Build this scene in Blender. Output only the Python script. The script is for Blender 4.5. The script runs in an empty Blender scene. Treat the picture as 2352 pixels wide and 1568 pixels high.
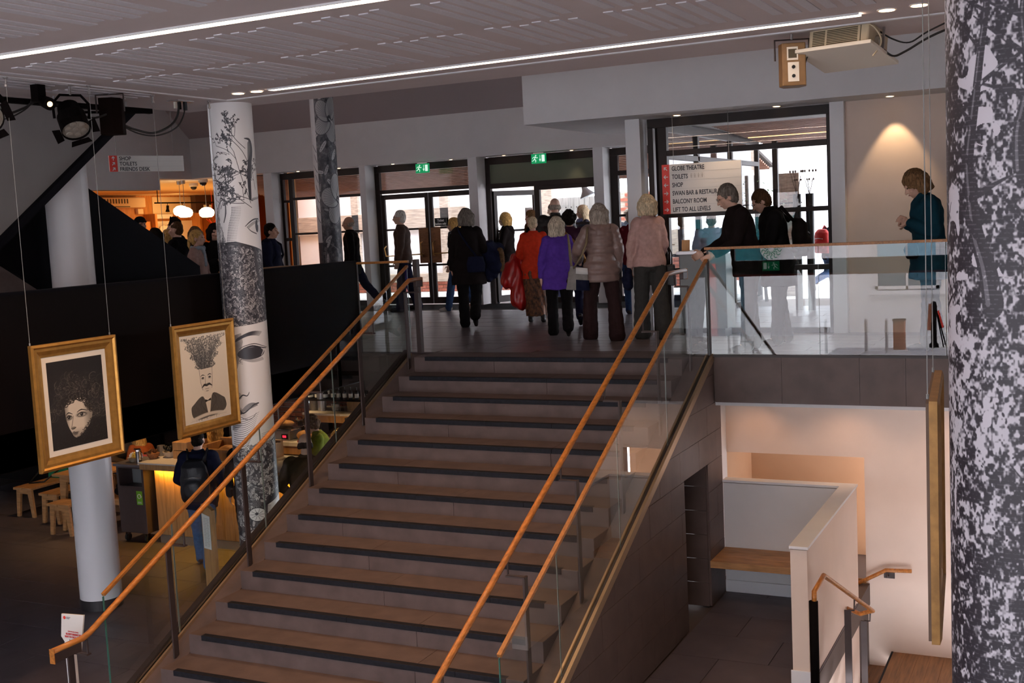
import bpy, bmesh, math, random
import numpy as np
from mathutils import Vector, Matrix, Euler, noise as mnoise

SC = bpy.context.scene
COL = SC.collection
random.seed(7)
RNG = np.random.default_rng(7)
PI = math.pi

# ------------------------------------------------------------------ camera, world, exposure
cam_d = bpy.data.cameras.new('camera')
cam_d.sensor_width = 36.0
cam_d.lens = 2693.66 * 36.0 / 2352.0
cam_d.clip_start = 0.05
cam_d.clip_end = 300
cam = bpy.data.objects.new('camera', cam_d)
COL.objects.link(cam)
_r = (0.8981081519511949, 0.4370390022764094, -0.04897609506738958)
_u = (-0.0007845680886007025, 0.11295844438441834, 0.993599403328709)
_f = (-0.4397739554040504, 0.8923212988220627, -0.10179178658803176)
cam.matrix_world = Matrix(((_r[0], _u[0], -_f[0], 6.70161), (_r[1], _u[1], -_f[1], -11.35013),
                           (_r[2], _u[2], -_f[2], 1.47298), (0, 0, 0, 1)))
SC.camera = cam

SC.view_settings.view_transform = 'Standard'
SC.view_settings.look = 'None'
SC.view_settings.exposure = 0.0
SC.view_settings.gamma = 1.0
SC.view_settings.use_curve_mapping = False
SC.cycles.transparent_max_bounces = 32
SC.cycles.max_bounces = 10
SC.cycles.diffuse_bounces = 5
SC.cycles.glossy_bounces = 4
SC.cycles.sample_clamp_indirect = 6.0
SC.cycles.use_denoising = True
SC.cycles.caustics_reflective = False
SC.cycles.caustics_refractive = False

SKY = 13.0
world = bpy.data.worlds.new('overcast_sky')
SC.world = world
world.use_nodes = True
_bg = world.node_tree.nodes['Background']
_bg.inputs[0].default_value = (0.93, 0.92, 1.0, 1)
_bg.inputs[1].default_value = SKY

def lamp(kind, name, loc, power, color, size=0.1, direction=None, spot=None, blend=0.5, size_y=None):
    d = bpy.data.lights.new(name, kind)
    d.energy = power
    d.color = color
    if kind == 'AREA':
        d.size = size
        if size_y:
            d.shape = 'RECTANGLE'; d.size_y = size_y
    else:
        d.shadow_soft_size = size
    if kind == 'SPOT':
        d.spot_size = math.radians(spot or 60); d.spot_blend = blend
    o = bpy.data.objects.new(name, d)
    o.location = loc
    if direction is not None:
        o.rotation_euler = Vector(direction).to_track_quat('-Z', 'Y').to_euler()
    COL.objects.link(o)
    return o

WARM = (1.0, 0.56, 0.24)
AMBER = (1.0, 0.52, 0.05)
SOFTWARM = (1.0, 0.72, 0.48)
COOL = (0.70, 0.80, 1.0)
# daylight coming in through the tall glazing behind the hall and the doors in front
# warm fill spots added with no fittings: over the stair, pictures and lobby
for _x, _y, _p in ((0.6, -6.1, 200), (2.3, -6.1, 200), (1.5, -4.45, 120)):
    lamp('SPOT', 'stair_warm_fill', (_x, _y, 2.70), _p, (1.0, 0.50, 0.20), 0.06, (0, 0.25, -1), 90, 0.9)  # fill added to warm the treads, no downlight sits here
lamp('SPOT', 'picture_warm_fill', (1.6, -6.0, 2.70), 110, (1.0, 0.62, 0.32), 0.05, (-2.2, 1.3, -2.5), 34, 0.8)  # added spots that warm the hung prints, no fitting for them
lamp('SPOT', 'picture_warm_fill', (1.4, -3.6, 2.70), 80, (1.0, 0.62, 0.32), 0.05, (-2.1, 0.8, -2.5), 30, 0.8)
for _x in (4.4, 5.6, 6.8):
    lamp('SPOT', 'lobby_warm_fill', (_x, 0.75, -0.53), 13, (1.0, 0.60, 0.36), 0.05, (0, 0.25, -1), 125, 0.8)  # fill added to warm the lobby walls, no fittings in the soffit
lamp('SPOT', 'lobby_corner_beam', (3.55, 0.80, -0.53), 9, (1.0, 0.50, 0.20), 0.05, (-0.2, 0.3, -1), 120, 0.8)
lamp('SPOT', 'lobby_recess_beam', (3.6, 1.85, -0.56), 4, (1.0, 0.42, 0.12), 0.05, (0, 0.2, -1), 120, 0.8)
lamp('SPOT', 'stairwell_light', (5.2, -1.4, -0.2), 16, (1.0, 0.60, 0.32), 0.05, (0.0, 0.9, -1), 100, 0.9)

# ------------------------------------------------------------------ materials
def lin(c):
    c = c / 255.0
    return c / 12.92 if c <= 0.04045 else ((c + 0.055) / 1.055) ** 2.4
def rgb(r, g, b):
    return (lin(r), lin(g), lin(b), 1.0)

def mat(name, col, rough=0.6, metal=0.0, noise=0.0, scale=8.0, stretch=(1, 1, 1), bump=0.0, bscale=None, spec=0.5, emit=None, estr=0.0, coat=0.0, sheen=0.0):
    m = bpy.data.materials.new(name)
    m.use_nodes = True
    nt = m.node_tree
    b = nt.nodes['Principled BSDF']
    b.inputs['Base Color'].default_value = col
    b.inputs['Roughness'].default_value = rough
    b.inputs['Metallic'].default_value = metal
    b.inputs['Specular IOR Level'].default_value = spec
    b.inputs['Coat Weight'].default_value = coat
    if sheen:
        b.inputs['Sheen Weight'].default_value = sheen
    if emit:
        b.inputs['Emission Color'].default_value = emit
        b.inputs['Emission Strength'].default_value = estr
    if noise or bump:
        tc = nt.nodes.new('ShaderNodeTexCoord')
        mp = nt.nodes.new('ShaderNodeMapping')
        mp.inputs['Scale'].default_value = stretch
        nt.links.new(tc.outputs['Object'], mp.inputs['Vector'])
        nz = nt.nodes.new('ShaderNodeTexNoise')
        nz.inputs['Scale'].default_value = scale
        nz.inputs['Detail'].default_value = 4
        nt.links.new(mp.outputs['Vector'], nz.inputs['Vector'])
        if noise:
            rp = nt.nodes.new('ShaderNodeValToRGB')
            lo = tuple(max(0, c * (1 - noise)) for c in col[:3]) + (1,)
            hi = tuple(min(1, c * (1 + noise)) for c in col[:3]) + (1,)
            rp.color_ramp.elements[0].position = 0.3
            rp.color_ramp.elements[1].position = 0.7
            rp.color_ramp.elements[0].color = lo
            rp.color_ramp.elements[1].color = hi
            nt.links.new(nz.outputs['Fac'], rp.inputs['Fac'])
            nt.links.new(rp.outputs['Color'], b.inputs['Base Color'])
        if bump:
            n2 = nz
            if bscale:
                n2 = nt.nodes.new('ShaderNodeTexNoise')
                n2.inputs['Scale'].default_value = bscale
                n2.inputs['Detail'].default_value = 3
                nt.links.new(mp.outputs['Vector'], n2.inputs['Vector'])
            bp = nt.nodes.new('ShaderNodeBump')
            bp.inputs['Strength'].default_value = bump
            bp.inputs['Distance'].default_value = 0.01
            nt.links.new(n2.outputs['Fac'], bp.inputs['Height'])
            nt.links.new(bp.outputs['Normal'], b.inputs['Normal'])
    return m

def glass_mat(name, tint=(0.93, 0.97, 0.96), refl=1.0, base=0.03):
    m = bpy.data.materials.new(name)
    m.use_nodes = True
    nt = m.node_tree
    nt.nodes.clear()
    out = nt.nodes.new('ShaderNodeOutputMaterial')
    mix = nt.nodes.new('ShaderNodeMixShader')
    tr = nt.nodes.new('ShaderNodeBsdfTransparent')
    tr.inputs[0].default_value = tint + (1,)
    gl = nt.nodes.new('ShaderNodeBsdfGlossy')
    gl.inputs['Roughness'].default_value = 0.0
    gl.inputs['Color'].default_value = (refl, refl, refl, 1)
    fr = nt.nodes.new('ShaderNodeFresnel')
    fr.inputs['IOR'].default_value = 1.5
    ge = nt.nodes.new('ShaderNodeNewGeometry')
    # use the outward side of the sheet for both faces, so the inner face never totally reflects
    sw = nt.nodes.new('ShaderNodeMath'); sw.operation = 'MULTIPLY'
    iv = nt.nodes.new('ShaderNodeMath'); iv.operation = 'SUBTRACT'; iv.inputs[0].default_value = 1.0
    nt.links.new(ge.outputs['Backfacing'], iv.inputs[1])
    nt.links.new(fr.outputs[0], sw.inputs[0])
    nt.links.new(iv.outputs[0], sw.inputs[1])
    dbl = nt.nodes.new('ShaderNodeMath'); dbl.operation = 'MULTIPLY'; dbl.inputs[1].default_value = 1.8
    dbl.use_clamp = True
    nt.links.new(sw.outputs[0], dbl.inputs[0])
    nt.links.new(dbl.outputs[0], mix.inputs[0])
    nt.links.new(tr.outputs[0], mix.inputs[1])
    nt.links.new(gl.outputs[0], mix.inputs[2])
    nt.links.new(mix.outputs[0], out.inputs[0])
    return m

def emis(name, col, strength):
    m = bpy.data.materials.new(name)
    m.use_nodes = True
    b = m.node_tree.nodes['Principled BSDF']
    b.inputs['Base Color'].default_value = col
    b.inputs['Emission Color'].default_value = col
    b.inputs['Emission Strength'].default_value = strength
    return m

M = {}
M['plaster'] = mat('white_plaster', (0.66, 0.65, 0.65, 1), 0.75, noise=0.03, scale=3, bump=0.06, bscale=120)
M['plaster_warm'] = mat('cream_warmlit_plaster', (0.68, 0.545, 0.455, 1), 0.75, noise=0.03, scale=3)  # cream paint, with warm lamplight pushed into it as extra pink
M['plaster_amber_shade'] = mat('amber_shade_plaster', (0.52, 0.335, 0.205, 1), 0.75, noise=0.03, scale=3)  # darker, more orange plaster: the recess's dim amber light put into colour
M['white_paint'] = mat('white_paint', (0.72, 0.72, 0.73, 1), 0.45, noise=0.02, scale=5)
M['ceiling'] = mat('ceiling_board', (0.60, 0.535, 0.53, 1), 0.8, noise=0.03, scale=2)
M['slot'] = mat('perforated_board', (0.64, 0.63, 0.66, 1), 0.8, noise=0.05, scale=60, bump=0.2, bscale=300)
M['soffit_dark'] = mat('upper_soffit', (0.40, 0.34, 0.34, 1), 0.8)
M['stone'] = mat('brown_grey_stone', (0.098, 0.066, 0.057, 1), 0.45, noise=0.16, scale=5, bump=0.06, bscale=70, spec=0.35)
M['stone_tread'] = mat('stair_stone', (0.098, 0.072, 0.068, 1), 0.6, noise=0.16, scale=6, bump=0.08, bscale=90, spec=0.25)
M['stone_grout'] = mat('pale_grout', (0.11, 0.082, 0.07, 1), 0.8)
M['floor_tile'] = mat('landing_tile', (0.125, 0.10, 0.105, 1), 0.36, noise=0.2, scale=4, bump=0.05, bscale=25)
M['floor_low'] = mat('dark_floor_tile', (0.105, 0.086, 0.097, 1), 0.5, noise=0.15, scale=3, bump=0.04, bscale=40, spec=0.3)
M['nosing'] = mat('blue_black_nosing', (0.010, 0.011, 0.016, 1), 0.6, noise=0.3, scale=30, spec=0.2)
M['oak'] = mat('oiled_oak_rail', (0.40, 0.145, 0.026, 1), 0.38, noise=0.35, scale=4, stretch=(14, 1.2, 14), coat=0.08)
M['oak_cap'] = mat('oak_glass_cap', (0.34, 0.135, 0.030, 1), 0.42, noise=0.3, scale=4, stretch=(14, 1.5, 14))
M['oak_pale'] = mat('pale_oak_board', (0.42, 0.22, 0.085, 1), 0.5, noise=0.22, scale=3, stretch=(10, 10, 1))
M['oak_table'] = mat('cafe_oak', (0.40, 0.20, 0.075, 1), 0.5, noise=0.25, scale=3, stretch=(2, 12, 12))
M['bronze'] = mat('brown_bronze_post', (0.050, 0.034, 0.031, 1), 0.5, metal=0.2, noise=0.1, scale=10)
M['brass'] = mat('brass', (0.72, 0.45, 0.16, 1), 0.28, metal=1.0)
M['channel'] = mat('brass_channel', (0.42, 0.30, 0.19, 1), 0.4, metal=0.7)
M['channel_dark'] = mat('dark_channel', (0.03, 0.022, 0.02, 1), 0.5)
M['steel'] = mat('brushed_steel', (0.42, 0.40, 0.40, 1), 0.35, metal=0.9, noise=0.06, scale=40, stretch=(1, 1, 20))
M['chrome'] = mat('polished_chrome', (0.75, 0.75, 0.76, 1), 0.1, metal=1.0)
M['black_panel'] = mat('blue_black_panel', (0.0035, 0.0032, 0.0055, 1), 0.7, noise=0.1, scale=2, spec=0.08)
M['black_wall'] = mat('black_brown_panel', (0.0030, 0.0014, 0.0015, 1), 0.65, spec=0.10)
M['black_metal'] = mat('matt_black_metal', (0.003, 0.002, 0.002, 1), 0.75, spec=0.07)
M['black_plastic'] = mat('black_plastic', (0.006, 0.006, 0.007, 1), 0.45, spec=0.3)
M['rubber'] = mat('black_rubber', (0.012, 0.012, 0.012, 1), 0.7)
M['frame_brown'] = mat('dark_bronze_frame', (0.016, 0.008, 0.006, 1), 0.45, noise=0.1, scale=5, spec=0.3)
M['copper'] = mat('bronze_push_plate', (0.20, 0.095, 0.045, 1), 0.4, metal=0.6, noise=0.3, scale=14, stretch=(1, 1, 8))
M['olive'] = mat('olive_fascia_panel', (0.115, 0.13, 0.085, 1), 0.5)
M['gold'] = mat('gilt_frame', (0.52, 0.27, 0.065, 1), 0.42, metal=0.85, noise=0.12, scale=20)
M['gold_dark'] = mat('gilt_frame_dimmed', (0.30, 0.155, 0.045, 1), 0.5, metal=0.5, noise=0.2, scale=20)  # darker copy of the gilt, standing in for less reflection on one frame
M['mount'] = mat('ivory_mount_card', (0.74, 0.68, 0.58, 1), 0.8)
M['paper'] = mat('white_paper', (0.76, 0.74, 0.70, 1), 0.8)
M['backing'] = mat('brown_backing_board', (0.14, 0.085, 0.055, 1), 0.7, noise=0.1, scale=6)
M['sign_white'] = mat('white_sign_board', (0.72, 0.69, 0.65, 1), 0.45)
M['sign_red'] = mat('red_sign_strip', (0.70, 0.045, 0.03, 1), 0.45)
M['sign_text'] = mat('sign_lettering', (0.025, 0.025, 0.03, 1), 0.5)
M['sign_faint'] = mat('faint_pictogram', (0.50, 0.46, 0.42, 1), 0.5)
M['line_grey'] = mat('sign_rule', (0.45, 0.44, 0.42, 1), 0.5)
M['white_text'] = mat('white_lettering', (0.78, 0.80, 0.80, 1), 0.5)
M['red_text'] = mat('red_lettering', (0.60, 0.08, 0.08, 1), 0.5)
M['grey_text'] = mat('grey_lettering', (0.25, 0.25, 0.27, 1), 0.5)
M['exit_green'] = emis('lit_green', (0.0, 0.36, 0.12, 1), 0.55)
M['exit_white'] = emis('lit_white', (0.75, 0.95, 0.86, 1), 0.85)
M['strip'] = emis('led_strip_diffuser', (1.0, 0.74, 0.56, 1), 24.0)
M['downlight'] = emis('downlight_lens', (1.0, 0.70, 0.40, 1), 7.0)
M['lamp_glass'] = emis('opal_lamp', (1.0, 0.80, 0.52, 1), 5.5)
M['amber_led'] = emis('amber_led', (1.0, 0.50, 0.03, 1), 3.0)
M['red_led'] = emis('red_display', (1.0, 0.02, 0.05, 1), 2.0)
M['lens_lit'] = emis('hot_lens', (1.0, 0.62, 0.30, 1), 3.0)
M['lens'] = mat('fresnel_lens', (0.22, 0.20, 0.17, 1), 0.15, spec=0.8, coat=0.6)
M['glass'] = glass_mat('clear_glass')
M['glass_edge'] = mat('green_glass_edge', (0.05, 0.17, 0.14, 1), 0.15, spec=0.8)
M['glass_edge_pale'] = mat('pale_glass_edge', (0.34, 0.42, 0.40, 1), 0.15, spec=0.8)
M['glass_door'] = glass_mat('door_glass', (0.95, 0.97, 0.97))
M['wire'] = mat('steel_wire', (0.26, 0.26, 0.25, 1), 0.5, metal=0.3)
M['mat_grey'] = mat('grey_entrance_matting', (0.16, 0.14, 0.13, 1), 0.95, noise=0.25, scale=60, bump=0.3, bscale=200)
M['outdoor_white'] = mat('limewashed_render', (0.80, 0.82, 0.85, 1), 0.9, noise=0.05, scale=2)
M['oak_old'] = mat('weathered_oak_beam', (0.46, 0.38, 0.31, 1), 0.85, noise=0.3, scale=4, stretch=(2, 2, 9), bump=0.3)
M['oak_old_h'] = mat('weathered_oak_rail', (0.44, 0.36, 0.29, 1), 0.85, noise=0.3, scale=4, stretch=(1, 2, 9), bump=0.3)
M['brick_red'] = mat('red_brick', (0.34, 0.105, 0.065, 1), 0.85, noise=0.3, scale=9, bump=0.2)
M['brick_dark'] = mat('cafe_brick', (0.23, 0.075, 0.045, 1), 0.85, noise=0.35, scale=9, bump=0.2)
M['mortar'] = mat('lime_mortar', (0.50, 0.43, 0.36, 1), 0.9)
M['paving'] = mat('pale_paving', (0.55, 0.54, 0.53, 1), 0.85, noise=0.1, scale=2)
M['cobble'] = mat('grey_cobble', (0.34, 0.33, 0.35, 1), 0.8, noise=0.25, scale=3)
M['slat'] = mat('cedar_slat', (0.42, 0.22, 0.15, 1), 0.6, noise=0.25, scale=3, stretch=(1, 12, 12))
M['canopy_dark'] = mat('canopy_backing', (0.03, 0.022, 0.018, 1), 0.8)
M['timber_grey'] = mat('silvered_timber', (0.50, 0.49, 0.46, 1), 0.85, noise=0.2, scale=3, stretch=(10, 10, 1))
M['leaf'] = mat('green_leaf', (0.10, 0.24, 0.07, 1), 0.6, noise=0.3, scale=12)
M['leaf_dark'] = mat('dark_leaf', (0.035, 0.08, 0.02, 1), 0.6, noise=0.3, scale=12)
M['bark'] = mat('twig_bark', (0.10, 0.07, 0.05, 1), 0.8)
M['shop_wood'] = mat('shop_oak', (0.50, 0.22, 0.06, 1), 0.5, noise=0.2, scale=3, stretch=(8, 8, 1))
M['shop_wall'] = mat('shop_cream', (0.74, 0.62, 0.42, 1), 0.7)
M['shop_dark'] = mat('shop_brown', (0.10, 0.06, 0.04, 1), 0.7)
M['tshirt'] = mat('pale_cotton', (0.62, 0.54, 0.48, 1), 0.9, bump=0.2, bscale=30)
M['speaker_brown'] = mat('brown_cabinet', (0.20, 0.105, 0.035, 1), 0.5, noise=0.1, scale=20)
M['speaker_black'] = mat('dark_cabinet', (0.007, 0.0030, 0.0022, 1), 0.8, spec=0.07)
M['projector'] = mat('cream_projector_case', (0.60, 0.50, 0.34, 1), 0.45)
M['grille'] = mat('dark_grille', (0.06, 0.045, 0.02, 1), 0.6)
M['label_white'] = mat('white_label', (0.75, 0.70, 0.60, 1), 0.5)
M['pillar_white'] = mat('pillar_white', (0.68, 0.67, 0.69, 1), 0.38, noise=0.02, scale=4)
M['base_black'] = mat('black_skirting', (0.016, 0.014, 0.016, 1), 0.4)
M['counter_top'] = mat('white_counter_top', (0.62, 0.58, 0.54, 1), 0.3)
M['wood_floor'] = mat('basement_wood', (0.22, 0.105, 0.04, 1), 0.5, noise=0.35, scale=3, stretch=(12, 1, 12))
M['socket'] = mat('steel_socket_plate', (0.55, 0.53, 0.52, 1), 0.35, metal=0.5)
M['green_bag'] = mat('green_bag_cloth', (0.0, 0.16, 0.07, 1), 0.7)
M['maroon'] = mat('maroon_cloth', (0.22, 0.02, 0.03, 1), 0.8, bump=0.2, bscale=20)
M['green_sticker'] = mat('lime_sticker', (0.18, 0.50, 0.02, 1), 0.5)
M['basket'] = mat('woven_basket', (0.30, 0.13, 0.05, 1), 0.8, noise=0.4, scale=60, bump=0.6, bscale=120)
M['ceramic'] = mat('glazed_ceramic', (0.45, 0.38, 0.30, 1), 0.3)
M['yellow'] = mat('yellow_sachets', (0.65, 0.45, 0.05, 1), 0.6)
M['sachet_white'] = mat('white_sachets', (0.75, 0.74, 0.76, 1), 0.6)
M['red_pack'] = mat('red_packet', (0.5, 0.02, 0.02, 1), 0.4)
M['bread'] = mat('crusty_bread', (0.40, 0.19, 0.06, 1), 0.7, noise=0.35, scale=14, bump=0.4, bscale=40)
M['foil'] = mat('foil_packet', (0.75, 0.52, 0.22, 1), 0.22, metal=0.9, bump=0.8, bscale=25)
M['teal'] = mat('teal_shopfront', (0.0, 0.11, 0.13, 1), 0.5)
M['red_paint'] = mat('red_painted_steel', (0.45, 0.05, 0.035, 1), 0.5)
M['blue_blind'] = mat('pale_blue_blind', (0.24, 0.42, 0.52, 1), 0.5)
M['window_dark'] = mat('dim_window', (0.05, 0.11, 0.15, 1), 0.2)
M['emblem_green'] = mat('emblem_green', (0.0, 0.17, 0.09, 1), 0.5)
M['rust'] = mat('rusted_steel', (0.28, 0.10, 0.05, 1), 0.8, noise=0.3, scale=12)
M['cctv_dark'] = mat('smoked_dome', (0.01, 0.01, 0.012, 1), 0.08)
M['desk_grey'] = mat('grey_desk_panel', (0.20, 0.21, 0.21, 1), 0.5)

# ------------------------------------------------------------------ mesh builder
class MB:
    def __init__(s):
        s.v = []; s.f = []
    def add(s, vs, fs):
        o = len(s.v)
        s.v.extend([tuple(v) for v in vs])
        s.f.extend([tuple(i + o for i in f) for f in fs])
        return s
    def box(s, x0, y0, z0, x1, y1, z1):
        x0, x1 = min(x0, x1), max(x0, x1); y0, y1 = min(y0, y1), max(y0, y1); z0, z1 = min(z0, z1), max(z0, z1)
        v = [(x0, y0, z0), (x1, y0, z0), (x1, y1, z0), (x0, y1, z0), (x0, y0, z1), (x1, y0, z1), (x1, y1, z1), (x0, y1, z1)]
        return s.add(v, [(0, 3, 2, 1), (4, 5, 6, 7), (0, 1, 5, 4), (1, 2, 6, 5), (2, 3, 7, 6), (3, 0, 4, 7)])
    def obox(s, c, size, rot=(0, 0, 0)):
        R = Euler(rot).to_matrix(); c = Vector(c)
        hx, hy, hz = [d / 2 for d in size]
        v = [c + R @ Vector(p) for p in ((-hx, -hy, -hz), (hx, -hy, -hz), (hx, hy, -hz), (-hx, hy, -hz), (-hx, -hy, hz), (hx, -hy, hz), (hx, hy, hz), (-hx, hy, hz))]
        return s.add(v, [(0, 3, 2, 1), (4, 5, 6, 7), (0, 1, 5, 4), (1, 2, 6, 5), (2, 3, 7, 6), (3, 0, 4, 7)])
    def beam(s, p, q, w, h, up=(0, 0, 1)):
        p, q = Vector(p), Vector(q); d = (q - p).normalized()
        u = Vector(up); sd = d.cross(u).normalized(); u = sd.cross(d)
        vs = []
        for e in (p, q):
            for a, b in ((-1, -1), (1, -1), (1, 1), (-1, 1)):
                vs.append(e + sd * a * w / 2 + u * b * h / 2)
        return s.add(vs, [(0, 1, 2, 3)[::-1], (4, 5, 6, 7), (0, 1, 5, 4), (1, 2, 6, 5), (2, 3, 7, 6), (3, 0, 4, 7)])
    def prism(s, pts, ext):
        # planar polygon, extruded along ext
        n = len(pts); ext = Vector(ext)
        a = [Vector(p) for p in pts]
        nrm = Vector((0, 0, 0))
        for i in range(n):
            nrm += a[i].cross(a[(i + 1) % n])
        if nrm.dot(ext) > 0:
            a.reverse()
        vs = a + [p + ext for p in a]
        fs = [tuple(range(n)), tuple(range(2 * n - 1, n - 1, -1))]
        for i in range(n):
            j = (i + 1) % n
            fs.append((i, n + i, n + j, j))
        return s.add(vs, fs)
    def tube(s, pts, r, n=8, caps=True):
        pts = [Vector(p) for p in pts]; m = len(pts)
        rr = r if isinstance(r, (list, tuple)) else [r] * m
        t0 = (pts[1] - pts[0]).normalized()
        ref = Vector((0, 0, 1)) if abs(t0.z) < 0.9 else Vector((1, 0, 0))
        nrm = t0.cross(ref).normalized(); vs = []
        prev = t0
        for i, p in enumerate(pts):
            if i == 0: t = t0
            elif i == m - 1: t = (pts[i] - pts[i - 1]).normalized()
            else: t = ((pts[i + 1] - p).normalized() + (p - pts[i - 1]).normalized()).normalized()
            q = prev.rotation_difference(t); nrm = (q @ nrm).normalized(); prev = t
            b = t.cross(nrm)
            for k in range(n):
                a = 2 * PI * k / n
                vs.append(p + (nrm * math.cos(a) + b * math.sin(a)) * rr[i])
        fs = []
        for i in range(m - 1):
            for k in range(n):
                k2 = (k + 1) % n
                fs.append((i * n + k, i * n + k2, (i + 1) * n + k2, (i + 1) * n + k))
        if caps:
            fs.append(tuple(range(n))[::-1]); fs.append(tuple(range((m - 1) * n, m * n)))
        return s.add(vs, fs)
    def lathe(s, prof, c=(0, 0, 0), n=20, axis=None):
        c = Vector(c); R = Vector((0, 0, 1)).rotation_difference(Vector(axis)).to_matrix() if axis else Matrix.Identity(3)
        vs = []
        for r, z in prof:
            for k in range(n):
                a = 2 * PI * k / n
                vs.append(c + R @ Vector((r * math.cos(a), r * math.sin(a), z)))
        fs = []; m = len(prof)
        for i in range(m - 1):
            for k in range(n):
                k2 = (k + 1) % n
                fs.append((i * n + k, i * n + k2, (i + 1) * n + k2, (i + 1) * n + k))
        fs.append(tuple(range(n))[::-1]); fs.append(tuple(range((m - 1) * n, m * n)))
        return s.add(vs, fs)
    def ell(s, c, r, rot=None, n=14, m=10):
        c = Vector(c); R = Euler(rot).to_matrix() if rot else Matrix.Identity(3)
        vs = [c + R @ Vector((0, 0, -r[2]))]
        for i in range(1, m):
            th = PI * i / m
            for k in range(n):
                a = 2 * PI * k / n
                vs.append(c + R @ Vector((r[0] * math.sin(th) * math.cos(a), r[1] * math.sin(th) * math.sin(a), -r[2] * math.cos(th))))
        vs.append(c + R @ Vector((0, 0, r[2])))
        fs = [(0, 1 + (k + 1) % n, 1 + k) for k in range(n)]
        for i in range(m - 2):
            for k in range(n):
                k2 = (k + 1) % n
                a = 1 + i * n
                fs.append((a + k, a + k2, a + n + k2, a + n + k))
        t = len(vs) - 1; a = 1 + (m - 2) * n
        fs += [(a + k, a + (k + 1) % n, t) for k in range(n)]
        return s.add(vs, fs)
    def rings(s, rs, n=20):
        # rs: list of (center, rx, ry[, frame 3x3])
        vs = []
        for it in rs:
            c = Vector(it[0]); R = it[3] if len(it) > 3 else Matrix.Identity(3)
            for k in range(n):
                a = 2 * PI * k / n
                vs.append(c + R @ Vector((it[1] * math.cos(a), it[2] * math.sin(a), 0)))
        fs = []
        for i in range(len(rs) - 1):
            for k in range(n):
                k2 = (k + 1) % n
                fs.append((i * n + k, i * n + k2, (i + 1) * n + k2, (i + 1) * n + k))
        fs.append(tuple(range(n))[::-1]); fs.append(tuple(range((len(rs) - 1) * n, len(rs) * n)))
        return s.add(vs, fs)
    def limb(s, p, q, r1, r2, n=12):
        p, q = Vector(p), Vector(q); d = (q - p)
        L = d.length or 1e-4
        prof = []
        for i in range(5):
            a = -PI / 2 + (PI / 2) * i / 4
            prof.append((max(1e-4, r1 * math.cos(a)), r1 * math.sin(a)))
        for i in range(5):
            a = (PI / 2) * i / 4
            prof.append((max(1e-4, r2 * math.cos(a)), L + r2 * math.sin(a)))
        return s.lathe(prof, p, n, d / L)
    def mesh(s, name, m=None, smooth=False):
        me = bpy.data.meshes.new(name)
        me.from_pydata(s.v, [], s.f)
        if m: me.materials.append(m)
        if smooth:
            me.polygons.foreach_set('use_smooth', [True] * len(me.polygons))
        return me
    def make(s, name, m, parent=None, smooth=False, bevel=0.0, local=False, seg=2):
        return link(name, s.mesh(name, m, smooth), parent, bevel, local, seg)

def link(name, me, parent=None, bevel=0.0, local=False, seg=2):
    o = bpy.data.objects.new(name, me)
    COL.objects.link(o)
    if parent is not None:
        o.parent = parent
        if not local:
            o.matrix_parent_inverse = basis(parent).inverted()
    if bevel:
        b = o.modifiers.new('edge', 'BEVEL'); b.width = bevel; b.segments = seg; b.limit_method = 'ANGLE'
    return o

def basis(o):
    mw = Matrix.LocRotScale(o.location, o.rotation_euler, o.scale)
    if o.parent is not None:
        mw = basis(o.parent) @ o.matrix_parent_inverse @ mw
    return mw

def tag(o, label, cat, group=None, kind=None):
    o['label'] = label; o['category'] = cat
    if group: o['group'] = group
    if kind: o['kind'] = kind
    return o
def thing(name, label, cat, loc=(0, 0, 0), rz=0.0, group=None):
    o = bpy.data.objects.new(name, None)
    o.empty_display_size = 0.1
    COL.objects.link(o)
    o.location = loc; o.rotation_euler = (0, 0, rz)
    return tag(o, label, cat, group)
def struct(o, label=None, cat=None):
    o['kind'] = 'structure'
    if label: o['label'] = label
    if cat: o['category'] = cat
    return o
def sempty(name, loc=(0, 0, 0), label=None, cat='wall'):
    o = bpy.data.objects.new(name, None); COL.objects.link(o); o.location = loc
    return struct(o, label, cat)
def dup(root, loc, rz=None, label=None, group=None):
    r = root.copy(); COL.objects.link(r); r.location = loc
    if rz is not None: r.rotation_euler = (0, 0, rz)
    if label: r['label'] = label
    if group: r['group'] = group
    for ch in list(root.children):
        c = ch.copy(); COL.objects.link(c); c.parent = r
        for g in list(ch.children):
            d = g.copy(); COL.objects.link(d); d.parent = c
    return r

def text_mesh(body, size, ext=0.0015, sx=1.0, bold=0.0, align='LEFT', spacing=1.0):
    cu = bpy.data.curves.new('lettering', 'FONT')
    cu.body = body; cu.size = size; cu.extrude = ext; cu.align_x = align; cu.offset = bold
    cu.space_character = spacing
    cu.resolution_u = 3
    o = bpy.data.objects.new('lettering', cu); COL.objects.link(o)
    dg = bpy.context.evaluated_depsgraph_get(); dg.update()
    me = bpy.data.meshes.new_from_object(o.evaluated_get(dg))
    bpy.data.objects.remove(o); bpy.data.curves.remove(cu)
    me.transform(Matrix.Diagonal((sx, 1, 1, 1)))
    return me
def text(name, body, size, loc, m, parent=None, rz=0.0, sx=1.0, bold=0.0, align='LEFT', tilt=PI / 2, ext=0.0015):
    me = text_mesh(body, size, ext, sx, bold, align)
    me.transform(Matrix.Translation(loc) @ Euler((tilt, 0, rz)).to_matrix().to_4x4())
    me.materials.clear(); me.materials.append(m)
    return link(name, me, parent)
# ------------------------------------------------------------------ levels
F = -2.55            # lower hall floor
RISE, GO = 0.17, 0.35922
SLOPE = RISE / GO

# ------------------------------------------------------------------ hall shell
def sbox(name, m, *b, bevel=0.0, label=None, cat=None):
    return struct(MB().box(*b).make(name, m, bevel=bevel), label, cat)

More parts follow.
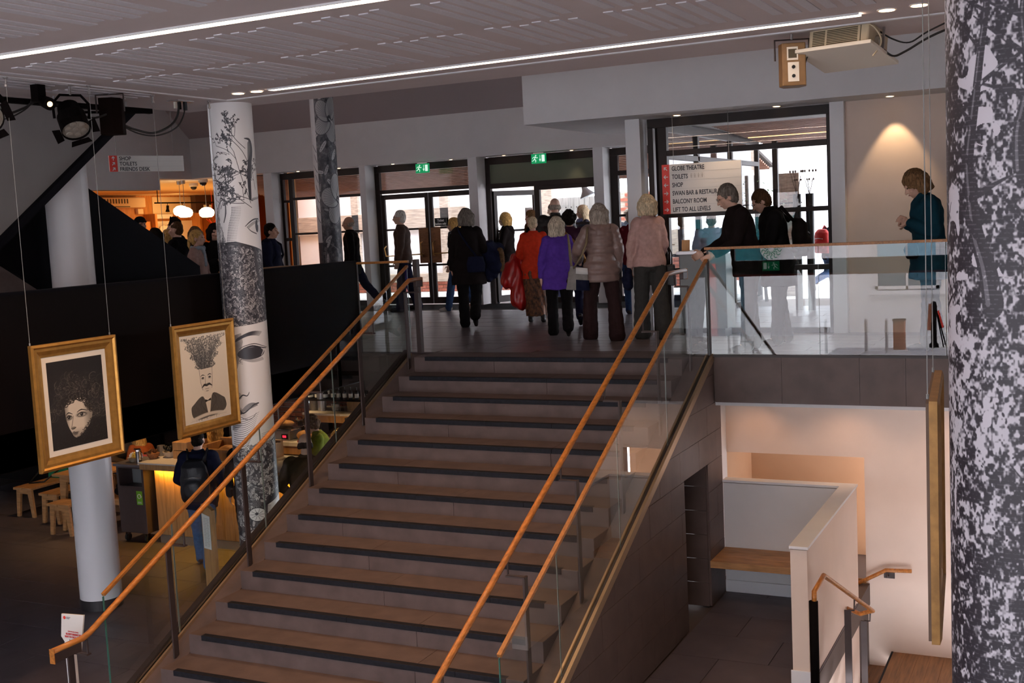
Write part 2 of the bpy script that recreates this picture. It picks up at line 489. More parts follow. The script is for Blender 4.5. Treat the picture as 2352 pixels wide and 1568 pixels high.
sbox('floor_hall', M['stone_grout'], -12.5, -16.0, F - 0.25, 4.62, 5.2, F - 0.02, label='lower hall floor under dark tiles', cat='floor')
sbox('floor_hall_right', M['stone_grout'], 4.62, -16.0, F - 0.25, 8.8, -1.75, F - 0.02, label='lower hall floor beside the basement stair', cat='floor')
# landing slabs
lb = MB()
lb.box(-1.06, 0.30, -0.33, 3.26, 7.9, -0.02)
lb.box(3.26, 0.30, -0.48, 8.8, 7.9, -0.02)
struct(lb.make('floor_landing', M['stone_grout']), 'upper landing slab', 'floor')
sbox('floor_foyer', M['stone_grout'], -16.8, -9.0, -0.33, -1.06, 7.9, -0.02, label='foyer slab over the cafe', cat='floor')
sbox('floor_shop', M['shop_wood'], -16.8, 7.9, -0.2, -9.5, 20.0, -0.005, label='shop floor', cat='floor')
# roof, side and rear walls
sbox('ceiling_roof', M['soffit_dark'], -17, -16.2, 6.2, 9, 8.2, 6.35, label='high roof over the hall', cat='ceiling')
sbox('wall_right', M['plaster'], 8.8, -16.0, -6.0, 9.0, 7.8, 6.2, label='right hall wall', cat='wall')
sbox('wall_left', M['plaster'], -12.7, -16.0, F, -12.5, 5.2, -0.33, label='left cafe wall', cat='wall')
sbox('wall_left_upper', M['plaster'], -17.0, -16.0, -0.33, -16.8, 3.0, 6.2, label='upper left wall', cat='wall')
# upper sloping soffit and downstand over the doors
sp = [(-9.49, 7.3, 3.43), (8.8, 7.3, 3.43), (8.8, 4.0, 6.2), (-9.49, 4.0, 6.2)]
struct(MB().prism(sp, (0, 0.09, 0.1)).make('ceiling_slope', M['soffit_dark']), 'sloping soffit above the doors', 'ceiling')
sbox('wall_downstand', M['plaster'], -9.49, 7.3, 2.64, 8.8, 7.75, 3.6, label='white downstand above the entrance doors', cat='wall')
# side wall of the shop opening (faces +X)
sw = MB()
sw.prism([(-9.49, 2.0, 2.41), (-9.49, 6.37, 2.41), (-9.49, 6.37, 2.63), (-9.49, 7.75, 2.63), (-9.49, 7.75, 6.2), (-9.49, 2.0, 6.2)], (-0.35, 0, 0))
struct(sw.make('wall_shop_bulkhead', M['plaster']), 'bulkhead over the shop opening', 'wall')
# boxed bulkhead above the landing on the right
sbox('wall_bulkhead', M['plaster'], 0.50, 1.86, 2.64, 8.8, 4.6, 3.9, label='white boxed bulkhead over the side windows', cat='wall')
sbox('ceiling_side_soffit', M['plaster'], 1.6, 4.6, 2.64, 8.8, 7.3, 2.76, label='soffit behind the bulkhead', cat='ceiling')
# white wall to the right of the side windows
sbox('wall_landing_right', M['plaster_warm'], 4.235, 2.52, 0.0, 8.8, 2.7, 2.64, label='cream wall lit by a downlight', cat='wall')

# ------------------------------------------------------------------ ceiling raft with perforated strips
raft = sempty('ceiling_raft', (2.0, -4.5, 2.75), 'suspended white ceiling raft with rows of perforated strips', 'ceiling')
MB().box(-1.62, -9.5, 2.75, 8.6, -1.74, 2.86).make('raft_board', M['ceiling'], raft, bevel=0.004)
MB().beam((-0.62, -2.33, 2.746), (5.9, -2.62, 2.746), 0.05, 0.012).make('raft_track', M['white_paint'], raft)
MB().box(-0.665, -9.4, 2.740, -0.625, -2.3, 2.752).make('picture_track', M['white_paint'], raft)
me_slot = MB().box(-0.034, -0.46, -0.004, 0.034, 0.46, 0.004).mesh('perforated_strip', M['slot'])
for ri, yc in enumerate((-3.72, -4.80, -6.55, -7.62)):
    x = -1.15 + 0.06 * (ri % 2); k = 0
    while x < 6.6:
        if not (abs(x + 0.645) < 0.09):
            o = link('perforated_strip', me_slot, raft, local=True)
            o.location = (x - 2.0, yc + 4.5 + 0.03 * ((k * 7 + ri) % 3 - 1) - 0.045 * (x - 2.0), -0.003)
        k += 1
        x += 0.118 if k % 6 else 0.27
def strip_light(name, label, p, q, w):
    t = thing(name, label, 'strip light', ((p[0] + q[0]) / 2, (p[1] + q[1]) / 2, 2.75), group='recessed strip lights')
    MB().beam(p, q, w, 0.012).make('diffuser', M['strip'], t)
    e = MB()
    for sgn in (-1, 1):
        d = Vector((0, sgn * (w / 2 + 0.008), 0))
        e.beam(Vector(p) + d, Vector(q) + d, 0.012, 0.016)
    e.make('trim', M['white_paint'], t)
    return t
strip_light('strip_light', 'long glowing strip light crossing the ceiling at upper left', (-1.55, -5.58, 2.744), (6.5, -5.66, 2.744), 0.085)
strip_light('strip_light', 'glowing strip light with round downlights at both its ends', (0.16, -2.70, 2.744), (5.33, -3.02, 2.744), 0.075)
def downlight(label, loc, r, group, m='downlight'):
    t = thing('downlight', label, 'downlight', loc, group=group)
    MB().lathe([(r * 1.25, -0.004), (r * 1.25, 0.004), (r, 0.008)], loc, 20).make('bezel', M['white_paint'], t, smooth=False)
    MB().lathe([(r, -0.007), (r * 0.6, -0.009), (0.001, -0.010)], loc, 18).make('lens', M[m], t)
    return t
for i, (x, y, lb_) in enumerate(((-0.20, -2.70, 'round downlight furthest left beside the strip light end'), (0.0, -2.69, 'round downlight next to the left end of the strip light'),
                             (5.51, -3.06, 'round downlight next to the right end of the strip light'), (5.72, -3.10, 'round downlight furthest right beyond the strip light'))):
    downlight(lb_, (x, y, 2.747), 0.052, 'raft downlights')
    lamp('SPOT', 'raft_downlight_beam', (x, y, 2.72), 70, WARM, 0.04, (0.25 if x < 1 else -0.15, -0.05, -1), 95, 0.8)

# ------------------------------------------------------------------ round pillars
def pillar(name, label, x, y, z0, z1, r, m, skirt=False, n=48, rz=0.0):
    t = thing(name, label, 'pillar', (x, y, z0))
    vs = []; fs = []; uv = []
    for i in range(n + 1):
        a = 2 * PI * i / n + rz
        vs += [(x + r * math.cos(a), y + r * math.sin(a), z0), (x + r * math.cos(a), y + r * math.sin(a), z1)]
    for i in range(n):
        fs.append((2 * i, 2 * i + 2, 2 * i + 3, 2 * i + 1))
        uv += [(i / n, 0), ((i + 1) / n, 0), ((i + 1) / n, 1), (i / n, 1)]
    me = bpy.data.meshes.new('shaft'); me.from_pydata(vs, [], fs); me.materials.append(m)
    ul = me.uv_layers.new(name='UVMap')
    ul.data.foreach_set('uv', [c for p in uv for c in p])
    me.polygons.foreach_set('use_smooth', [True] * n)
    link('shaft', me, t)
    if skirt:
        MB().lathe([(r * 1.03, 0), (r * 1.03, 0.11), (r * 0.99, 0.115)], (x, y, z0), n).make('skirting_band', M['base_black'], t, smooth=False)
    return t

# ------------------------------------------------------------------ the parapet over the cafe, upper flights on the left
pp = thing('parapet', 'long black solid parapet wall along the upper foyer edge', 'parapet', (-1.12, -4, -0.33))
MB().box(-1.14, -9.0, -0.33, -1.06, 0.33, 1.08).make('parapet_panel', M['black_wall'], pp)
MB().box(-1.20, -9.0, 1.08, -1.05, 0.33, 1.10).make('coping', M['black_panel'], pp)
f1 = thing('stair_flight', 'black sloping balustrade of the upper stair descending to the foyer', 'stair', (-3.5, 0.2, 0))
MB().prism([(-3.5, 0.42, 1.10), (-3.5, 0.42, 0.0), (-3.5, -0.55, 0.0), (-3.5, -3.4, 1.76), (-3.5, -3.4, 3.22)], (-0.06, 0, 0)).make('flank_panel', M['black_panel'], f1)
tb = MB()
for i in range(9):
    tb.box(-4.9, 0.2 - 0.3 * (i + 1), 0.17 * i, -3.57, 0.2 - 0.3 * i, 0.17 * (i + 1))
tb.make('steps', M['stone'], f1)
f2 = thing('stair_flight', 'grey underside and black edge of the stair rising to the level above', 'stair', (-2.8, -3.4, 1.5))
a0 = Vector((-2.7, -5.2, 0.195)); a1 = Vector((-2.7, 0.1, 4.02))
MB().prism([a0, a1, a1 + Vector((0, 0, 1.6)), a0 + Vector((0, 0, 3.6))], (-0.08, 0, 0)).make('flank_panel', mat('grey_render', (0.21, 0.195, 0.19, 1), 0.8, noise=0.04, scale=3), f2)
MB().beam(a0 + Vector((0.0, 0, -0.03)), a1 + Vector((0.0, 0, -0.03)), 0.13, 0.075, (0, 0, 1)).make('edge_strip', M['black_panel'], f2)
sbox('wall_foyer_left', M['plaster_warm'], -5.6, -9.0, 0.0, -5.5, -2.1, 3.4, label='foyer wall behind the upper stair', cat='wall')

# ------------------------------------------------------------------ tiles
def clip_poly(poly, n, d):
    out = []
    for i in range(len(poly)):
        a, b = poly[i], poly[(i + 1) % len(poly)]
        da = a[0] * n[0] + a[1] * n[1] - d; db = b[0] * n[0] + b[1] * n[1] - d
        if da <= 1e-9: out.append(a)
        if (da < 0 < db) or (db < 0 < da):
            t = da / (da - db)
            out.append((a[0] + (b[0] - a[0]) * t, a[1] + (b[1] - a[1]) * t))
    return out
def tile_mesh(w, d, h, m, name='tile'):
    g = 0.003
    return MB().box(g, g, 0, w - g, d - g, h).mesh(name, m)
def tile_field(parent, x0, x1, y0, y1, z, w, d, m, stagger=0.5, jit=0.0008, h=0.02, skip=None, limit=280):
    cache = {}; n = 0; px_, py_, pz_ = parent.location
    row = 0; y = y0
    while y < y1 - 0.01:
        dd = min(d, y1 - y)
        x = x0 - (row % 2) * stagger * w
        while x < x1 - 0.01:
            xa, xb = max(x, x0), min(x + w, x1)
            if xb - xa > 0.02 and not (skip and skip((xa + xb) / 2, y + dd / 2)):
                key = (round(xb - xa, 3), round(dd, 3))
                if key not in cache: cache[key] = tile_mesh(key[0], key[1], h, m)
                o = link('tile', cache[key], parent, local=True)
                o.location = (xa - px_, y - py_, z - h - pz_ + random.uniform(-jit, jit)); n += 1
            x += w
        y += d; row += 1
    return n
ft = sempty('floor_tiling_landing', (0, 0.4, 0), 'brown grey tiles of the upper landing', 'floor')
tile_field(ft, -4.9, 5.6, 0.47, 6.3, 0.0, 1.2, 0.30, M['floor_tile'])
ft2 = sempty('floor_tiling_hall', (0, -4, F), 'dark tiles of the lower hall', 'floor')
tile_field(ft2, -9.8, -0.46, -6.4, 2.6, F, 1.2, 0.6, M['floor_low'])
ft3 = sempty('floor_tiling_lobby', (4, -1, F), 'brown tiles of the lobby below the balcony', 'floor')
tile_field(ft3, 3.27, 4.62, -5.0, 0.5, F, 0.9, 0.6, M['floor_low'])
sbox('floor_foyer_finish', M['floor_tile'], -9.4, -9, -0.02, -4.9, 7.5, 0.0, label='foyer floor finish', cat='floor')
mt = thing('entrance_mat', 'long grey ribbed mat inside the entrance doors', 'mat', (-2.5, 6.95, 0.0))
MB().box(-7.2, 6.32, 0.0, 1.6, 7.56, 0.008).make('mat_field', M['mat_grey'], mt)
mr = MB()
for i in range(26):
    mr.box(-7.2, 6.36 + i * 0.046, 0.008, 1.6, 6.37 + i * 0.046, 0.011)
mr.make('mat_ribs', M['rubber'], mt)

# ------------------------------------------------------------------ the main stair
st = thing('staircase', 'wide brown stone staircase with blue-black nosings rising to the landing', 'staircase', (1.4, -2.5, F))
XL, XR = -0.142, 3.014
NX0, NX1 = 0.0, 2.868
random.seed(3)
for i in range(15):
    y = -i * GO; z = -i * RISE
    yb = y + (GO if i else 0.6)
    s = MB()
    cut = [XL] + sorted(random.uniform(XL + 0.5, XR - 0.5) for _ in range(1)) + [XR]
    for a, b in zip(cut[:-1], cut[1:]):
        s.box(a + 0.0012, y + 0.004, z - RISE - 0.03, b - 0.0012, yb + 0.05, z)
    s.make('step', M['stone_tread'], st, bevel=0.003, seg=1)
    c = [NX0] + sorted([random.uniform(0.5, 1.3), random.uniform(1.6, 2.5)]) + [NX1]
    for a, b in zip(c[:-1], c[1:]):
        nz = MB().box(a + 0.001, y - 0.003, z - 0.042, b - 0.001, y + 0.055, z + 0.0025)
        nz.make('nosing', M['nosing'], st, bevel=0.002, seg=1)
# sloping flank stones beside the steps, and the channels that hold the glass
def slope_pt(y, off): return SLOPE * y + off
def flank(x0, x1, top, bot, m, name, y0=-5.25, y1=0.42, parent=st):
    pts = [(x0, y0, slope_pt(y0, top)), (x0, y1, slope_pt(y1, top)), (x0, y1, slope_pt(y1, bot)), (x0, y0, slope_pt(y0, bot))]
    return MB().prism(pts, (x1 - x0, 0, 0)).make(name, m, parent)
flank(-0.40, -0.142, -0.165, -0.42, M['stone_tread'], 'sloping_margin', y1=0.30)
flank(3.014, 3.235, -0.165, -0.42, M['stone_tread'], 'sloping_margin', y1=0.30)
flank(-0.47, -0.415, -0.12, -0.42, M['bronze'], 'outer_stringer', y1=0.34)
flank(-0.365, -0.345, -0.135, -0.2, M['channel'], 'channel_lip', y1=0.30)
flank(-0.41, -0.40, -0.12, -0.2, M['channel_dark'], 'channel_gap', y1=0.30)
flank(3.175, 3.19, -0.135, -0.2, M['channel'], 'channel_lip', y1=0.28)
flank(3.205, 3.228, -0.13, -0.2, M['channel_dark'], 'channel_gap', y1=0.28)
flank(3.235, 3.262, -0.12, -0.2, M['channel'], 'channel_lip', y1=0.30)

# tiled flank wall below the stair (faces +X) with a low door recess
wf = sempty('wall_stair_flank', (3.25, -2, F), 'brown stone tiled wall under the staircase', 'wall')
DY0, DY1, DZ = -0.80, -0.02, -1.07
core = MB()
core.prism([(3.10, -5.0, F), (3.10, DY0, F), (3.10, DY0, slope_pt(DY0, -0.2)), (3.10, -5.0, slope_pt(-5.0, -0.2))], (0.135, 0, 0))
core.prism([(3.10, DY0, DZ), (3.10, DY1, DZ), (3.10, DY1, slope_pt(DY1, -0.2)), (3.10, DY0, slope_pt(DY0, -0.2))], (0.135, 0, 0))
core.prism([(3.10, DY1, F), (3.10, 0.50, F), (3.10, 0.50, -0.34), (3.10, DY1, -0.34)], (0.135, 0, 0))
core.make('wall_core', M['stone_grout'], wf)
TH, TW = 0.295, 0.60
row = 0; z = F
while z < 0:
    yy = -5.4 - (row % 2) * 0.3
    while yy < 0.5:
        base = [(yy + 0.002, z + 0.002), (yy + TW - 0.002, z + 0.002), (yy + TW - 0.002, z + TH - 0.002), (yy + 0.002, z + TH - 0.002)]
        base = clip_poly(base, (1, 0), 0.50)
        base = clip_poly(base, (-SLOPE, 1), -0.165)
        base = clip_poly(base, (0, 1), -0.02)
        pieces = []
        if base:
            if base and min(p[1] for p in base) < DZ and min(p[0] for p in base) < DY1 and max(p[0] for p in base) > DY0:
                pieces = [clip_poly(base, (1, 0), DY0), clip_poly(base, (-1, 0), -DY1),
                          clip_poly(clip_poly(clip_poly(base, (0, -1), -DZ), (-1, 0), -DY0), (1, 0), DY1)]
            else:
                pieces = [base]
        for p in pieces:
            if len(p) > 2:
                ar = abs(sum(p[k][0] * p[(k + 1) % len(p)][1] - p[(k + 1) % len(p)][0] * p[k][1] for k in range(len(p)))) / 2
                if ar > 0.002:
                    MB().prism([(3.235, a, b) for a, b in p], (0.022 + random.uniform(-0.0006, 0.0006), 0, 0)).make('tile', M['stone'], wf)
        yy += TW
    z += TH; row += 1
# the recess: tiled reveal and the door in it
for k in range(6):
    z0 = F + k * 0.25
    if z0 < DZ - 0.02:
        MB().box(2.88, DY1 - 0.022, z0 + 0.002, 3.235, DY1, min(z0 + 0.248, DZ)).make('tile', M['stone'], wf)
MB().box(2.80, DY0 - 0.02, DZ, 3.235, DY1 + 0.02, DZ + 0.02).make('recess_head', M['stone'], wf)
MB().box(2.70, DY0 - 0.06, F, 2.84, DY1 + 0.06, DZ + 0.1).make('recess_back', M['stone'], wf)
d1 = struct(bpy.data.objects.new('door_1', None), 'low dark door with black knob in the stair flank recess', 'door'); COL.objects.link(d1); d1.location = (3.1, -0.8, F)
MB().box(2.85, DY0 + 0.005, F + 0.01, 2.89, DY1 - 0.03, DZ - 0.01).make('door_leaf', M['bronze'], d1, bevel=0.003)
MB().box(2.85, DY0 - 0.02, F, 3.10, DY0, DZ).make('door_jamb', M['stone'], d1)
MB().lathe([(0.012, 0), (0.012, 0.03), (0.03, 0.04), (0.028, 0.06), (0.01, 0.065)], (2.89, -0.30, F + 0.95), 14, (1, 0, 0)).make('door_knob', M['black_metal'], d1, smooth=True)
MB().box(2.889, -0.315, F + 0.84, 2.894, -0.285, F + 0.89).make('keyhole_plate', M['black_metal'], d1)

# ------------------------------------------------------------------ balcony edge on the right
bf = sempty('trim_balcony_fascia', (4.5, 0.3, -0.48), 'brown stone fascia of the balcony edge', 'trim')
for a, b in ((3.275, 3.96), (3.96, 4.42 + 0.3), (4.72, 5.15), (5.15, 6.0), (6.0, 7.2), (7.2, 8.8)):
    MB().box(a + 0.0015, 0.275, -0.48, b - 0.0015, 0.299, -0.01).make('fascia_panel', M['stone'], bf)
MB().box(3.26, 0.27, -0.012, 8.8, 0.31, 0.012).make('edge_trim', M['channel_dark'], bf)
lf = sempty('trim_landing_fascia', (-0.7, 0.36, -0.33), 'stone fascia under the left landing glass', 'trim')
MB().box(-1.05, 0.34, -0.45, -0.42, 0.36, -0.012).make('fascia_panel', M['stone'], lf)

# ------------------------------------------------------------------ under the balcony
sbox('ceiling_lobby', M['plaster'], 3.10, 0.32, -0.52, 8.8, 2.9, -0.485, label='white soffit below the balcony', cat='ceiling')
wb = MB()
wb.box(2.9, 1.25, -1.20, 8.8, 1.40, -0.52)
wb.box(4.585, 1.25, -6.0, 8.8, 1.40, -1.20)
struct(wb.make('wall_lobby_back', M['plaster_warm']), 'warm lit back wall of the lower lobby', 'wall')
sbox('wall_lobby_recess', M['plaster_amber_shade'], 2.6, 2.30, -6.0, 4.9, 2.42, -0.52, label='amber lit recess wall behind the half wall', cat='wall')
sbox('wall_lobby_recess_side', M['plaster_amber_shade'], 2.96, 1.25, -6.0, 3.095, 2.3, -1.20, label='side of the lobby recess, tinted for dim amber light', cat='wall')
sbox('wall_lobby_side', M['plaster'], 2.96, 0.50, -6.0, 3.095, 1.25, -0.34, label='white pilaster at the end of the stair wall', cat='wall')
# half wall, an L around the basement stair
hw = sempty('wall_half', (4.0, 0.5, F), 'white L-shaped half wall with a warm lit top', 'wall')
MB().box(3.26, 0.50, F, 4.47, 0.62, -1.375).make('wall_panel', M['plaster'], hw)
MB().box(4.47, -1.745, -4.2, 4.61, 0.62, -1.375).make('wall_panel', M['plaster_warm'], hw)  # same white wall, warm light tinted into this leg
MB().box(3.255, 0.49, -1.368, 4.47, 0.63, -1.342).make('wall_cap', M['white_paint'], hw, bevel=0.003)
MB().box(4.462, -1.76, -1.368, 4.622, 0.63, -1.342).make('wall_cap', M['white_paint'], hw, bevel=0.003)
MB().box(3.26, 0.484, F, 4.47, 0.50, F + 0.13).make('baseboard', M['white_paint'], hw, bevel=0.004)
MB().box(4.455, -1.76, F, 4.625, -1.745, F + 0.13).make('baseboard', M['white_paint'], hw, bevel=0.003)
bn = thing('wall_bench', 'oak plank bench fixed to the white half wall', 'bench', (3.9, 0.2, -2.1))
for k in range(3):
    MB().box(3.262, -0.06 + k * 0.185 + 0.001, -2.135, 4.465, -0.06 + (k + 1) * 0.185 - 0.001, -2.065).make('seat_plank', M['oak_table'], bn, bevel=0.003)
MB().box(3.4, 0.05, -2.17, 3.45, 0.49, -2.136).make('bracket', M['black_metal'], bn)
MB().box(4.2, 0.05, -2.17, 4.25, 0.49, -2.136).make('bracket', M['black_metal'], bn)
for lb_, x, dbl in (('steel socket plate furthest left under the oak bench', 3.41, 1), ('double steel power socket under the oak bench', 3.62, 2), ('steel data socket plate furthest right under the oak bench', 3.93, 1)):
    t = thing('wall_socket', lb_, 'socket', (x, 0.495, -2.22))
    w = 0.088 * dbl if dbl == 1 else 0.15
    MB().box(x, 0.490, -2.275, x + w, 0.4995, -2.19).make('face_plate', M['socket'], t, bevel=0.002)
    h = MB()
    for q in range(dbl):
        cx = x + 0.044 + q * 0.066
        for dx, dz in ((0, 0.018), (-0.014, -0.01), (0.014, -0.01)):
            h.box(cx + dx - 0.004, 0.4885, -2.232 + dz - 0.005, cx + dx + 0.004, 0.4905, -2.232 + dz + 0.005)
    h.make('socket_holes', M['black_plastic'], t)
# basement stair
bs = thing('basement_stair', 'wooden stair going down behind the half wall', 'staircase', (5.2, -0.5, -3.3))
for k in range(5):
    MB().box(4.70, -1.65 + 0.36 * k, -2.72 - 0.15 * (k + 1) + 0.15, 6.6, -1.65 + 0.36 * (k + 1) + 0.02, -2.66 - 0.15 * (k + 1) + 0.15 - 0.04).make('tread', M['wood_floor'], bs)
for k in range(9):
    MB().box(4.85 + k * 0.13 + 0.001, 0.30, -3.36, 4.85 + (k + 1) * 0.13 - 0.001, 1.25, -3.30).make('landing_plank', M['wood_floor'], bs)
MB().box(4.832, 0.30, -3.37, 4.852, 1.25, -3.296).make('nosing', M['nosing'], bs)
for k in range(5):
    MB().box(4.85 - 0.3 * (k + 1), 0.30, -3.36 - 0.17 * (k + 1), 4.85 - 0.3 * k, 1.25, -3.30 - 0.17 * (k + 1)).make('tread', M['wood_floor'], bs)
sbox('trim_stairwell', M['bronze'], 4.40, 0.62, -3.5, 4.60, 2.3, -2.62)
sbox('floor_basement', M['wood_floor'], 2.6, -1.9, -5.2, 8.8, 2.3, -5.0, label='basement floor', cat='floor')
# rails of the basement stair
hr = thing('handrail', 'oak rail on dark posts sloping down beside the half wall', 'handrail', (4.77, -2.1, F))
MB().tube([(4.75, -2.16, -1.70), (4.75, -2.15, -1.585), (4.76, -1.82, -1.552), (4.90, -0.3, -2.335), (4.855, -0.29, -2.352), (4.78, -0.28, -2.385), (4.55, 0.1, -2.46)], 0.021, 10).make('rail', M['oak'], hr, smooth=True)
MB().tube([(4.745, -2.17, F), (4.745, -2.17, -1.66)], 0.036, 14).make('newel_post', M['black_metal'], hr, smooth=True)
for y, zt in ((-1.1, -2.075), (-0.3, -2.44)):
    MB().box(4.785, y - 0.008, -3.3, 4.845, y + 0.008, zt).make('post', M['bronze'], hr, bevel=0.002)
    MB().tube([(4.82, y, zt), (4.87, y, zt + 0.002), (4.875, y, zt + 0.10)], 0.008, 8).make('rail_bracket', M['bronze'], hr)
hr2 = thing('handrail', 'short oak rail bracketed to the pink lit lobby wall', 'handrail', (4.9, 1.18, -2.4))
MB().tube([(5.06, 1.17, -2.372), (4.80, 1.17, -2.385), (4.45, 1.17, -2.59), (4.1, 1.17, -2.80)], 0.021, 10).make('rail', M['oak'], hr2, smooth=True)
MB().tube([(4.81, 1.17, -2.40), (4.81, 1.18, -2.46), (4.82, 1.25, -2.46)], 0.008, 8).make('rail_bracket', M['bronze'], hr2)
MB().box(4.77, 1.235, -2.49, 4.88, 1.25, -2.43).make('bracket_plate', M['bronze'], hr2)
tr2 = thing('wall_panel', 'small oak board at the turn of the basement stair', 'panel', (4.58, 1.2, -2.7))
MB().box(4.5, 1.235, -2.86, 4.585, 1.25, -2.52).make('board', M['oak_table'], tr2)
# ------------------------------------------------------------------ glass balustrades of the stair
def stair_glass(name, label, x, y0, y1, joints, side):
    t = thing(name, label, 'balustrade', (x, (y0 + y1) / 2, -1.5))
    ys = [y0] + joints + [y1]
    for a, b in zip(ys[:-1], ys[1:]):
        pts = [(x - 0.006, a + 0.004, slope_pt(a, -0.15)), (x - 0.006, b - 0.004, slope_pt(b, -0.15)), (x - 0.006, b - 0.004, slope_pt(b, 0.835)), (x - 0.006, a + 0.004, slope_pt(a, 0.835))]
        p = MB().prism(pts, (0.012, 0, 0)).make('glass_pane', M['glass'], t)
        for yy in (a + 0.003, b - 0.003):
            MB().beam((x, yy, slope_pt(yy, -0.15)), (x, yy, slope_pt(yy, 0.835)), 0.0125, 0.002, (1, 0, 0)).make('glass_edge', M['glass_edge_pale'], t)
    MB().beam((x, y0, slope_pt(y0, 0.845)), (x, y1, slope_pt(y1, 0.845)), 0.034, 0.026).make('top_cap', M['oak_cap'], t, bevel=0.003)
    MB().beam((x, y0, slope_pt(y0, -0.05)), (x, y0, slope_pt(y0, 0.83)), 0.014, 0.006, (1, 0, 0)).make('end_edge', M['glass_edge'], t)
    return t
stair_glass('glass_balustrade', 'glass balustrade with oak cap on the left side of the stair', -0.38, -4.62, 0.36, [-3.79, -2.52, -1.27], -1)
stair_glass('glass_balustrade', 'glass balustrade with oak cap on the right side of the stair', 3.215, -4.70, 0.30, [-3.72, -2.42, -1.12], 1)
# level balustrades
lg = thing('glass_balustrade', 'short glass panel with oak cap where the stair meets the black parapet', 'balustrade', (-0.75, 0.36, 0))
MB().box(-1.06, 0.354, 0.0, -0.40, 0.366, 1.055).make('glass_pane', M['glass'], lg)
MB().box(-1.115, 0.34, 1.055, -0.36, 0.38, 1.082).make('top_cap', M['oak_cap'], lg, bevel=0.003)
MB().box(-1.10, 0.345, 0.0, -1.065, 0.375, 1.055).make('end_post', M['bronze'], lg)
MB().box(-0.30, 0.35, 0.0, -0.245, 0.42, 1.09).make('newel_post', M['bronze'], lg, bevel=0.003)
rg = thing('glass_balustrade', 'long level glass balustrade with oak cap along the balcony edge', 'balustrade', (5.5, 0.3, 0))
xs = [3.235, 4.345, 5.52, 6.7, 7.8, 8.8]
for a, b in zip(xs[:-1], xs[1:]):
    MB().box(a + 0.004, 0.294, 0.012, b - 0.004, 0.306, 1.085).make('glass_pane', M['glass'], rg)
    MB().box(b - 0.0045, 0.294, 0.012, b - 0.0025, 0.306, 1.085).make('glass_edge', M['glass_edge_pale'], rg)
MB().box(3.20, 0.28, 1.085, 8.8, 0.32, 1.112).make('top_cap', M['oak_cap'], rg, bevel=0.003)
MB().box(3.222, 0.288, 0.0, 3.242, 0.312, 1.085).make('corner_post', M['channel_dark'], rg)

# round handrails on flat posts
def handrail(label, x, px_, ys_posts, sgn, yend):
    t = thing('handrail', label, 'handrail', (x, -2.5, -1.0))
    off = 0.955
    pts = [(x, -5.46, slope_pt(-5.13, off)), (x, -5.17, slope_pt(-5.13, off)), (x, -5.10, slope_pt(-5.09, off)), (x, -0.24, slope_pt(-0.24, off)), (x, -0.17, slope_pt(-0.19, off) + 0.01), (x, yend, slope_pt(-0.19, off) + 0.012)]
    MB().tube(pts, 0.024, 12).make('rail', M['oak'], t, smooth=True)
    for (ya, yb, nm) in ((-5.46, -5.2, 'end_block'), (yend - 0.14, yend, 'end_block')):
        zt = slope_pt(-5.13, off) if ya < -3 else slope_pt(-0.19, off) + 0.012
        MB().box(x - 0.022, ya, zt - 0.085, x + 0.022, yb, zt - 0.012).make(nm, M['bronze'], t, bevel=0.005)
        MB().box(x - 0.024, (ya if ya < -3 else yb) - 0.003, zt - 0.09, x + 0.024, (ya if ya < -3 else yb) + 0.003, zt + 0.02).make('end_plate', M['oak'], t, bevel=0.001)
    for y in ys_posts:
        zr = slope_pt(y, off) if y < -0.2 else slope_pt(-0.19, off)
        MB().box(px_ - 0.008, y - 0.03, slope_pt(y, -0.17), px_ + 0.008, y + 0.03, zr - 0.13).make('post', M['bronze'], t, bevel=0.002)
        MB().tube([(px_, y, zr - 0.135), (x, y, zr - 0.13), (x, y, zr - 0.02)], 0.009, 8).make('rail_bracket', M['bronze'], t)
        MB().box(min(px_, x) - 0.012, y - 0.022, zr - 0.143, max(px_, x) + 0.012, y + 0.022, zr - 0.131).make('bracket_plate', M['bronze'], t)
    return t
handrail('round oak handrail on flat bronze posts up the left side of the stair', -0.05, -0.235, [-5.13, -4.01, -2.97, -1.95, -0.945, 0.05], 1, 0.10)
handrail('round oak handrail on flat bronze posts up the right side of the stair', 2.95, 3.085, [-5.0, -3.99, -2.98, -1.97, -0.93, 0.08], -1, 0.42)

# ------------------------------------------------------------------ entrance facade at y = 7.66
YF = 7.66
def post(name, label, x0, x1, y0, y1, z1=2.64, m='white_paint'):
    o = MB().box(x0, y0, 0, x1, y1, z1).make(name, M[m], bevel=0.004)
    return tag(o, label, 'post')
post('facade_post', 'white post at the left end of the entrance glazing', -7.76, -7.56, 7.35, YF + 0.1)
post('facade_post', 'white post left of the double doors', -5.50, -5.37, 7.30, YF + 0.1)
post('facade_post', 'white post between the double doors and the open doors', -3.20, -3.02, 7.30, YF + 0.1)
post('facade_post', 'white post right of the open doors', -0.80, -0.62, 7.30, YF + 0.1)
post('column', 'square white column beside the woman in the pink jumper', 1.61, 1.80, 2.40, 2.66)
post('facade_post', 'white post at the right end of the side window', 4.075, 4.235, 2.42, 2.70)

def frame_bars(t, bars, m='frame_brown', y=YF, d=0.08, name='frame_bar'):
    for (x0, z0, x1, z1) in bars:
        MB().box(x0, y - d / 2, z0, x1, y + d / 2, z1).make(name, M[m], t, bevel=0.003)
def panes(t, rects, y=YF, m='glass_door'):
    for (x0, z0, x1, z1) in rects:
        MB().box(x0, y - 0.006, z0, x1, y + 0.006, z1).make('glass_pane', M[m], t)
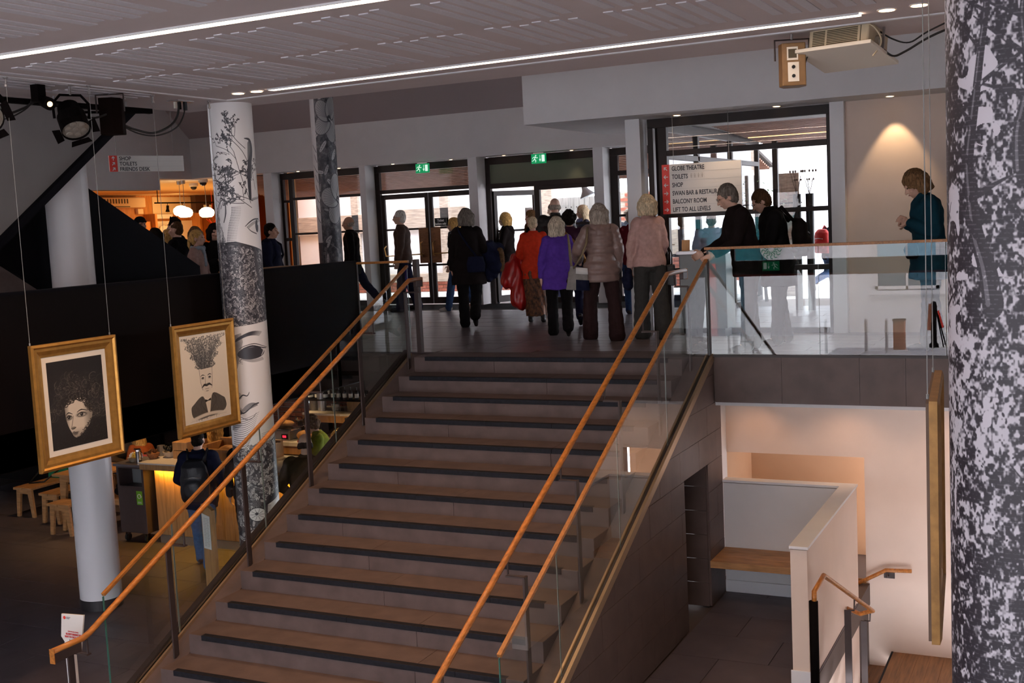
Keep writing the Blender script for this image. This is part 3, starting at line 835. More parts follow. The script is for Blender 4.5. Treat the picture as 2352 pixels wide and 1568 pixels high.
# bay A: window left of the doors
w1 = sempty('window_1', (-6.5, YF, 0), 'tall glazed bay behind the floral pillar', 'window')
frame_bars(w1, [(-7.56, 2.50, -5.50, 2.62), (-7.56, 0, -7.50, 2.5), (-7.37, 0, -7.28, 2.5), (-5.56, 0, -5.50, 2.5), (-6.42, 0, -6.34, 2.5), (-7.28, 2.09, -5.56, 2.14), (-7.28, 1.41, -5.56, 1.45), (-7.5, 2.05, -7.37, 2.10), (-7.28, 0.0, -5.56, 0.10), (-7.50, 1.30, -7.37, 1.36)])
panes(w1, [(-7.28, 2.14, -6.42, 2.5), (-6.34, 2.14, -5.56, 2.5), (-7.28, 1.45, -6.42, 2.09), (-6.34, 1.45, -5.56, 2.09), (-7.28, 0.1, -6.42, 1.41), (-6.34, 0.1, -5.56, 1.41)])
MB().box(-5.62, YF - 0.05, 1.22, -5.56, YF - 0.045, 1.36).make('notice', M['sign_red'], w1)
# bay B: closed double doors
d2 = sempty('door_2', (-4.3, YF, 0), 'closed bronze framed double doors with brass push bars', 'door')
frame_bars(d2, [(-5.37, 2.50, -3.20, 2.62), (-5.37, 0, -5.27, 2.5), (-3.26, 0, -3.20, 2.5), (-5.27, 2.10, -3.26, 2.17)])
panes(d2, [(-5.27, 2.17, -3.26, 2.50)])
def leaf(t, x0, x1, y, z1=2.08, st=0.07, mids=(1.42, 0.74), hinge=0, plate=None):
    bars = [(x0, 0.02, x0 + st, z1), (x1 - st, 0.02, x1, z1), (x0 + st, z1 - 0.09, x1 - st, z1), (x0 + st, 0.02, x1 - st, 0.14)]
    for zm in mids: bars.append((x0 + st, zm - 0.018, x1 - st, zm + 0.018))
    frame_bars(t, bars, y=y, d=0.05, name='door_stile')
    zs = [0.14] + sorted(mids) + [z1 - 0.09]
    panes(t, [(x0 + st, zs[k] + 0.018 * (k > 0), x1 - st, zs[k + 1] - 0.018 * (k < len(zs) - 2)) for k in range(len(zs) - 1)], y=y)
leaf(d2, -5.26, -4.25, YF)
leaf(d2, -4.23, -3.27, YF)
for sx in (-1, 1):
    xx = -4.24 + sx * 0.13
    MB().box(xx - 0.10, YF - 0.045, 0.78, xx + 0.10, YF - 0.03, 1.43).make('push_plate', M['copper'], d2, bevel=0.003)
    MB().tube([(xx - 0.03, YF - 0.04, 1.18), (xx - 0.03, YF - 0.12, 1.15), (xx - 0.02, YF - 0.13, 0.93), (xx - 0.02, YF - 0.04, 0.90)], 0.012, 8).make('door_handle', M['brass'], d2, smooth=True)
MB().tube([(-5.2, YF - 0.04, 1.12), (-5.2, YF - 0.11, 1.08), (-5.17, YF - 0.11, 0.93), (-4.35, YF - 0.11, 0.95)], 0.013, 8).make('push_bar', M['brass'], d2, smooth=True)
MB().tube([(-4.12, YF - 0.11, 0.95), (-3.4, YF - 0.11, 0.97), (-3.36, YF - 0.04, 1.05)], 0.013, 8).make('push_bar', M['brass'], d2, smooth=True)
tk = thing('door_sign', 'small black sign reading Ticket holders only on the door glass', 'sign', (-3.98, YF - 0.05, 1.5))
MB().box(-4.115, YF - 0.045, 1.452, -3.865, YF - 0.038, 1.60).make('sign_plate', M['black_plastic'], tk)
text('lettering', 'Ticket', 0.062, (-3.99, YF - 0.047, 1.535), M['white_text'], tk, align='CENTER', sx=0.9, bold=0.002)
text('lettering', 'holders only', 0.055, (-3.99, YF - 0.047, 1.475), M['white_text'], tk, align='CENTER', sx=0.82, bold=0.002)
# bay C: doors standing open under the olive panel
d3 = sempty('door_3', (-1.9, YF, 0), 'open entrance doors under an olive green panel', 'door')
frame_bars(d3, [(-3.02, 2.50, -0.80, 2.62), (-3.02, 0, -2.93, 2.5), (-0.87, 0, -0.80, 2.5), (-2.93, 2.07, -0.87, 2.16), (-2.07, 0.0, -1.97, 2.07)])
MB().box(-2.93, YF - 0.02, 2.16, -0.87, YF + 0.02, 2.50).make('fascia_panel', M['olive'], d3)
frame_bars(d3, [(-1.97, 1.36, -0.87, 1.40), (-1.97, 0.0, -0.87, 0.10), (-1.97, 2.0, -0.87, 2.07)])
panes(d3, [(-1.97, 1.40, -0.87, 2.0), (-1.97, 0.10, -0.87, 1.36)])
# leaf standing open outwards
ol = MB(); an = math.radians(62)
hx, hy = -2.92, YF + 0.03
dx, dy = math.cos(an), math.sin(an)
def oleaf(s0, s1, z0, z1, m, nm):
    MB().beam((hx + dx * s0, hy + dy * s0, (z0 + z1) / 2), (hx + dx * s1, hy + dy * s1, (z0 + z1) / 2), 0.045 if nm != 'glass_pane' else 0.012, z1 - z0).make(nm, M[m], d3)
for (s0, s1, z0, z1) in ((0, 0.07, 0.02, 2.03), (0.90, 0.97, 0.02, 2.03), (0.07, 0.9, 1.94, 2.03), (0.07, 0.9, 0.02, 0.14), (0.07, 0.9, 1.29, 1.325)):
    oleaf(s0, s1, z0, z1, 'frame_brown', 'door_stile')
oleaf(0.07, 0.9, 0.14, 1.29, 'glass_door', 'glass_pane'); oleaf(0.07, 0.9, 1.325, 1.94, 'glass_door', 'glass_pane')
ns = thing('door_sign', 'no smoking sticker on the open glass door leaf', 'sign', (hx + dx * 0.8, hy + dy * 0.8, 1.5))
nb = Vector((dy, -dx, 0)) * 0.012
MB().beam(Vector((hx + dx * 0.70, hy + dy * 0.70, 1.53)) + nb, Vector((hx + dx * 0.88, hy + dy * 0.88, 1.53)) + nb, 0.003, 0.36).make('sticker', M['paper'], ns)
MB().beam(Vector((hx + dx * 0.715, hy + dy * 0.715, 1.40)) + nb * 1.3, Vector((hx + dx * 0.865, hy + dy * 0.865, 1.40)) + nb * 1.3, 0.003, 0.07).make('red_panel', M['sign_red'], ns)
cc = Vector((hx + dx * 0.79, hy + dy * 0.79, 1.60)) + nb * 1.3
tp = [cc + Vector((dx, dy, 0)) * 0.062 * math.cos(a) + Vector((0, 0, 1)) * 0.062 * math.sin(a) for a in [2 * PI * k / 20 for k in range(21)]]
MB().tube(tp, 0.007, 6).make('red_ring', M['sign_red'], ns)
MB().tube([cc + Vector((dx, dy, 0)) * 0.045 + Vector((0, 0, -0.045)), cc - Vector((dx, dy, 0)) * 0.045 + Vector((0, 0, 0.045))], 0.006, 6).make('red_bar', M['sign_red'], ns)
# bay D
w2 = sempty('window_2', (0.5, YF, 0), 'glazed bay right of the open doors with a brass rail', 'window')
frame_bars(w2, [(-0.62, 2.50, 1.75, 2.62), (-0.62, 0, -0.48, 2.5), (1.65, 0, 1.75, 2.5), (0.55, 0, 0.63, 2.5), (-0.48, 2.16, 1.65, 2.24), (-0.48, 1.46, 1.65, 1.50), (-0.48, 0.74, 1.65, 0.79), (-0.48, 0, 1.65, 0.1)])
panes(w2, [(-0.48, 2.24, 0.55, 2.5), (-0.48, 1.50, 0.55, 2.16), (-0.48, 0.79, 0.55, 1.46), (-0.48, 0.1, 0.55, 0.74), (0.63, 0.1, 1.65, 0.74), (0.63, 0.79, 1.65, 1.46), (0.63, 1.5, 1.65, 2.16)])
MB().tube([(-0.42, YF - 0.08, 0.95), (0.5, YF - 0.08, 0.95)], 0.012, 8).make('push_bar', M['brass'], w2)
# return glazing from the doors forward to the side window (faces -X)
w3 = sempty('window_3', (1.80, 5.1, 0), 'glazed return between the doors and the side window', 'window')
for (y0, z0, y1, z1) in ((2.70, 2.5, YF, 2.62), (2.70, 0, 2.78, 2.5), (4.3, 0, 4.38, 2.5), (6.0, 0, 6.08, 2.5), (7.58, 0, 7.66, 2.5), (2.78, 2.16, 7.58, 2.23), (2.78, 0.0, 7.58, 0.08)):
    MB().box(1.87, y0, z0, 1.95, y1, z1).make('frame_bar', M['frame_brown'], w3, bevel=0.003)
for (y0, y1) in ((2.78, 4.3), (4.38, 6.0), (6.08, 7.58)):
    MB().box(1.904, y0, 0.08, 1.916, y1, 2.16).make('glass_pane', M['glass_door'], w3)
    MB().box(1.904, y0, 2.23, 1.916, y1, 2.5).make('glass_pane', M['glass_door'], w3)
# side window at y = 2.5
w4 = sempty('window_4', (3.0, 2.55, 0), 'large side window behind the directory sign', 'window')
frame_bars(w4, [(1.86, 2.52, 4.08, 2.63), (1.86, 0, 1.93, 2.52), (1.99, 0, 2.10, 2.52), (4.02, 0, 4.08, 2.52), (2.10, 2.17, 4.02, 2.235), (2.10, 1.42, 4.02, 1.475), (2.10, 0.74, 4.02, 0.80), (2.1, 0, 4.02, 0.06)], y=2.55, d=0.09)
panes(w4, [(2.10, 2.235, 4.02, 2.52), (2.10, 1.475, 4.02, 2.17), (2.10, 0.80, 4.02, 1.42), (2.10, 0.06, 4.02, 0.74)], y=2.55)
# small soffit downlights
k = 0
for lb_, x, y, rr in (('soffit downlight above the leftmost glazed bay', -7.0, 7.46, .028), ('soffit downlight right of the floral pillar', -6.05, 7.46, .028), ('soffit downlight left of the first exit sign', -4.85, 7.46, .028), ('soffit downlight right of the first exit sign', -3.62, 7.46, .028),
                     ('soffit downlight left of the second exit sign', -2.55, 7.46, .028), ('soffit downlight right of the second exit sign', -1.25, 7.46, .028), ('soffit downlight above the column by the pink jumper', 2.30, 2.34, .04),
                     ('soffit downlight above the directory sign', 3.505, 2.30, .04), ('soffit downlight washing the cream wall on the right', 4.76, 2.28, .04)):
    downlight(lb_, (x, y, 2.638), rr, 'soffit downlights')
lamp('SPOT', 'wall_washer', (4.77, 2.30, 2.62), 34, (1.0, 0.70, 0.40), 0.02, (0.02, 0.17, -1), 62, 0.45)
lamp('SPOT', 'sign_washer', (3.0, 1.95, 2.62), 26, SOFTWARM, 0.03, (-0.1, 0.2, -1), 80, 0.8)
lamp('SPOT', 'sign_washer', (2.30, 2.2, 2.62), 12, SOFTWARM, 0.03, (0, 0.0, -1), 90, 0.8)
for x in (-4.85, -1.25):
    lamp('SPOT', 'door_downlight', (x, 7.45, 2.62), 8, SOFTWARM, 0.03, (0, 0.05, -1), 70, 0.7)

# exit signs
def exit_sign(label, x, y, z, w=0.27, hgt=0.165, face=-1):
    t = thing('exit_sign', label, 'exit sign', (x, y, z), group='green exit signs')
    MB().box(x - w / 2, y - 0.02, z - hgt / 2, x + w / 2, y + 0.02, z + hgt / 2).make('light_box', M['exit_green'], t, bevel=0.003)
    yf = y + face * 0.0215
    def P(px_, pz_): return (x - face * px_ * w, yf, z + pz_ * hgt)
    g = MB()
    def poly(pts): g.prism([P(*p) for p in pts], (0, face * 0.002, 0))
    poly([(0.24, -0.32), (0.44, -0.32), (0.44, 0.36), (0.24, 0.36)])
    poly([(0.115, -0.05), (0.135, -0.05), (0.135, 0.36), (0.115, 0.36)])
    poly([(0.06, -0.05), (0.19, -0.05), (0.125, -0.32)])
    # running figure
    hd = [(-0.17 + 0.045 * math.cos(a), 0.32 + 0.075 * math.sin(a)) for a in [2 * PI * q / 12 for q in range(12)]]
    poly(hd)
    for a, b, wd in (((-0.2, 0.2), (-0.27, -0.06), .05), ((-0.2, 0.2), (-0.1, 0.06), .03), ((-0.1, 0.06), (-0.03, 0.12), .03), ((-0.22, 0.2), (-0.36, 0.14), .03), ((-0.36, 0.14), (-0.40, 0.0), .028),
                     ((-0.27, -0.06), (-0.17, -0.16), .038), ((-0.17, -0.16), (-0.2, -0.36), .034), ((-0.27, -0.06), (-0.36, -0.2), .038), ((-0.36, -0.2), (-0.45, -0.24), .032)):
        d = (b[0] - a[0], (b[1] - a[1]) * 0.61); L = math.hypot(*d); nx, nz = -d[1] / L * wd / 2, d[0] / L * wd / 2 / 0.61
        poly([(a[0] + nx, a[1] + nz), (b[0] + nx, b[1] + nz), (b[0] - nx, b[1] - nz), (a[0] - nx, a[1] - nz)])
    g.make('pictogram', M['exit_white'], t)
    MB().box(x - 0.1, y - 0.015, z + hgt / 2, x + 0.1, y + 0.015, z + hgt / 2 + 0.02).make('mount', M['steel'], t)
    return t
exit_sign('green exit sign above the closed double doors', -4.08, 7.22, 2.503)
exit_sign('green exit sign above the open doors', -1.765, 7.22, 2.522)

# ------------------------------------------------------------------ signs
def arrow(m, cx, cz, ang, L, y, wd):
    ca, sa = math.cos(ang), math.sin(ang)
    def P(a, b): return (cx + a * ca - b * sa, y, cz + a * sa + b * ca)
    m.prism([P(-L / 2, -wd / 2), (P(L / 2 - wd * .5, -wd / 2)), P(L / 2 - wd * .5, wd / 2), P(-L / 2, wd / 2)], (0, -0.002, 0))
    for s in (1, -1):
        m.prism([P(L / 2, 0), P(L / 2 - L * .42, s * L * .42), P(L / 2 - L * .42 - wd * .7, s * (L * .42 - wd * .7)), P(L / 2 - wd * 1.4, 0)], (0, -0.002, 0))
dsn = thing('directory_sign', 'white hanging directory sign with six destinations and red arrow strip', 'sign', (2.6, 2.3, 1.75))
X0, X1, Z0, Z1 = 2.107, 3.075, 1.468, 2.056
MB().box(X0, 2.285, Z0, X1, 2.315, Z1).make('sign_board', M['sign_white'], dsn, bevel=0.002)
MB().box(X0 - 0.001, 2.2825, Z0 - 0.001, X0 + 0.092, 2.29, Z1 + 0.001).make('red_strip', M['sign_red'], dsn)
rows = ['GLOBE THEATRE', 'TOILETS', 'SHOP', 'SWAN BAR & RESTAURANT', 'BALCONY ROOM', 'LIFT TO ALL LEVELS']
angs = [PI * .75, PI, PI, 0, 0, 0]
rh = (Z1 - Z0) / 6
ar = MB(); rl = MB()
for k, (s_, a_) in enumerate(zip(rows, angs)):
    zc = Z1 - rh * (k + 0.5)
    text('lettering', s_, 0.076, (X0 + 0.122, 2.2835, zc - 0.027), M['sign_text'], dsn, sx=0.70, bold=0.0012)
    ar = MB(); arrow(ar, X0 + 0.046, zc, a_, 0.056, 2.282, 0.0085); ar.make('arrow', M['white_text'], dsn)
    if k: rl.box(X0 + 0.1, 2.2835, Z1 - rh * k - 0.001, X1, 2.2855, Z1 - rh * k + 0.001)
rl.make('rules', M['line_grey'], dsn)
fp = MB(); zc = Z1 - rh * 1.5
for q, xx in enumerate((2.47, 2.515, 2.56, 2.605)):
    fp.ell((xx, 2.2835, zc + 0.022), (0.007, 0.002, 0.007), n=8, m=6)
    fp.prism([(xx - 0.011, 2.2845, zc + 0.012), (xx + 0.011, 2.2845, zc + 0.012), (xx + 0.006, 2.2845, zc - 0.026), (xx - 0.006, 2.2845, zc - 0.026)], (0, -0.001, 0))
    fp.box(xx + 0.021, 2.2835, zc - 0.028, xx + 0.023, 2.2845, zc + 0.03)
fp.make('pictograms', M['sign_faint'], dsn)
for x in (2.25, 2.93): MB().tube([(x, 2.3, Z1), (x, 2.3, 2.64)], 0.003, 6).make('hanger', M['wire'], dsn)
# the smaller sign by the shop, hung at an angle
sg = thing('directory_sign', 'small hanging sign with three red arrows pointing to the shop and toilets', 'sign', (-5.5, 1.77, 2.56), rz=math.radians(68))
SW, SH = 1.13, 0.225
MB().box(-SW / 2, -0.012, -SH / 2, SW / 2, 0.012, SH / 2).make('sign_board', M['sign_white'], sg, local=True)
MB().box(-SW / 2 - 0.001, -0.0145, -SH / 2, -SW / 2 + 0.115, 0, SH / 2 + 0.001).make('red_strip', M['sign_red'], sg, local=True)
ar = MB(); rl = MB()
for k, (s_, a_) in enumerate((('SHOP', PI / 2), ('TOILETS', PI / 4), ('FRIENDS DESK', PI / 4))):
    zc = SH / 2 - SH / 3 * (k + .5)
    me = text_mesh(s_, 0.076, 0.001, 0.92, 0.001); me.transform(Matrix.Translation((-SW / 2 + 0.145, -0.0135, zc - 0.027)) @ Euler((PI / 2, 0, 0)).to_matrix().to_4x4())
    me.materials.clear(); me.materials.append(M['sign_text']); link('lettering', me, sg, local=True)
    ar = MB(); arrow(ar, -SW / 2 + 0.058, zc, a_, 0.06, -0.0135, 0.011); ar.make('arrow', M['white_text'], sg, local=True)
    if k: rl.box(-SW / 2 + 0.12, -0.0135, SH / 2 - SH / 3 * k - 0.001, SW / 2, -0.0115, SH / 2 - SH / 3 * k + 0.001)
rl.make('rules', M['line_grey'], sg, local=True)
for x in (-0.45, 0.42): MB().tube([(x, 0, SH / 2), (x, 0, 3.64)], 0.003, 6).make('hanger', M['wire'], sg, local=True)

# reception desk behind the glass
dk = thing('reception_desk', 'grey reception desk below the directory sign', 'desk', (2.55, 2.1, 0))
MB().box(2.36, 2.06, 0.10, 2.92, 2.42, 0.98).make('desk_front', M['desk_grey'], dk, bevel=0.004)
MB().box(2.33, 2.03, 0.98, 2.96, 2.45, 1.02).make('desk_top', M['steel'], dk, bevel=0.003)
MB().box(2.40, 2.1, 0.0, 2.88, 2.38, 0.10).make('plinth', M['base_black'], dk)
lf_ = thing('leaflet_holder', 'small leaflet on the grey desk behind the pink jumper', 'leaflet', (2.40, 2.2, 1.02))
MB().obox((2.40, 2.2, 1.085), (0.10, 0.006, 0.13), (-0.15, 0, 0)).make('leaflet_sheet', M['oak_pale'], lf_)

# ------------------------------------------------------------------ hung pictures
def frame_picture(name, label, cat_mat, w, h, loc, rz, wires, front='print', gm='gold'):
    # local frame: picture faces -Y, width along X
    t = thing(name, label, 'picture', loc, rz)
    fw = 0.105
    prof = [(0, -0.0), (0.0, -0.032), (0.020, -0.040), (0.034, -0.026), (0.055, -0.026), (0.085, -0.014), (fw, -0.010), (fw, 0.0)]
    co = [(-w / 2, -h / 2), (w / 2, -h / 2), (w / 2, h / 2), (-w / 2, h / 2)]
    inn = [(1, 1), (-1, 1), (-1, -1), (1, -1)]
    for k in range(4):
        a, b = co[k], co[(k + 1) % 4]; ia, ib = inn[k], inn[(k + 1) % 4]
        m = MB(); vs = []
        for d, y in prof: vs.append((a[0] + ia[0] * d, y, a[1] + ia[1] * d))
        for d, y in prof: vs.append((b[0] + ib[0] * d, y, b[1] + ib[1] * d))
        n = len(prof); fs = []
        for q in range(n):
            q2 = (q + 1) % n
            fs.append((q, q2, n + q2, n + q))
        m.add(vs, fs)
        m.make('frame_rail', M[gm], t, local=True)
    MB().box(-w / 2 + 0.01, 0.0, -h / 2 + 0.01, w / 2 - 0.01, 0.012, h / 2 - 0.01).make('backing_board', M['backing'], t, local=True)
    MB().box(-w / 2 + 0.07, -0.006, -h / 2 + 0.07, w / 2 - 0.07, -0.002, h / 2 - 0.07).make('mount_card', M['mount'], t, local=True)
    if cat_mat:
        (pm, mx, mt_, mb_) = cat_mat
        me = bpy.data.meshes.new(front)
        x0, x1, z0, z1 = -w / 2 + mx, w / 2 - mx, -h / 2 + mb_, h / 2 - mt_
        me.from_pydata([(x0, -0.0085, z0), (x1, -0.0085, z0), (x1, -0.0085, z1), (x0, -0.0085, z1), (x0, -0.006, z0), (x1, -0.006, z0), (x1, -0.006, z1), (x0, -0.006, z1)], [], [(0, 1, 2, 3), (7, 6, 5, 4), (0, 4, 5, 1), (1, 5, 6, 2), (2, 6, 7, 3), (3, 7, 4, 0)])
        ul = me.uv_layers.new(name='UVMap')
        uvs = [(0, 0), (1, 0), (1, 1), (0, 1)] + [(0, 0)] * 20
        ul.data.foreach_set('uv', [c for p in uvs for c in p])
        me.materials.append(pm); link(front, me, t, local=True)
    R = Euler((0, 0, rz)).to_matrix()
    for sx in wires:
        o = Vector((sx, 0.006, h / 2))
        m = MB().tube([o, o + Vector((0, 0, 0.02))], 0.006, 8)
        m.tube([o + Vector((0, 0, 0.02)), Vector((sx, 0.006, 2.735 - loc[2]))], 0.0022, 6)
        m.make('hanging_wire', M['wire'], t, local=True)
        MB().lathe([(0.004, 0), (0.013, 0.004), (0.013, 0.02), (0.008, 0.026), (0.008, 0.06), (0.018, 0.065), (0.018, 0.075)], Vector((sx, 0.006, 2.665 - loc[2])), 10).make('wire_gripper', M['steel'], t, local=True)
    return t

# ------------------------------------------------------------------ projector, speakers, stage lamps
def cable(name, label, pts, r=0.008, m='rubber'):
    # smooth curve through the points
    P = [Vector(p) for p in pts]; out = []
    for i in range(len(P) - 1):
        p0, p1, p2, p3 = P[max(i - 1, 0)], P[i], P[i + 1], P[min(i + 2, len(P) - 1)]
        for k in range(6):
            u = k / 6
            out.append(0.5 * ((2 * p1) + (p2 - p0) * u + (2 * p0 - 5 * p1 + 4 * p2 - p3) * u * u + (3 * p1 - p0 - 3 * p2 + p3) * u ** 3))
    out.append(P[-1])
    o = MB().tube(out, r, 6).make(name, M[m], None, smooth=True)
    return tag(o, label, 'cable')
pj = thing('projector', 'cream ceiling projector with side grilles on a white tray', 'projector', (5.13, -2.35, 2.625), rz=math.radians(-14))
pj.rotation_euler = (math.radians(-13), 0, math.radians(-14))
MB().box(-0.24, -0.16, -0.045, 0.22, 0.20, 0.125).make('case', M['projector'], pj, bevel=0.02, local=True, seg=3)
MB().box(-0.30, -0.24, -0.085, 0.28, 0.27, -0.058).make('tray', M['label_white'], pj, bevel=0.004, local=True)
g = MB()
for k in range(9):
    g.box(-0.205, -0.1615, -0.025 + k * 0.0125, -0.11, -0.1585, -0.018 + k * 0.0125)
    g.box(-0.095, -0.1615, -0.025 + k * 0.0125, 0.14, -0.1585, -0.018 + k * 0.0125)
g.make('vent_slats', M['grille'], pj, local=True)
MB().box(0.16, -0.163, -0.03, 0.165, -0.158, 0.1).make('seam', M['grille'], pj, local=True)
MB().tube([(0.22, 0.0, 0.0), (0.255, 0.0, 0.0)], 0.05, 16).make('projector_lens', M['lens'], pj, local=True)
br = MB()
for sx in (-0.16, 0.14):
    br.box(sx - 0.012, 0.0, 0.125, sx + 0.012, 0.03, 0.13)
br.box(-0.05, -0.02, 0.0, 0.0, 0.03, 0.13 + 0.0)
br.tube([(-0.02, 0.02, 0.12), (-0.02, 0.02, 0.135)], 0.03, 12)
br.box(0.245, 0.02, -0.07, 0.262, 0.035, 0.12); br.box(-0.28, 0.02, -0.07, -0.263, 0.035, 0.12)
br.make('cradle', M['steel'], pj, local=True)
cable('cable', 'black cable looping from the speaker to the projector', [(4.82, -2.42, 2.50), (4.86, -2.43, 2.60), (4.90, -2.40, 2.70), (4.98, -2.3, 2.74)], 0.006)
cable('cable', 'bundle of cables hanging right of the projector, lower loop', [(5.36, -2.35, 2.60), (5.45, -2.4, 2.52), (5.56, -2.5, 2.535), (5.78, -2.6, 2.62), (6.3, -2.8, 2.74)], 0.008)
cable('cable', 'thin cable hanging right of the projector, upper loop', [(5.33, -2.32, 2.73), (5.45, -2.4, 2.64), (5.58, -2.5, 2.59), (5.72, -2.6, 2.64), (6.0, -2.7, 2.73)], 0.006)
cable('cable', 'grey cable curling over the projector case', [(4.95, -2.52, 2.745), (5.15, -2.53, 2.765), (5.30, -2.53, 2.75), (5.37, -2.5, 2.68), (5.38, -2.48, 2.60), (5.33, -2.52, 2.52)], 0.006, 'projector')
def speaker(label, loc, rz, m, back=True, tilt=0.0):
    t = thing('loudspeaker', label, 'loudspeaker', loc, rz)
    # trapezoid cabinet
    MB().prism([(-0.085, -0.10, -0.155), (0.085, -0.10, -0.155), (0.10, 0.0, -0.155), (0.06, 0.10, -0.155), (-0.06, 0.10, -0.155), (-0.10, 0.0, -0.155)], (0, 0, 0.31)).make('cabinet', M[m], t, bevel=0.006, local=True)
    if back:
        MB().box(-0.05, -0.104, 0.03, 0.03, -0.099, 0.125).make('rating_plate', M['label_white'], t, local=True)
        MB().box(-0.04, -0.106, 0.045, 0.02, -0.103, 0.11).make('printed_label', M['grille'], t, local=True)
        MB().box(-0.045, -0.104, -0.125, 0.035, -0.099, 0.015).make('terminal_plate', M['label_white'], t, local=True)
        tt = MB()
        for z in (-0.02, -0.085): tt.tube([(-0.005, -0.099, z), (-0.005, -0.115, z)], 0.013, 10)
        tt.make('terminals', M['black_plastic'], t, local=True)
    MB().tube([(-0.125, 0, 0.04), (-0.125, 0, 0.19), (0.125, 0, 0.19), (0.125, 0, 0.04)], 0.008, 6).make('yoke', M['bronze'], t, local=True)
    MB().lathe([(0.011, 0.19), (0.011, 0.25), (0.03, 0.252), (0.03, 0.262)], (0, 0, 0), 10).make('ceiling_mount', M['steel'], t, local=True)
    return t
speaker('brown loudspeaker on a yoke left of the projector', (4.735, -2.42, 2.52), math.radians(20), 'speaker_brown')
speaker('dark loudspeaker hanging at the right end of the stage lamps', (-0.90, -3.57, 2.545), math.radians(200), 'speaker_black', back=False)
def parcan(label, loc, aim, r=0.115, L=0.27, lit=False):
    t = thing('stage_lamp', label, 'stage lamp', loc)
    a = Vector(aim).normalized()
    R = Vector((0, 0, 1)).rotation_difference(a).to_matrix()
    MB().lathe([(0.03, -L * .5), (r * .75, -L * .48), (r * .85, -L * .2), (r, -L * .1), (r, L * .5), (r * .96, L * .5), (r * .96, L * .42)], loc, 24, a).make('can', M['black_metal'], t, smooth=False)
    ln = MB().lathe([(r * .95, L * .40), (r * .95, L * .43), (r * .5, L * .455), (0.002, L * .46)], loc, 24, a)
    ln.make('lens', M['lens'], t)
    cl = MB()
    for k in range(7):
        an = 2 * PI * k / 6
        o = Vector((0, 0, 0)) if k == 6 else Vector((math.cos(an), math.sin(an), 0)) * r * .58
        cl.lathe([(r * .26, 0), (r * .22, 0.008), (0.002, 0.012)], Vector(loc) + R @ (o + Vector((0, 0, L * .44))), 12, a)
    cl.make('lens_cells', M['foil'] if False else M['lens'], t)
    bd = MB()
    for an in (0, PI / 2, PI, 3 * PI / 2):
        u = Vector((math.cos(an), math.sin(an), 0)); s = Vector((-math.sin(an), math.cos(an), 0))
        c0 = Vector(loc) + R @ (u * r * 1.0 + Vector((0, 0, L * .5)))
        bd.prism([c0 + R @ (s * -r * .6), c0 + R @ (s * r * .6), c0 + R @ (s * r * .75 + u * 0.06), c0 + R @ (s * -r * .75 + u * 0.06)], R @ Vector((0, 0, 0.004)))
    bd.make('colour_frame', M['black_metal'], t)
    zc = 2.70
    sd = Vector((a.y, -a.x, 0)).normalized() * (r + 0.025)
    lv = Vector(loc)
    MB().tube([lv - sd, lv - sd * 1.05 + Vector((0, 0, 0.12)), lv - sd * .6 + Vector((0, 0, 0.19)), lv + sd * .6 + Vector((0, 0, 0.19)), lv + sd * 1.05 + Vector((0, 0, 0.12)), lv + sd], 0.011, 8).make('yoke', M['black_metal'], t, smooth=True)
    MB().tube([lv + Vector((0, 0, 0.19)), Vector((loc[0], loc[1], 2.75))], 0.013, 8).make('hook_clamp', M['steel'], t)
    return t
parcan('black stage lamp with cell lens beside the dark loudspeaker', (-0.80, -4.11, 2.49), (0.5, -0.25, -0.72))
parcan('black stage lamp cut by the left edge of the picture', (-0.80, -4.98, 2.48), (0.75, -0.35, -0.35))
sp2 = thing('stage_lamp', 'small black spotlight with glowing orange lens', 'stage lamp', (-0.78, -4.38, 2.60))
MB().lathe([(0.03, -0.09), (0.045, -0.08), (0.05, 0.02), (0.05, 0.08)], (-0.78, -4.38, 2.60), 16, (0.85, -0.4, -0.25)).make('can', M['black_metal'], sp2)
MB().lathe([(0.03, 0.078), (0.002, 0.085)], (-0.78, -4.38, 2.60), 14, (0.85, -0.4, -0.25)).make('lens', M['lens_lit'], sp2)
MB().box(-0.86, -4.46, 2.61, -0.78, -4.38, 2.74).make('driver_box', M['black_metal'], sp2)
MB().tube([(-0.83, -4.44, 2.62), (-0.83, -4.44, 2.75)], 0.012, 8).make('hook_clamp', M['steel'], sp2)
tb_ = thing('lighting_bar', 'black tapering lighting bar under the ceiling edge', 'bar', (-1.2, -4.2, 2.62))
MB().beam((-1.55, -5.3, 2.70), (-1.20, -2.75, 2.665), 0.05, 0.045).make('bar', M['black_metal'], tb_)
MB().beam((-1.30, -3.5, 2.62), (-1.20, -2.75, 2.655), 0.03, 0.02).make('lower_bar', M['black_metal'], tb_)
for i, y in enumerate((-3.0, -3.75, -4.6, -5.1)):
    MB().tube([(-1.23 - 0.137 * (-(y + 2.75)) , y, 2.68), (-1.23 - 0.137 * (-(y + 2.75)), y, 2.752)], 0.012, 8).make('drop_rod', M['steel'], tb_)
cable('cable', 'black cables looping from the dark loudspeaker up to the ceiling socket', [(-0.90, -3.50, 2.50), (-0.90, -3.3, 2.45), (-0.92, -3.05, 2.43), (-0.93, -2.82, 2.50), (-0.95, -2.68, 2.60), (-0.95, -2.64, 2.72)], 0.011)
cable('cable', 'thin black cable under the thicker loop beside the loudspeaker', [(-0.90, -3.47, 2.48), (-0.90, -3.25, 2.415), (-0.91, -3.0, 2.41), (-0.91, -2.75, 2.49), (-0.92, -2.62, 2.62), (-0.92, -2.60, 2.72)], 0.007)
cable('cable', 'black cables slung between the stage lamps', [(-0.80, -4.9, 2.50), (-0.86, -4.7, 2.50), (-0.9, -4.5, 2.56), (-0.95, -4.3, 2.63), (-0.95, -4.0, 2.60), (-0.9, -3.8, 2.52), (-0.85, -3.6, 2.58)], 0.01)
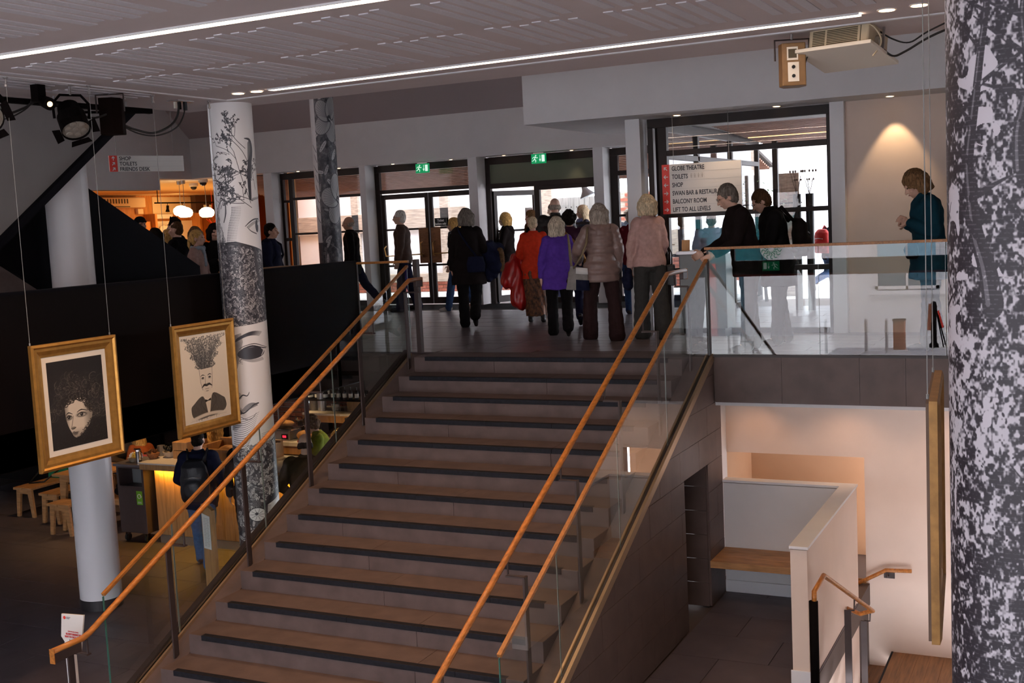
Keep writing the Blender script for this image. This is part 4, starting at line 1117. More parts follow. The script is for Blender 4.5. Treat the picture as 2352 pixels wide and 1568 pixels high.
cable('cable', 'thin cable drooping left of the glowing spotlight', [(-0.80, -4.95, 2.47), (-0.85, -4.75, 2.455), (-0.88, -4.6, 2.50), (-0.9, -4.45, 2.58), (-0.9, -4.4, 2.68)], 0.006)
sk = thing('ceiling_socket', 'ceiling outlet with three plugs at the end of the cables', 'socket', (-0.95, -2.63, 2.74))
MB().box(-1.01, -2.74, 2.738, -0.87, -2.52, 2.749).make('face_plate', M['steel'], sk)
MB().box(-0.98, -2.68, 2.68, -0.96, -2.66, 2.74).make('plug', M['label_white'], sk)
MB().box(-0.96, -2.65, 2.67, -0.94, -2.62, 2.74).make('plug', M['black_plastic'], sk)
MB().box(-0.93, -2.61, 2.66, -0.905, -2.58, 2.74).make('plug', M['black_plastic'], sk)
# ------------------------------------------------------------------ outside: courtyard in front
sbox('ground_courtyard', M['paving'], -16, 7.95, -0.12, 16, 30, -0.02, label='pale courtyard paving', cat='ground')
cw = sempty('wall_courtyard', (-5, 11.6, 0), 'limewashed timber framed wall across the courtyard', 'wall')
MB().box(-10.15, 11.68, 0.22, -2.9, 11.9, 5.0).make('render_panel', M['outdoor_white'], cw)
for (z0, z1, x0, x1) in ((1.36, 1.80, -10.15, -7.9), (1.42, 1.86, -7.3, -5.6)):
    MB().box(x0, 11.6, z0, x1, 11.7, z1).make('beam', M['oak_old_h'], cw, bevel=0.01)
for x0, x1, z1 in ((-6.25, -6.02, 2.4), (-3.95, -3.5, 4.0), (-8.6, -8.4, 3)):
    MB().box(x0, 11.6, 0.35, x1, 11.71, z1).make('beam', M['oak_old'], cw, bevel=0.01)
MB().box(-10.15, 11.58, 0.21, -2.9, 11.72, 0.40).make('sill_beam', M['oak_old_h'], cw, bevel=0.01)
MB().box(-10.15, 11.65, -0.02, -2.9, 11.8, 0.21).make('mortar_bed', M['mortar'], cw)
bm_ = MB().box(0, 0, 0, 0.212, 0.04, 0.063).mesh('brick', M['brick_red'])
for r in range(3):
    x = -8.6 - (r % 2) * 0.11
    while x < -3.2:
        o = link('brick', bm_, cw, local=True); o.location = (x + 5, 0.025 + random.uniform(-.003, .003), -0.01 + r * 0.075)
        x += 0.222
# further wall behind the open door, gate and lamp
cw2 = sempty('wall_courtyard_far', (0, 13.4, 0), 'far limewashed courtyard wall', 'wall')
MB().box(-2.6, 13.5, 0, 9, 13.7, 5.5).make('render_panel', M['outdoor_white'], cw2)
MB().box(3.2, 13.42, 0.0, 3.5, 13.52, 4.5).make('beam', M['oak_old'], cw2, bevel=0.01)
MB().beam((5.2, 13.45, 0.6), (6.8, 13.45, 3.2), 0.25, 0.1, (0, 1, 0)).make('brace', M['oak_old'], cw2, bevel=0.01)
MB().box(2.6, 13.46, -0.02, 9, 13.52, 0.62).make('mortar_bed', M['mortar'], cw2)
for r in range(8):
    x = 2.7 - (r % 2) * 0.11
    while x < 6.6:
        o = link('brick', bm_, cw2, local=True); o.location = (x, 13.43 - 13.4 + random.uniform(-.003, .003), -0.01 + r * 0.075)
        x += 0.222
bw = sempty('wall_courtyard_plinth', (-0.2, 11.5, 0), 'low brick plinth behind the outdoor couple', 'wall')
MB().box(-1.6, 11.46, -0.02, 1.2, 11.6, 0.60).make('mortar_bed', M['mortar'], bw)
for r in range(8):
    x = -1.55 - (r % 2) * 0.11
    while x < 1.1:
        o = link('brick', bm_, bw, local=True); o.location = (x + 0.2, 11.43 - 11.5, -0.01 + r * 0.075)
        x += 0.222
gt = thing('courtyard_gate', 'silvered board gate with studs beyond the open doors', 'gate', (-2.1, 10.9, 0))
for k in range(10):
    MB().box(-3.05 + k * 0.118, 10.88, -0.02, -3.05 + k * 0.118 + 0.112, 10.92, 1.90).make('board', M['timber_grey'], gt, bevel=0.003)
sd = MB()
for k in range(10):
    for z in (0.5, 1.0, 1.4, 1.7): sd.ell((-2.99 + k * 0.118, 10.875, z), (0.012, 0.008, 0.012), n=6, m=4)
sd.make('studs', M['black_metal'], gt)
MB().box(-3.1, 10.86, 1.28, -1.9, 10.89, 1.36).make('gate_rail', M['timber_grey'], gt)
gl_ = thing('courtyard_gate', 'pale wooden gate with black ironwork seen through the side window', 'gate', (2.2, 8.6, 0))
for k in range(4):
    MB().box(1.98 + k * 0.10, 8.58, -0.02, 1.98 + k * 0.10 + 0.095, 8.62, 2.05).make('board', M['oak_old'], gl_, bevel=0.003)
MB().tube([(1.95, 8.57, 1.55), (2.42, 8.57, 1.55)], 0.012, 6).make('iron_bar', M['black_metal'], gl_)
MB().box(1.94, 8.56, 0.0, 1.97, 8.6, 2.1).make('iron_post', M['black_metal'], gl_)
# brick corner by the outdoor blonde
cn = thing('brick_pier', 'small brick and timber pier behind the blonde woman outside', 'pier', (-1.6, 12.4, 0))
MB().box(-2.3, 12.42, -0.02, -0.9, 12.55, 1.98).make('mortar_bed', M['oak_old'], cn)
for r in range(6):
    for q in range(6):
        o = link('brick', bm_, cn, local=True); o.location = (-2.25 + q * 0.222 + (r % 2) * 0.1 + 1.6, 12.39 - 12.4, 1.38 + r * 0.1)
ld = thing('wall_lamp', 'grey barn lamp hanging outside the open doors', 'lamp', (-1.815, 9.4, 1.95))
MB().lathe([(0.02, 0.12), (0.05, 0.09), (0.06, 0.04), (0.07, 0.02), (0.15, -0.09), (0.15, -0.10)], (-1.815, 9.4, 1.97), 20, (-0.35, -0.1, 1)).make('shade', mat('grey_enamel', (0.42, 0.48, 0.54, 1), 0.5), ld, smooth=False)
MB().tube([(-1.83, 9.4, 2.08), (-1.78, 9.4, 2.25), (-1.6, 9.45, 2.35)], 0.014, 8).make('lamp_arm', M['black_metal'], ld)
# canopy of cedar slats
cp = thing('timber_canopy', 'sloping canopy of cedar slats outside the entrance', 'canopy', (-2, 9.5, 2.5))
def cz(y, far=False): return 2.62 - (y - 7.8) * 0.215
def cr(y): return 2.74 - (y - 2.7) * 0.045
me_l = MB().box(-5.6, -0.036, -0.014, 5.3, 0.036, 0.014).mesh('slat', M['slat'])
me_r = MB().box(-3.0, -0.04, -0.014, 3.0, 0.04, 0.014).mesh('slat', M['slat'])
y = 7.84
while y < 9.85:
    o = link('slat', me_l, cp, local=True); o.location = (-3.7 + 2, y - 9.5, cz(y) - 2.5); y += 0.115
y = 2.86
while y < 8.5:
    o = link('slat', me_r, cp, local=True); o.location = (5.05 + 2, y - 9.5, cr(y) - 2.5); y += 0.13
MB().prism([(-9.4, 7.8, cz(7.8) + 0.04), (1.65, 7.8, cz(7.8) + 0.04), (1.65, 9.9, cz(9.9) + 0.04), (-9.4, 9.9, cz(9.9) + 0.04)], (0, 0, 0.05)).make('backing', M['canopy_dark'], cp)
MB().prism([(2.0, 2.75, cr(2.75) + 0.04), (8.2, 2.75, cr(2.75) + 0.04), (8.2, 8.6, cr(8.6) + 0.04), (2.0, 8.6, cr(8.6) + 0.04)], (0, 0, 0.05)).make('backing', M['canopy_dark'], cp)
for y in (3.9, 6.4):
    MB().box(2.1, y, cr(y) - 0.025, 7.8, y + 0.03, cr(y) - 0.015).make('led_strip', emis('canopy_led', (1, 0.66, 0.30, 1), 2.2), cp)
post('canopy_post', 'slim dark post carrying the canopy by the gate', 2.36, 2.44, 6.8, 6.88, 2.5, 'frame_brown')
# planters with twigs
for lb_, x in (('tall black tube planter with twigs, left of the pair', 2.99), ('tall black tube planter with twigs, right of the pair', 3.17)):
    t = thing('planter', lb_, 'planter', (x, 5.6, -0.02))
    MB().lathe([(0.052, 0), (0.058, 1.68), (0.05, 1.68), (0.05, 1.64), (0.001, 1.64)], (x, 5.6, -0.02), 20).make('tube', M['black_plastic'], t)
    tw = MB()
    for q in range(5):
        a = q * 1.3 + x; p0 = Vector((x, 5.6, 1.64))
        p1 = p0 + Vector((math.cos(a) * 0.05, math.sin(a) * 0.03, 0.18)); p2 = p1 + Vector((math.cos(a + .6) * 0.05, 0.02, 0.16))
        tw.tube([p0, p1, p2], [0.005, 0.004, 0.002], 5)
        tw.ell(p2, (0.014, 0.008, 0.02), n=6, m=4); tw.ell(p1 + Vector((0.02, 0, .04)), (0.012, 0.008, 0.016), n=6, m=4)
    tw.make('twigs', M['bark'], t)
# shrub
shb = thing('shrub', 'leafy green shrub seen beside the directory sign', 'shrub', (1.95, 7.4, 0))
MB().tube([(2.05, 7.5, -0.02), (2.0, 7.45, 0.9), (1.95, 7.4, 1.6)], [0.03, 0.02, 0.01], 8).make('stem', M['bark'], shb)
lv = MB(); rnd = random.Random(5)
for k in range(420):
    c = Vector((2.12 + rnd.gauss(0, .13), 7.4 + rnd.gauss(0, .15), 1.45 + rnd.gauss(0, .22)))
    a = rnd.uniform(0, 6.28); d = Vector((math.cos(a), math.sin(a), rnd.uniform(-.6, .5))).normalized(); s = d.cross(Vector((0, 0, 1))).normalized()
    L = rnd.uniform(.04, .07)
    lv.add([c, c + d * L * .5 + s * L * .25, c + d * L, c + d * L * .5 - s * L * .25], [(0, 1, 2, 3)])
o = lv.make('leaves', M['leaf'], shb); o['kind'] = 'stuff'

# ------------------------------------------------------------------ behind the camera: street entrance (seen mirrored in the balcony glass)
w5 = sempty('window_5', (2, -16, 0), 'tall street glazing behind the hall', 'window')
MB().box(-1.0, -16.12, -0.08, 8.8, -15.98, 0.25).make('lintel', M['base_black'], w5)
MB().box(-1.0, -16.13, -0.13, 8.8, -15.97, -0.08).make('lintel_trim', M['red_paint'], w5)
for x in (-6.0, -1.0, -3.4, 8.75):
    MB().box(x - 0.05, -16.08, F, x + 0.05, -15.98, 2.0).make('mullion', M['frame_brown'], w5)
MB().box(-12.5, -16.08, 1.9, 8.8, -15.98, 2.0).make('transom', M['frame_brown'], w5)
sbox('wall_hall_rear_baffle', M['plaster_warm'], -6.0, -16.2, 2.0, 8.8, -16.0, 6.2, label='unseen rear wall added above the street glazing to cut daylight', cat='wall')  # closes the opening above the glazing so less sky light enters
sbox('wall_hall_rear', M['plaster_warm'], -17, -16.2, F, -6.0, -16.0, 6.2, label='rear hall wall', cat='wall')
exit_sign('green exit sign over the street doors, seen mirrored in the balcony glass', -0.06, -15.95, 0.11, 0.40, 0.22, face=1)
sbox('ground_street', M['paving'], -30, -40, F - 0.3, 30, -16.1, F - 0.12, label='street paving', cat='ground')
cb = sempty('ground_cobbles', (2, -21, F - 0.12), 'strip of grey street cobbles', 'ground')
cm_ = MB().box(0, 0, 0, 0.29, 0.14, 0.03).mesh('cobble', M['cobble'])
for r in range(18):
    for q in range(12):
        o = link('cobble', cm_, cb, local=True); o.location = (-2.3 + q * 0.31 + (r % 2) * 0.15 + 0.5, -1.6 + r * 0.155, random.uniform(0, .006))
sbd = sempty('wall_street', (0, -26, 0), 'pale rendered building across the street', 'wall')
MB().box(-2.6, -26.4, F - 0.2, 12, -26, 6).make('render_panel', M['outdoor_white'], sbd)
MB().box(-14, -26.35, -0.25, -2.6, -26.02, 1.2).make('shop_panel', M['teal'], sbd)
MB().box(-14, -26.35, 1.2, -2.6, -26.02, 6).make('render_panel', M['outdoor_white'], sbd)
MB().box(-14, -26.35, F - 0.2, -2.6, -26.1, -0.25).make('shop_glass', M['window_dark'], sbd)
MB().box(-3.4, -26.1, F - 0.2, -2.6, -25.98, -0.25).make('pier', M['outdoor_white'], sbd)
MB().box(-4.6, -26.1, F - 0.2, -4.35, -25.98, -0.25).make('red_post', M['red_paint'], sbd)
MB().box(-2.6, -26.0, -0.35, 0.1, -25.97, 0.62).make('sign_panel', M['outdoor_white'], sbd)
w6 = sempty('window_6', (1.7, -26, 0), 'street window with pale blue blinds across the road', 'window')
MB().box(0.85, -26.0, -1.13, 2.60, -25.95, 1.2).make('window_pane', M['window_dark'], w6)
MB().box(0.85, -25.95, -0.55, 2.60, -25.93, 1.2).make('blind', M['blue_blind'], w6)
for a, b, c_, d in ((0.77, -1.2, 0.86, 1.2), (2.58, -1.2, 2.67, 1.2), (1.70, -1.2, 1.76, 1.2), (0.77, -1.2, 2.67, -1.10)):
    MB().box(a, -25.94, b, c_, -25.90, d).make('frame_bar', M['white_paint'], w6)
MB().box(0.6, -26.0, -1.36, 3.2, -25.8, -1.24).make('sill', M['outdoor_white'], w6)
# round green emblem across the street
em = thing('shop_emblem', 'round white emblem with green wavy rays mirrored in the balcony glass', 'emblem', (-2.45, -25.9, 0.18))
MB().lathe([(0.36, 0), (0.36, 0.03)], (-2.45, -25.93, 0.18), 32, (0, 1, 0)).make('disc', M['white_paint'], em)
g = MB()
for k in range(14):
    a = PI * (k + 0.5) / 14 * 2
    pts = [Vector((-2.45 + r_ * math.cos(a + 0.18 * math.sin(r_ * 40)), -25.89, 0.18 + r_ * math.sin(a + 0.18 * math.sin(r_ * 40)))) for r_ in (0.10, .15, .2, .25, .3, .335)]
    g.tube(pts, 0.014, 5)
g.make('rays', M['emblem_green'], em)
for lb_, x in (('steel bollard mirrored in the balcony glass, nearer the brown bin', 1.75), ('steel bollard mirrored in the balcony glass, left of its pair', 1.20), ('steel bollard mirrored beside the white street wall', 0.1)):
    t = thing('bollard', lb_, 'bollard', (x, -21.5, F - 0.12))
    MB().lathe([(0.045, 0), (0.045, 0.94), (0.035, 0.97), (0.001, 0.975)], (x, -21.5, F - 0.12), 16).make('shaft', M['steel'], t)
bb = thing('street_bin', 'brown slatted bin mirrored beside the bollards', 'bin', (1.95, -22.3, F - 0.12))
MB().box(1.83, -22.45, F - 0.12, 2.13, -22.15, F + 0.72).make('body', M['rust'], bb, bevel=0.01)
MB().box(1.81, -22.47, F + 0.72, 2.15, -22.13, F + 0.76).make('lid', M['black_metal'], bb)
bp_ = thing('cast_post', 'black cast iron street post with folded red barriers', 'post', (2.82, -23, F - 0.12))
MB().lathe([(0.13, 0), (0.13, 0.1), (0.08, 0.14), (0.075, 1.1), (0.10, 1.15), (0.06, 1.3), (0.001, 1.32)], (2.82, -23, F - 0.12), 18).make('shaft', M['black_metal'], bp_)
g = MB()
for dx in (0.25, 0.32): g.tube([(2.85, -22.9, F + 1.2), (2.85 + dx, -22.8, F - 0.1)], 0.02, 6)
g.make('barrier_legs', M['black_metal'], bp_)
MB().obox((2.72, -22.95, F + 0.75), (0.10, 0.05, 0.75), (0, 0.06, 0)).make('barrier_panel', M['rust'], bp_)
MB().obox((3.02, -22.85, F + 0.7), (0.05, 0.03, 0.5), (0, -0.25, 0)).make('barrier_band', M['sign_red'], bp_)

# ------------------------------------------------------------------ cafe under the foyer
sbox('ceiling_cafe', M['black_wall'], -12.5, -9.0, -0.36, -1.14, 5.1, -0.335, label='black cafe ceiling', cat='ceiling')
bk = sempty('wall_cafe_brick', (-3.6, 3.2, -1.3), 'brick wall at the back of the cafe', 'wall')
MB().box(-5.6, 3.24, F, -2.2, 3.4, -0.36).make('mortar_bed', M['mortar'], bk)
bm2 = MB().box(0, 0, 0, 0.205, 0.05, 0.058).mesh('brick', M['brick_dark'])
for r in range(13):
    x = -5.0 - (r % 2) * 0.108
    while x < -3.35:
        o = link('brick', bm2, bk, local=True); o.location = (x + 3.6, 0.0 + random.uniform(-.003, .003), -1.86 + r * 0.073 + 1.3)
        x += 0.218
sbox('wall_cafe_back', M['shop_dark'], -12.5, 5.1, F, -1.0, 5.2, -0.33, label='dark cafe back wall', cat='wall')
sbox('wall_cafe_mid', M['black_wall'], -10.5, 2.75, F, -6.6, 2.85, -0.36, label='black panelled cafe wall', cat='wall')
sbox('wall_cafe_stair', M['stone'], -1.06, 0.42, F, -0.45, 0.52, -0.33, label='wall behind the stair foot', cat='wall')
cs = thing('bar_sign', 'white capital letters reading CAFE BAR above the bottle shelf', 'sign', (-3.6, 3.0, -0.9))
MB().box(-4.75, 3.02, -1.0, -2.6, 3.06, -0.42).make('sign_board', M['base_black'], cs)
text('lettering', 'CAFE BAR', 0.30, (-4.50, 3.015, -0.955), M['white_text'], cs, sx=0.86, bold=0.006)
lamp('SPOT', 'bar_sign_light', (-3.6, 2.3, -0.5), 3.0, SOFTWARM, 0.05, (0, 1, -0.4), 110, 0.8)
# counters
ct = thing('cafe_counter', 'oak boarded cafe counter with white top and amber under light', 'counter', (-3.2, 0.6, F))
MB().box(-4.50, 0.10, -1.535, -1.30, 0.95, -1.46).make('counter_edge', M['oak_pale'], ct, bevel=0.003)
MB().box(-4.51, 0.09, -1.46, -1.29, 0.96, -1.44).make('counter_top', M['counter_top'], ct, bevel=0.003)
x = -4.38
while x < -1.4:
    MB().box(x + 0.0015, 0.24, F + 0.12, x + 0.158, 0.26, -1.535).make('front_board', M['oak_pale'], ct, bevel=0.001, seg=1)
    x += 0.16
MB().box(-4.38, 0.26, F, -1.4, 0.85, -1.54).make('carcase', M['oak_pale'], ct)
MB().box(-4.36, 0.27 - 0.025, F, -1.4, 0.28, F + 0.11).make('plinth', M['steel'], ct)
MB().box(-4.36, 0.20, -1.548, -1.4, 0.225, -1.537).make('under_light', M['amber_led'], ct)
lamp('AREA', 'counter_under_glow', (-3.0, 0.19, -1.555), 26, AMBER, 2.7, (0, 0.35, -1), size_y=0.04)
wc = thing('work_counter', 'pale topped work counter along the brick wall', 'counter', (-3.3, 2.6, F))
MB().box(-4.9, 2.2, -1.60, -2.2, 3.2, -1.54).make('worktop', M['counter_top'], wc, bevel=0.003)
MB().box(-4.9, 2.22, -1.72, -2.2, 3.2, -1.60).make('counter_edge', M['oak_pale'], wc)
MB().box(-4.85, 2.6, F, -2.25, 3.2, -1.72).make('carcase', M['shop_dark'], wc)
up = thing('serving_shelf', 'raised pale serving shelf with oak edge', 'shelf', (-3.1, 2.9, -1.2))
MB().box(-3.60, 2.5, -1.19, -2.1, 3.15, -1.16).make('shelf_top', M['counter_top'], up)
MB().box(-3.60, 2.5, -1.29, -2.1, 3.15, -1.19).make('shelf_edge', M['oak_pale'], up)
MB().box(-3.5, 2.9, -1.54, -3.44, 2.96, -1.29).make('shelf_leg', M['steel'], up)
MB().box(-2.3, 2.9, -1.54, -2.24, 2.96, -1.29).make('shelf_leg', M['steel'], up)
bsf = thing('bottle_shelf', 'thin dark shelf of jars and bottles under the CAFE BAR letters', 'shelf', (-3.3, 2.8, -1.0))
MB().box(-4.4, 2.66, -1.005, -2.2, 2.9, -0.985).make('shelf_board', M['black_metal'], bsf)
for x in (-4.3, -3.55, -2.75, -2.25): MB().tube([(x, 2.85, -1.54), (x, 2.85, -1.005)], 0.012, 8).make('shelf_rod', M['steel'], bsf)
jm = [M['paper'], M['black_plastic'], M['lens'], M['red_pack'], M['ceramic']]
def jar(label, x, y, z, r, h, m, mlab=None, grp=None, nm='bottle'):
    t = thing(nm, label, nm, (x, y, z), group=grp)
    MB().lathe([(r, 0), (r, h * .62), (r * .75, h * .72), (r * .32, h * .8), (r * .32, h * .97)], (0, 0, 0), 14).make('body', m, t, local=True)
    MB().lathe([(r * .4, h * .95), (r * .4, h * 1.04)], (0, 0, 0), 10).make('cap', M['black_plastic'], t, local=True)
    if mlab: MB().lathe([(r * 1.02, h * .15), (r * 1.02, h * .5)], (0, 0, 0), 14).make('paper_label', mlab, t, local=True)
    return t
for k in range(3):
    jar(('white labelled jar furthest left on the bottle shelf', 'white labelled jar in the middle of three on the bottle shelf', 'white labelled jar nearest the bottles on the shelf')[k], -3.62 + k * 0.13, 2.76, -0.985, 0.045, 0.14, M['black_plastic'], M['paper'], 'labelled jars on the bottle shelf', 'jar')
b0 = jar('first dark bottle right of the labelled jars on the bar shelf', -3.22, 2.76, -0.985, 0.03, 0.17, M['black_plastic'], M['label_white'], 'dark bottles on the bar shelf')
for k in range(7): dup(b0, (-3.12 + k * 0.105, 2.76, -0.985), None, '%s dark bottle right of the labelled jars on the bar shelf' % ('second', 'third', 'fourth', 'fifth', 'sixth', 'seventh', 'last')[k])
# things on the counters
sc_ = thing('till_scale', 'grey counter scale with red digital display beside the loaf', 'scale', (-3.95, 2.45, -1.54))
MB().box(-4.2, 2.32, -1.54, -3.72, 2.62, -1.40).make('body', M['steel'], sc_, bevel=0.01)
MB().box(-3.86, 2.312, -1.52, -3.75, 2.322, -1.45).make('display_bezel', M['black_plastic'], sc_)
MB().box(-3.835, 2.306, -1.50, -3.775, 2.313, -1.468).make('display', M['red_led'], sc_)
MB().box(-4.3, 2.28, -1.39, -3.65, 2.66, -1.365).make('tray', M['chrome'], sc_, bevel=0.008)
MB().ell((-3.9, 2.47, -1.32), (0.16, 0.1, 0.05)).make('grill_food', M['bread'], sc_, smooth=True)
lo = MB().ell((-3.52, 2.42, -1.475), (0.13, 0.10, 0.075)).make('bread_loaf', M['bread'], None, smooth=True); tag(lo, 'round crusty loaf on the pale worktop', 'bread')
ry = MB().obox((-3.42, 2.28, -1.53), (0.2, 0.09, 0.03), (0, 0, 0.2)).make('napkin', M['maroon'], None); tag(ry, 'folded dark red napkin beside the loaf', 'napkin')
tr_ = thing('chafing_tray', 'shiny steel tray with curved handles in front of the brick wall', 'tray', (-3.6, 2.9, -1.3))
MB().box(-3.85, 2.7, -1.54, -3.42, 3.0, -1.33).make('body', M['black_metal'], tr_, bevel=0.01)
MB().box(-3.80, 2.68, -1.33, -3.44, 3.0, -1.30).make('steel_tray', M['chrome'], tr_, bevel=0.006)
MB().tube([(-3.80, 2.68, -1.31), (-3.83, 2.64, -1.27), (-3.78, 2.62, -1.26)], 0.012, 8).make('handle', M['chrome'], tr_)
MB().tube([(-3.44, 2.68, -1.31), (-3.38, 2.64, -1.27), (-3.36, 2.62, -1.24)], 0.012, 8).make('handle', M['chrome'], tr_)
ur = MB().lathe([(0.065, 0), (0.065, 0.30), (0.05, 0.32), (0.001, 0.33)], (-3.42, 2.75, -1.16), 20).make('water_urn', M['steel'], None); tag(ur, 'tall brushed steel canister on the serving shelf', 'canister')
hp = thing('herb_pot', 'pot of green herbs next to the steel canister', 'plant', (-3.2, 2.78, -1.16))
MB().lathe([(0.05, 0), (0.065, 0.1), (0.06, 0.1), (0.001, 0.09)], (-3.2, 2.78, -1.16), 14).make('pot', M['ceramic'], hp)
lv = MB()
for k in range(90):
    c = Vector((-3.2 + rnd.gauss(0, .035), 2.78 + rnd.gauss(0, .035), -0.98 + rnd.gauss(0, .06))); a = rnd.uniform(0, 6.28); d = Vector((math.cos(a), math.sin(a), .3)); s = Vector((-d.y, d.x, 0))
    lv.add([c, c + d * .02 + s * .012, c + d * .04, c + d * .02 - s * .012], [(0, 1, 2, 3)])
o = lv.make('leaves', M['leaf_dark'], hp); o['kind'] = 'stuff'
ub = MB().lathe([(0.075, 0), (0.08, 0.15), (0.07, 0.15), (0.07, 0.02)], (-3.68, 2.78, -1.16 + 0.0), 16).make('utensil_tub', M['lens'], None)
ub.location = (0.1, 0, 0); tag(ub, 'clear tub beside the steel canister on the shelf', 'tub')
cr = MB().box(-2.98, 2.75, -1.16, -2.62, 3.0, -0.98).make('wooden_crate', M['oak_pale'], None, bevel=0.004); tag(cr, 'small oak box on the serving shelf', 'box')
pk = MB().ell((-2.58, 2.05, -1.40), (0.22, 0.12, 0.14)).make('foil_packets', M['foil'], None); tag(pk, 'heap of shiny gold foil packets on the bar', 'packets', kind='stuff')
pst = thing('display_stand', 'grey display stand behind the packets with white script lettering', 'stand', (-2.35, 2.2, -1.4))
MB().box(-2.6, 2.12, -1.54, -2.05, 2.19, -1.14).make('panel', M['base_black'], pst)
text('lettering', 'Dart', 0.12, (-2.55, 2.115, -1.33), M['white_text'], pst, sx=0.9)
MB().ell((-2.3, 2.16, -1.11), (0.12, 0.06, 0.04)).make('red_items', M['red_pack'], pst)
bt_ = thing('pump_bottle', 'white pump bottle on the display stand', 'bottle', (-2.2, 2.16, -1.08))
MB().lathe([(0.035, 0), (0.035, 0.05), (0.012, 0.06), (0.012, 0.11), (0.001, 0.112)], (-2.2, 2.16, -1.08), 14).make('body', M['paper'], bt_)
MB().box(-2.24, 2.155, 0.115 - 1.08, -2.19, 2.165, 0.125 - 1.08).make('nozzle', M['paper'], bt_)
# counter items at left end
wb_ = thing('wooden_box', 'two stacked oak boxes on the white counter top', 'box', (-4.05, 0.55, -1.44))
for k in range(2):
    MB().box(-4.2, 0.42, -1.44 + k * 0.115, -3.95, 0.75, -1.44 + k * 0.115 + 0.108).make('box_tier', M['oak_pale'], wb_, bevel=0.004)
bk_ = thing('bread_tray', 'oak crate of bread and pastries on the counter', 'crate', (-3.35, 0.6, -1.44))
MB().box(-3.75, 0.45, -1.44, -2.75, 0.52, -1.30).make('crate_side', M['oak_pale'], bk_)
MB().box(-3.75, 0.85, -1.44, -2.75, 0.9, -1.22).make('crate_side', M['oak_pale'], bk_)
MB().box(-3.75, 0.52, -1.44, -3.70, 0.85, -1.25).make('crate_end', M['oak_pale'], bk_)
MB().box(-2.80, 0.52, -1.44, -2.75, 0.85, -1.25).make('crate_end', M['oak_pale'], bk_)
for lb_, x in (('long crusty loaf nearest the navy man in the bread crate', -3.5), ('long crusty loaf in the middle of the bread crate', -3.25), ('long crusty loaf nearest the printed pillar', -3.0)):
    o = MB().ell((x, 0.68, -1.36), (0.12, 0.14, 0.08)).make('bread_loaf', M['bread'], None, smooth=True); tag(o, lb_, 'bread', 'loaves in the bread crate')
wh = thing('wire_basket', 'wire basket of dark fruit beside the stacked oak boxes', 'basket', (-4.32, 0.5, -1.44))
MB().lathe([(0.06, 0), (0.10, 0.08), (0.095, 0.08), (0.05, 0.01)], (-4.32, 0.5, -1.44), 16).make('bowl', M['ceramic'], wh)
for k in range(12): MB().ell((-4.32 + rnd.gauss(0, .04), 0.5 + rnd.gauss(0, .04), -1.35 + rnd.uniform(0, .05)), (0.025,) * 3, n=8, m=6).make('fruit', M['black_plastic'], wh, smooth=True)
MB().tube([(-4.40, 0.5, -1.36), (-4.36, 0.5, -1.25), (-4.28, 0.5, -1.25), (-4.24, 0.5, -1.36)], 0.004, 6).make('handle', M['black_metal'], wh)
# recycling bin
M['bin_brown'] = mat('brown_bin_steel', (0.085, 0.058, 0.055, 1), 0.45, metal=0.35, noise=0.05, scale=20)
M['bin_lid'] = mat('bin_lid_grey', (0.16, 0.14, 0.15, 1), 0.35, metal=0.3)
bi = thing('recycling_bin', 'brown wheeled recycling bin with green sticker beside the counter', 'bin', (-4.75, 0.4, F))
BX0, BX1, BY0, BY1, BZ0 = -4.97, -4.50, 0.16, 0.62, F + 0.13
MB().box(BX0, BY0, BZ0, BX1, BY1, -1.80).make('lower_body', M['bin_brown'], bi, bevel=0.004)
bb_ = MB()
bb_.box(BX0, BY0, -1.80, BX0 + 0.035, BY1, -1.52); bb_.box(BX1 - 0.035, BY0, -1.80, BX1, BY1, -1.52); bb_.box(BX0 + 0.035, BY1 - 0.03, -1.80, BX1 - 0.035, BY1, -1.52)
bb_.box(BX0 + 0.035, BY0, -1.80, BX1 - 0.035, BY0 + 0.02, -1.785); bb_.box(BX0 + .035, BY0, -1.545, BX1 - .035, BY0 + .02, -1.52)
bb_.make('opening_frame', M['bin_brown'], bi)
MB().box(BX0 + 0.035, BY0 + 0.25, -1.80, BX1 - 0.035, BY0 + 0.26, -1.52).make('inner_baffle', M['desk_grey'], bi)
MB().box(BX0 - 0.03, BY0 - 0.03, -1.52, BX1 + 0.03, BY1 + 0.02, -1.485).make('lid', M['bin_lid'], bi, bevel=0.004)
MB().box(BX1 - 0.145, BY0 - 0.004, -2.03, BX1 - 0.045, BY0 + 0.001, -1.845).make('green_sticker', M['green_sticker'], bi)
g = MB()
cs_ = Vector((BX1 - 0.095, BY0 - 0.006, -1.915))
g.tube([cs_ + Vector((0.028 * math.cos(a), 0, 0.028 * math.sin(a))) for a in [math.radians(20 + 280 * k / 14) for k in range(15)]], 0.0055, 5)
g.prism([cs_ + Vector((0.045, 0, 0.004)), cs_ + Vector((0.012, 0, 0.004)), cs_ + Vector((0.028, 0, -0.022))], (0, -0.002, 0))
g.box(BX1 - 0.125, BY0 - 0.006, -1.995, BX1 - 0.065, BY0 - 0.003, -1.988); g.box(BX1 - 0.13, BY0 - 0.006, -2.010, BX1 - 0.06, BY0 - 0.003, -2.003)
g.make('recycling_symbol', M['white_text'], bi)
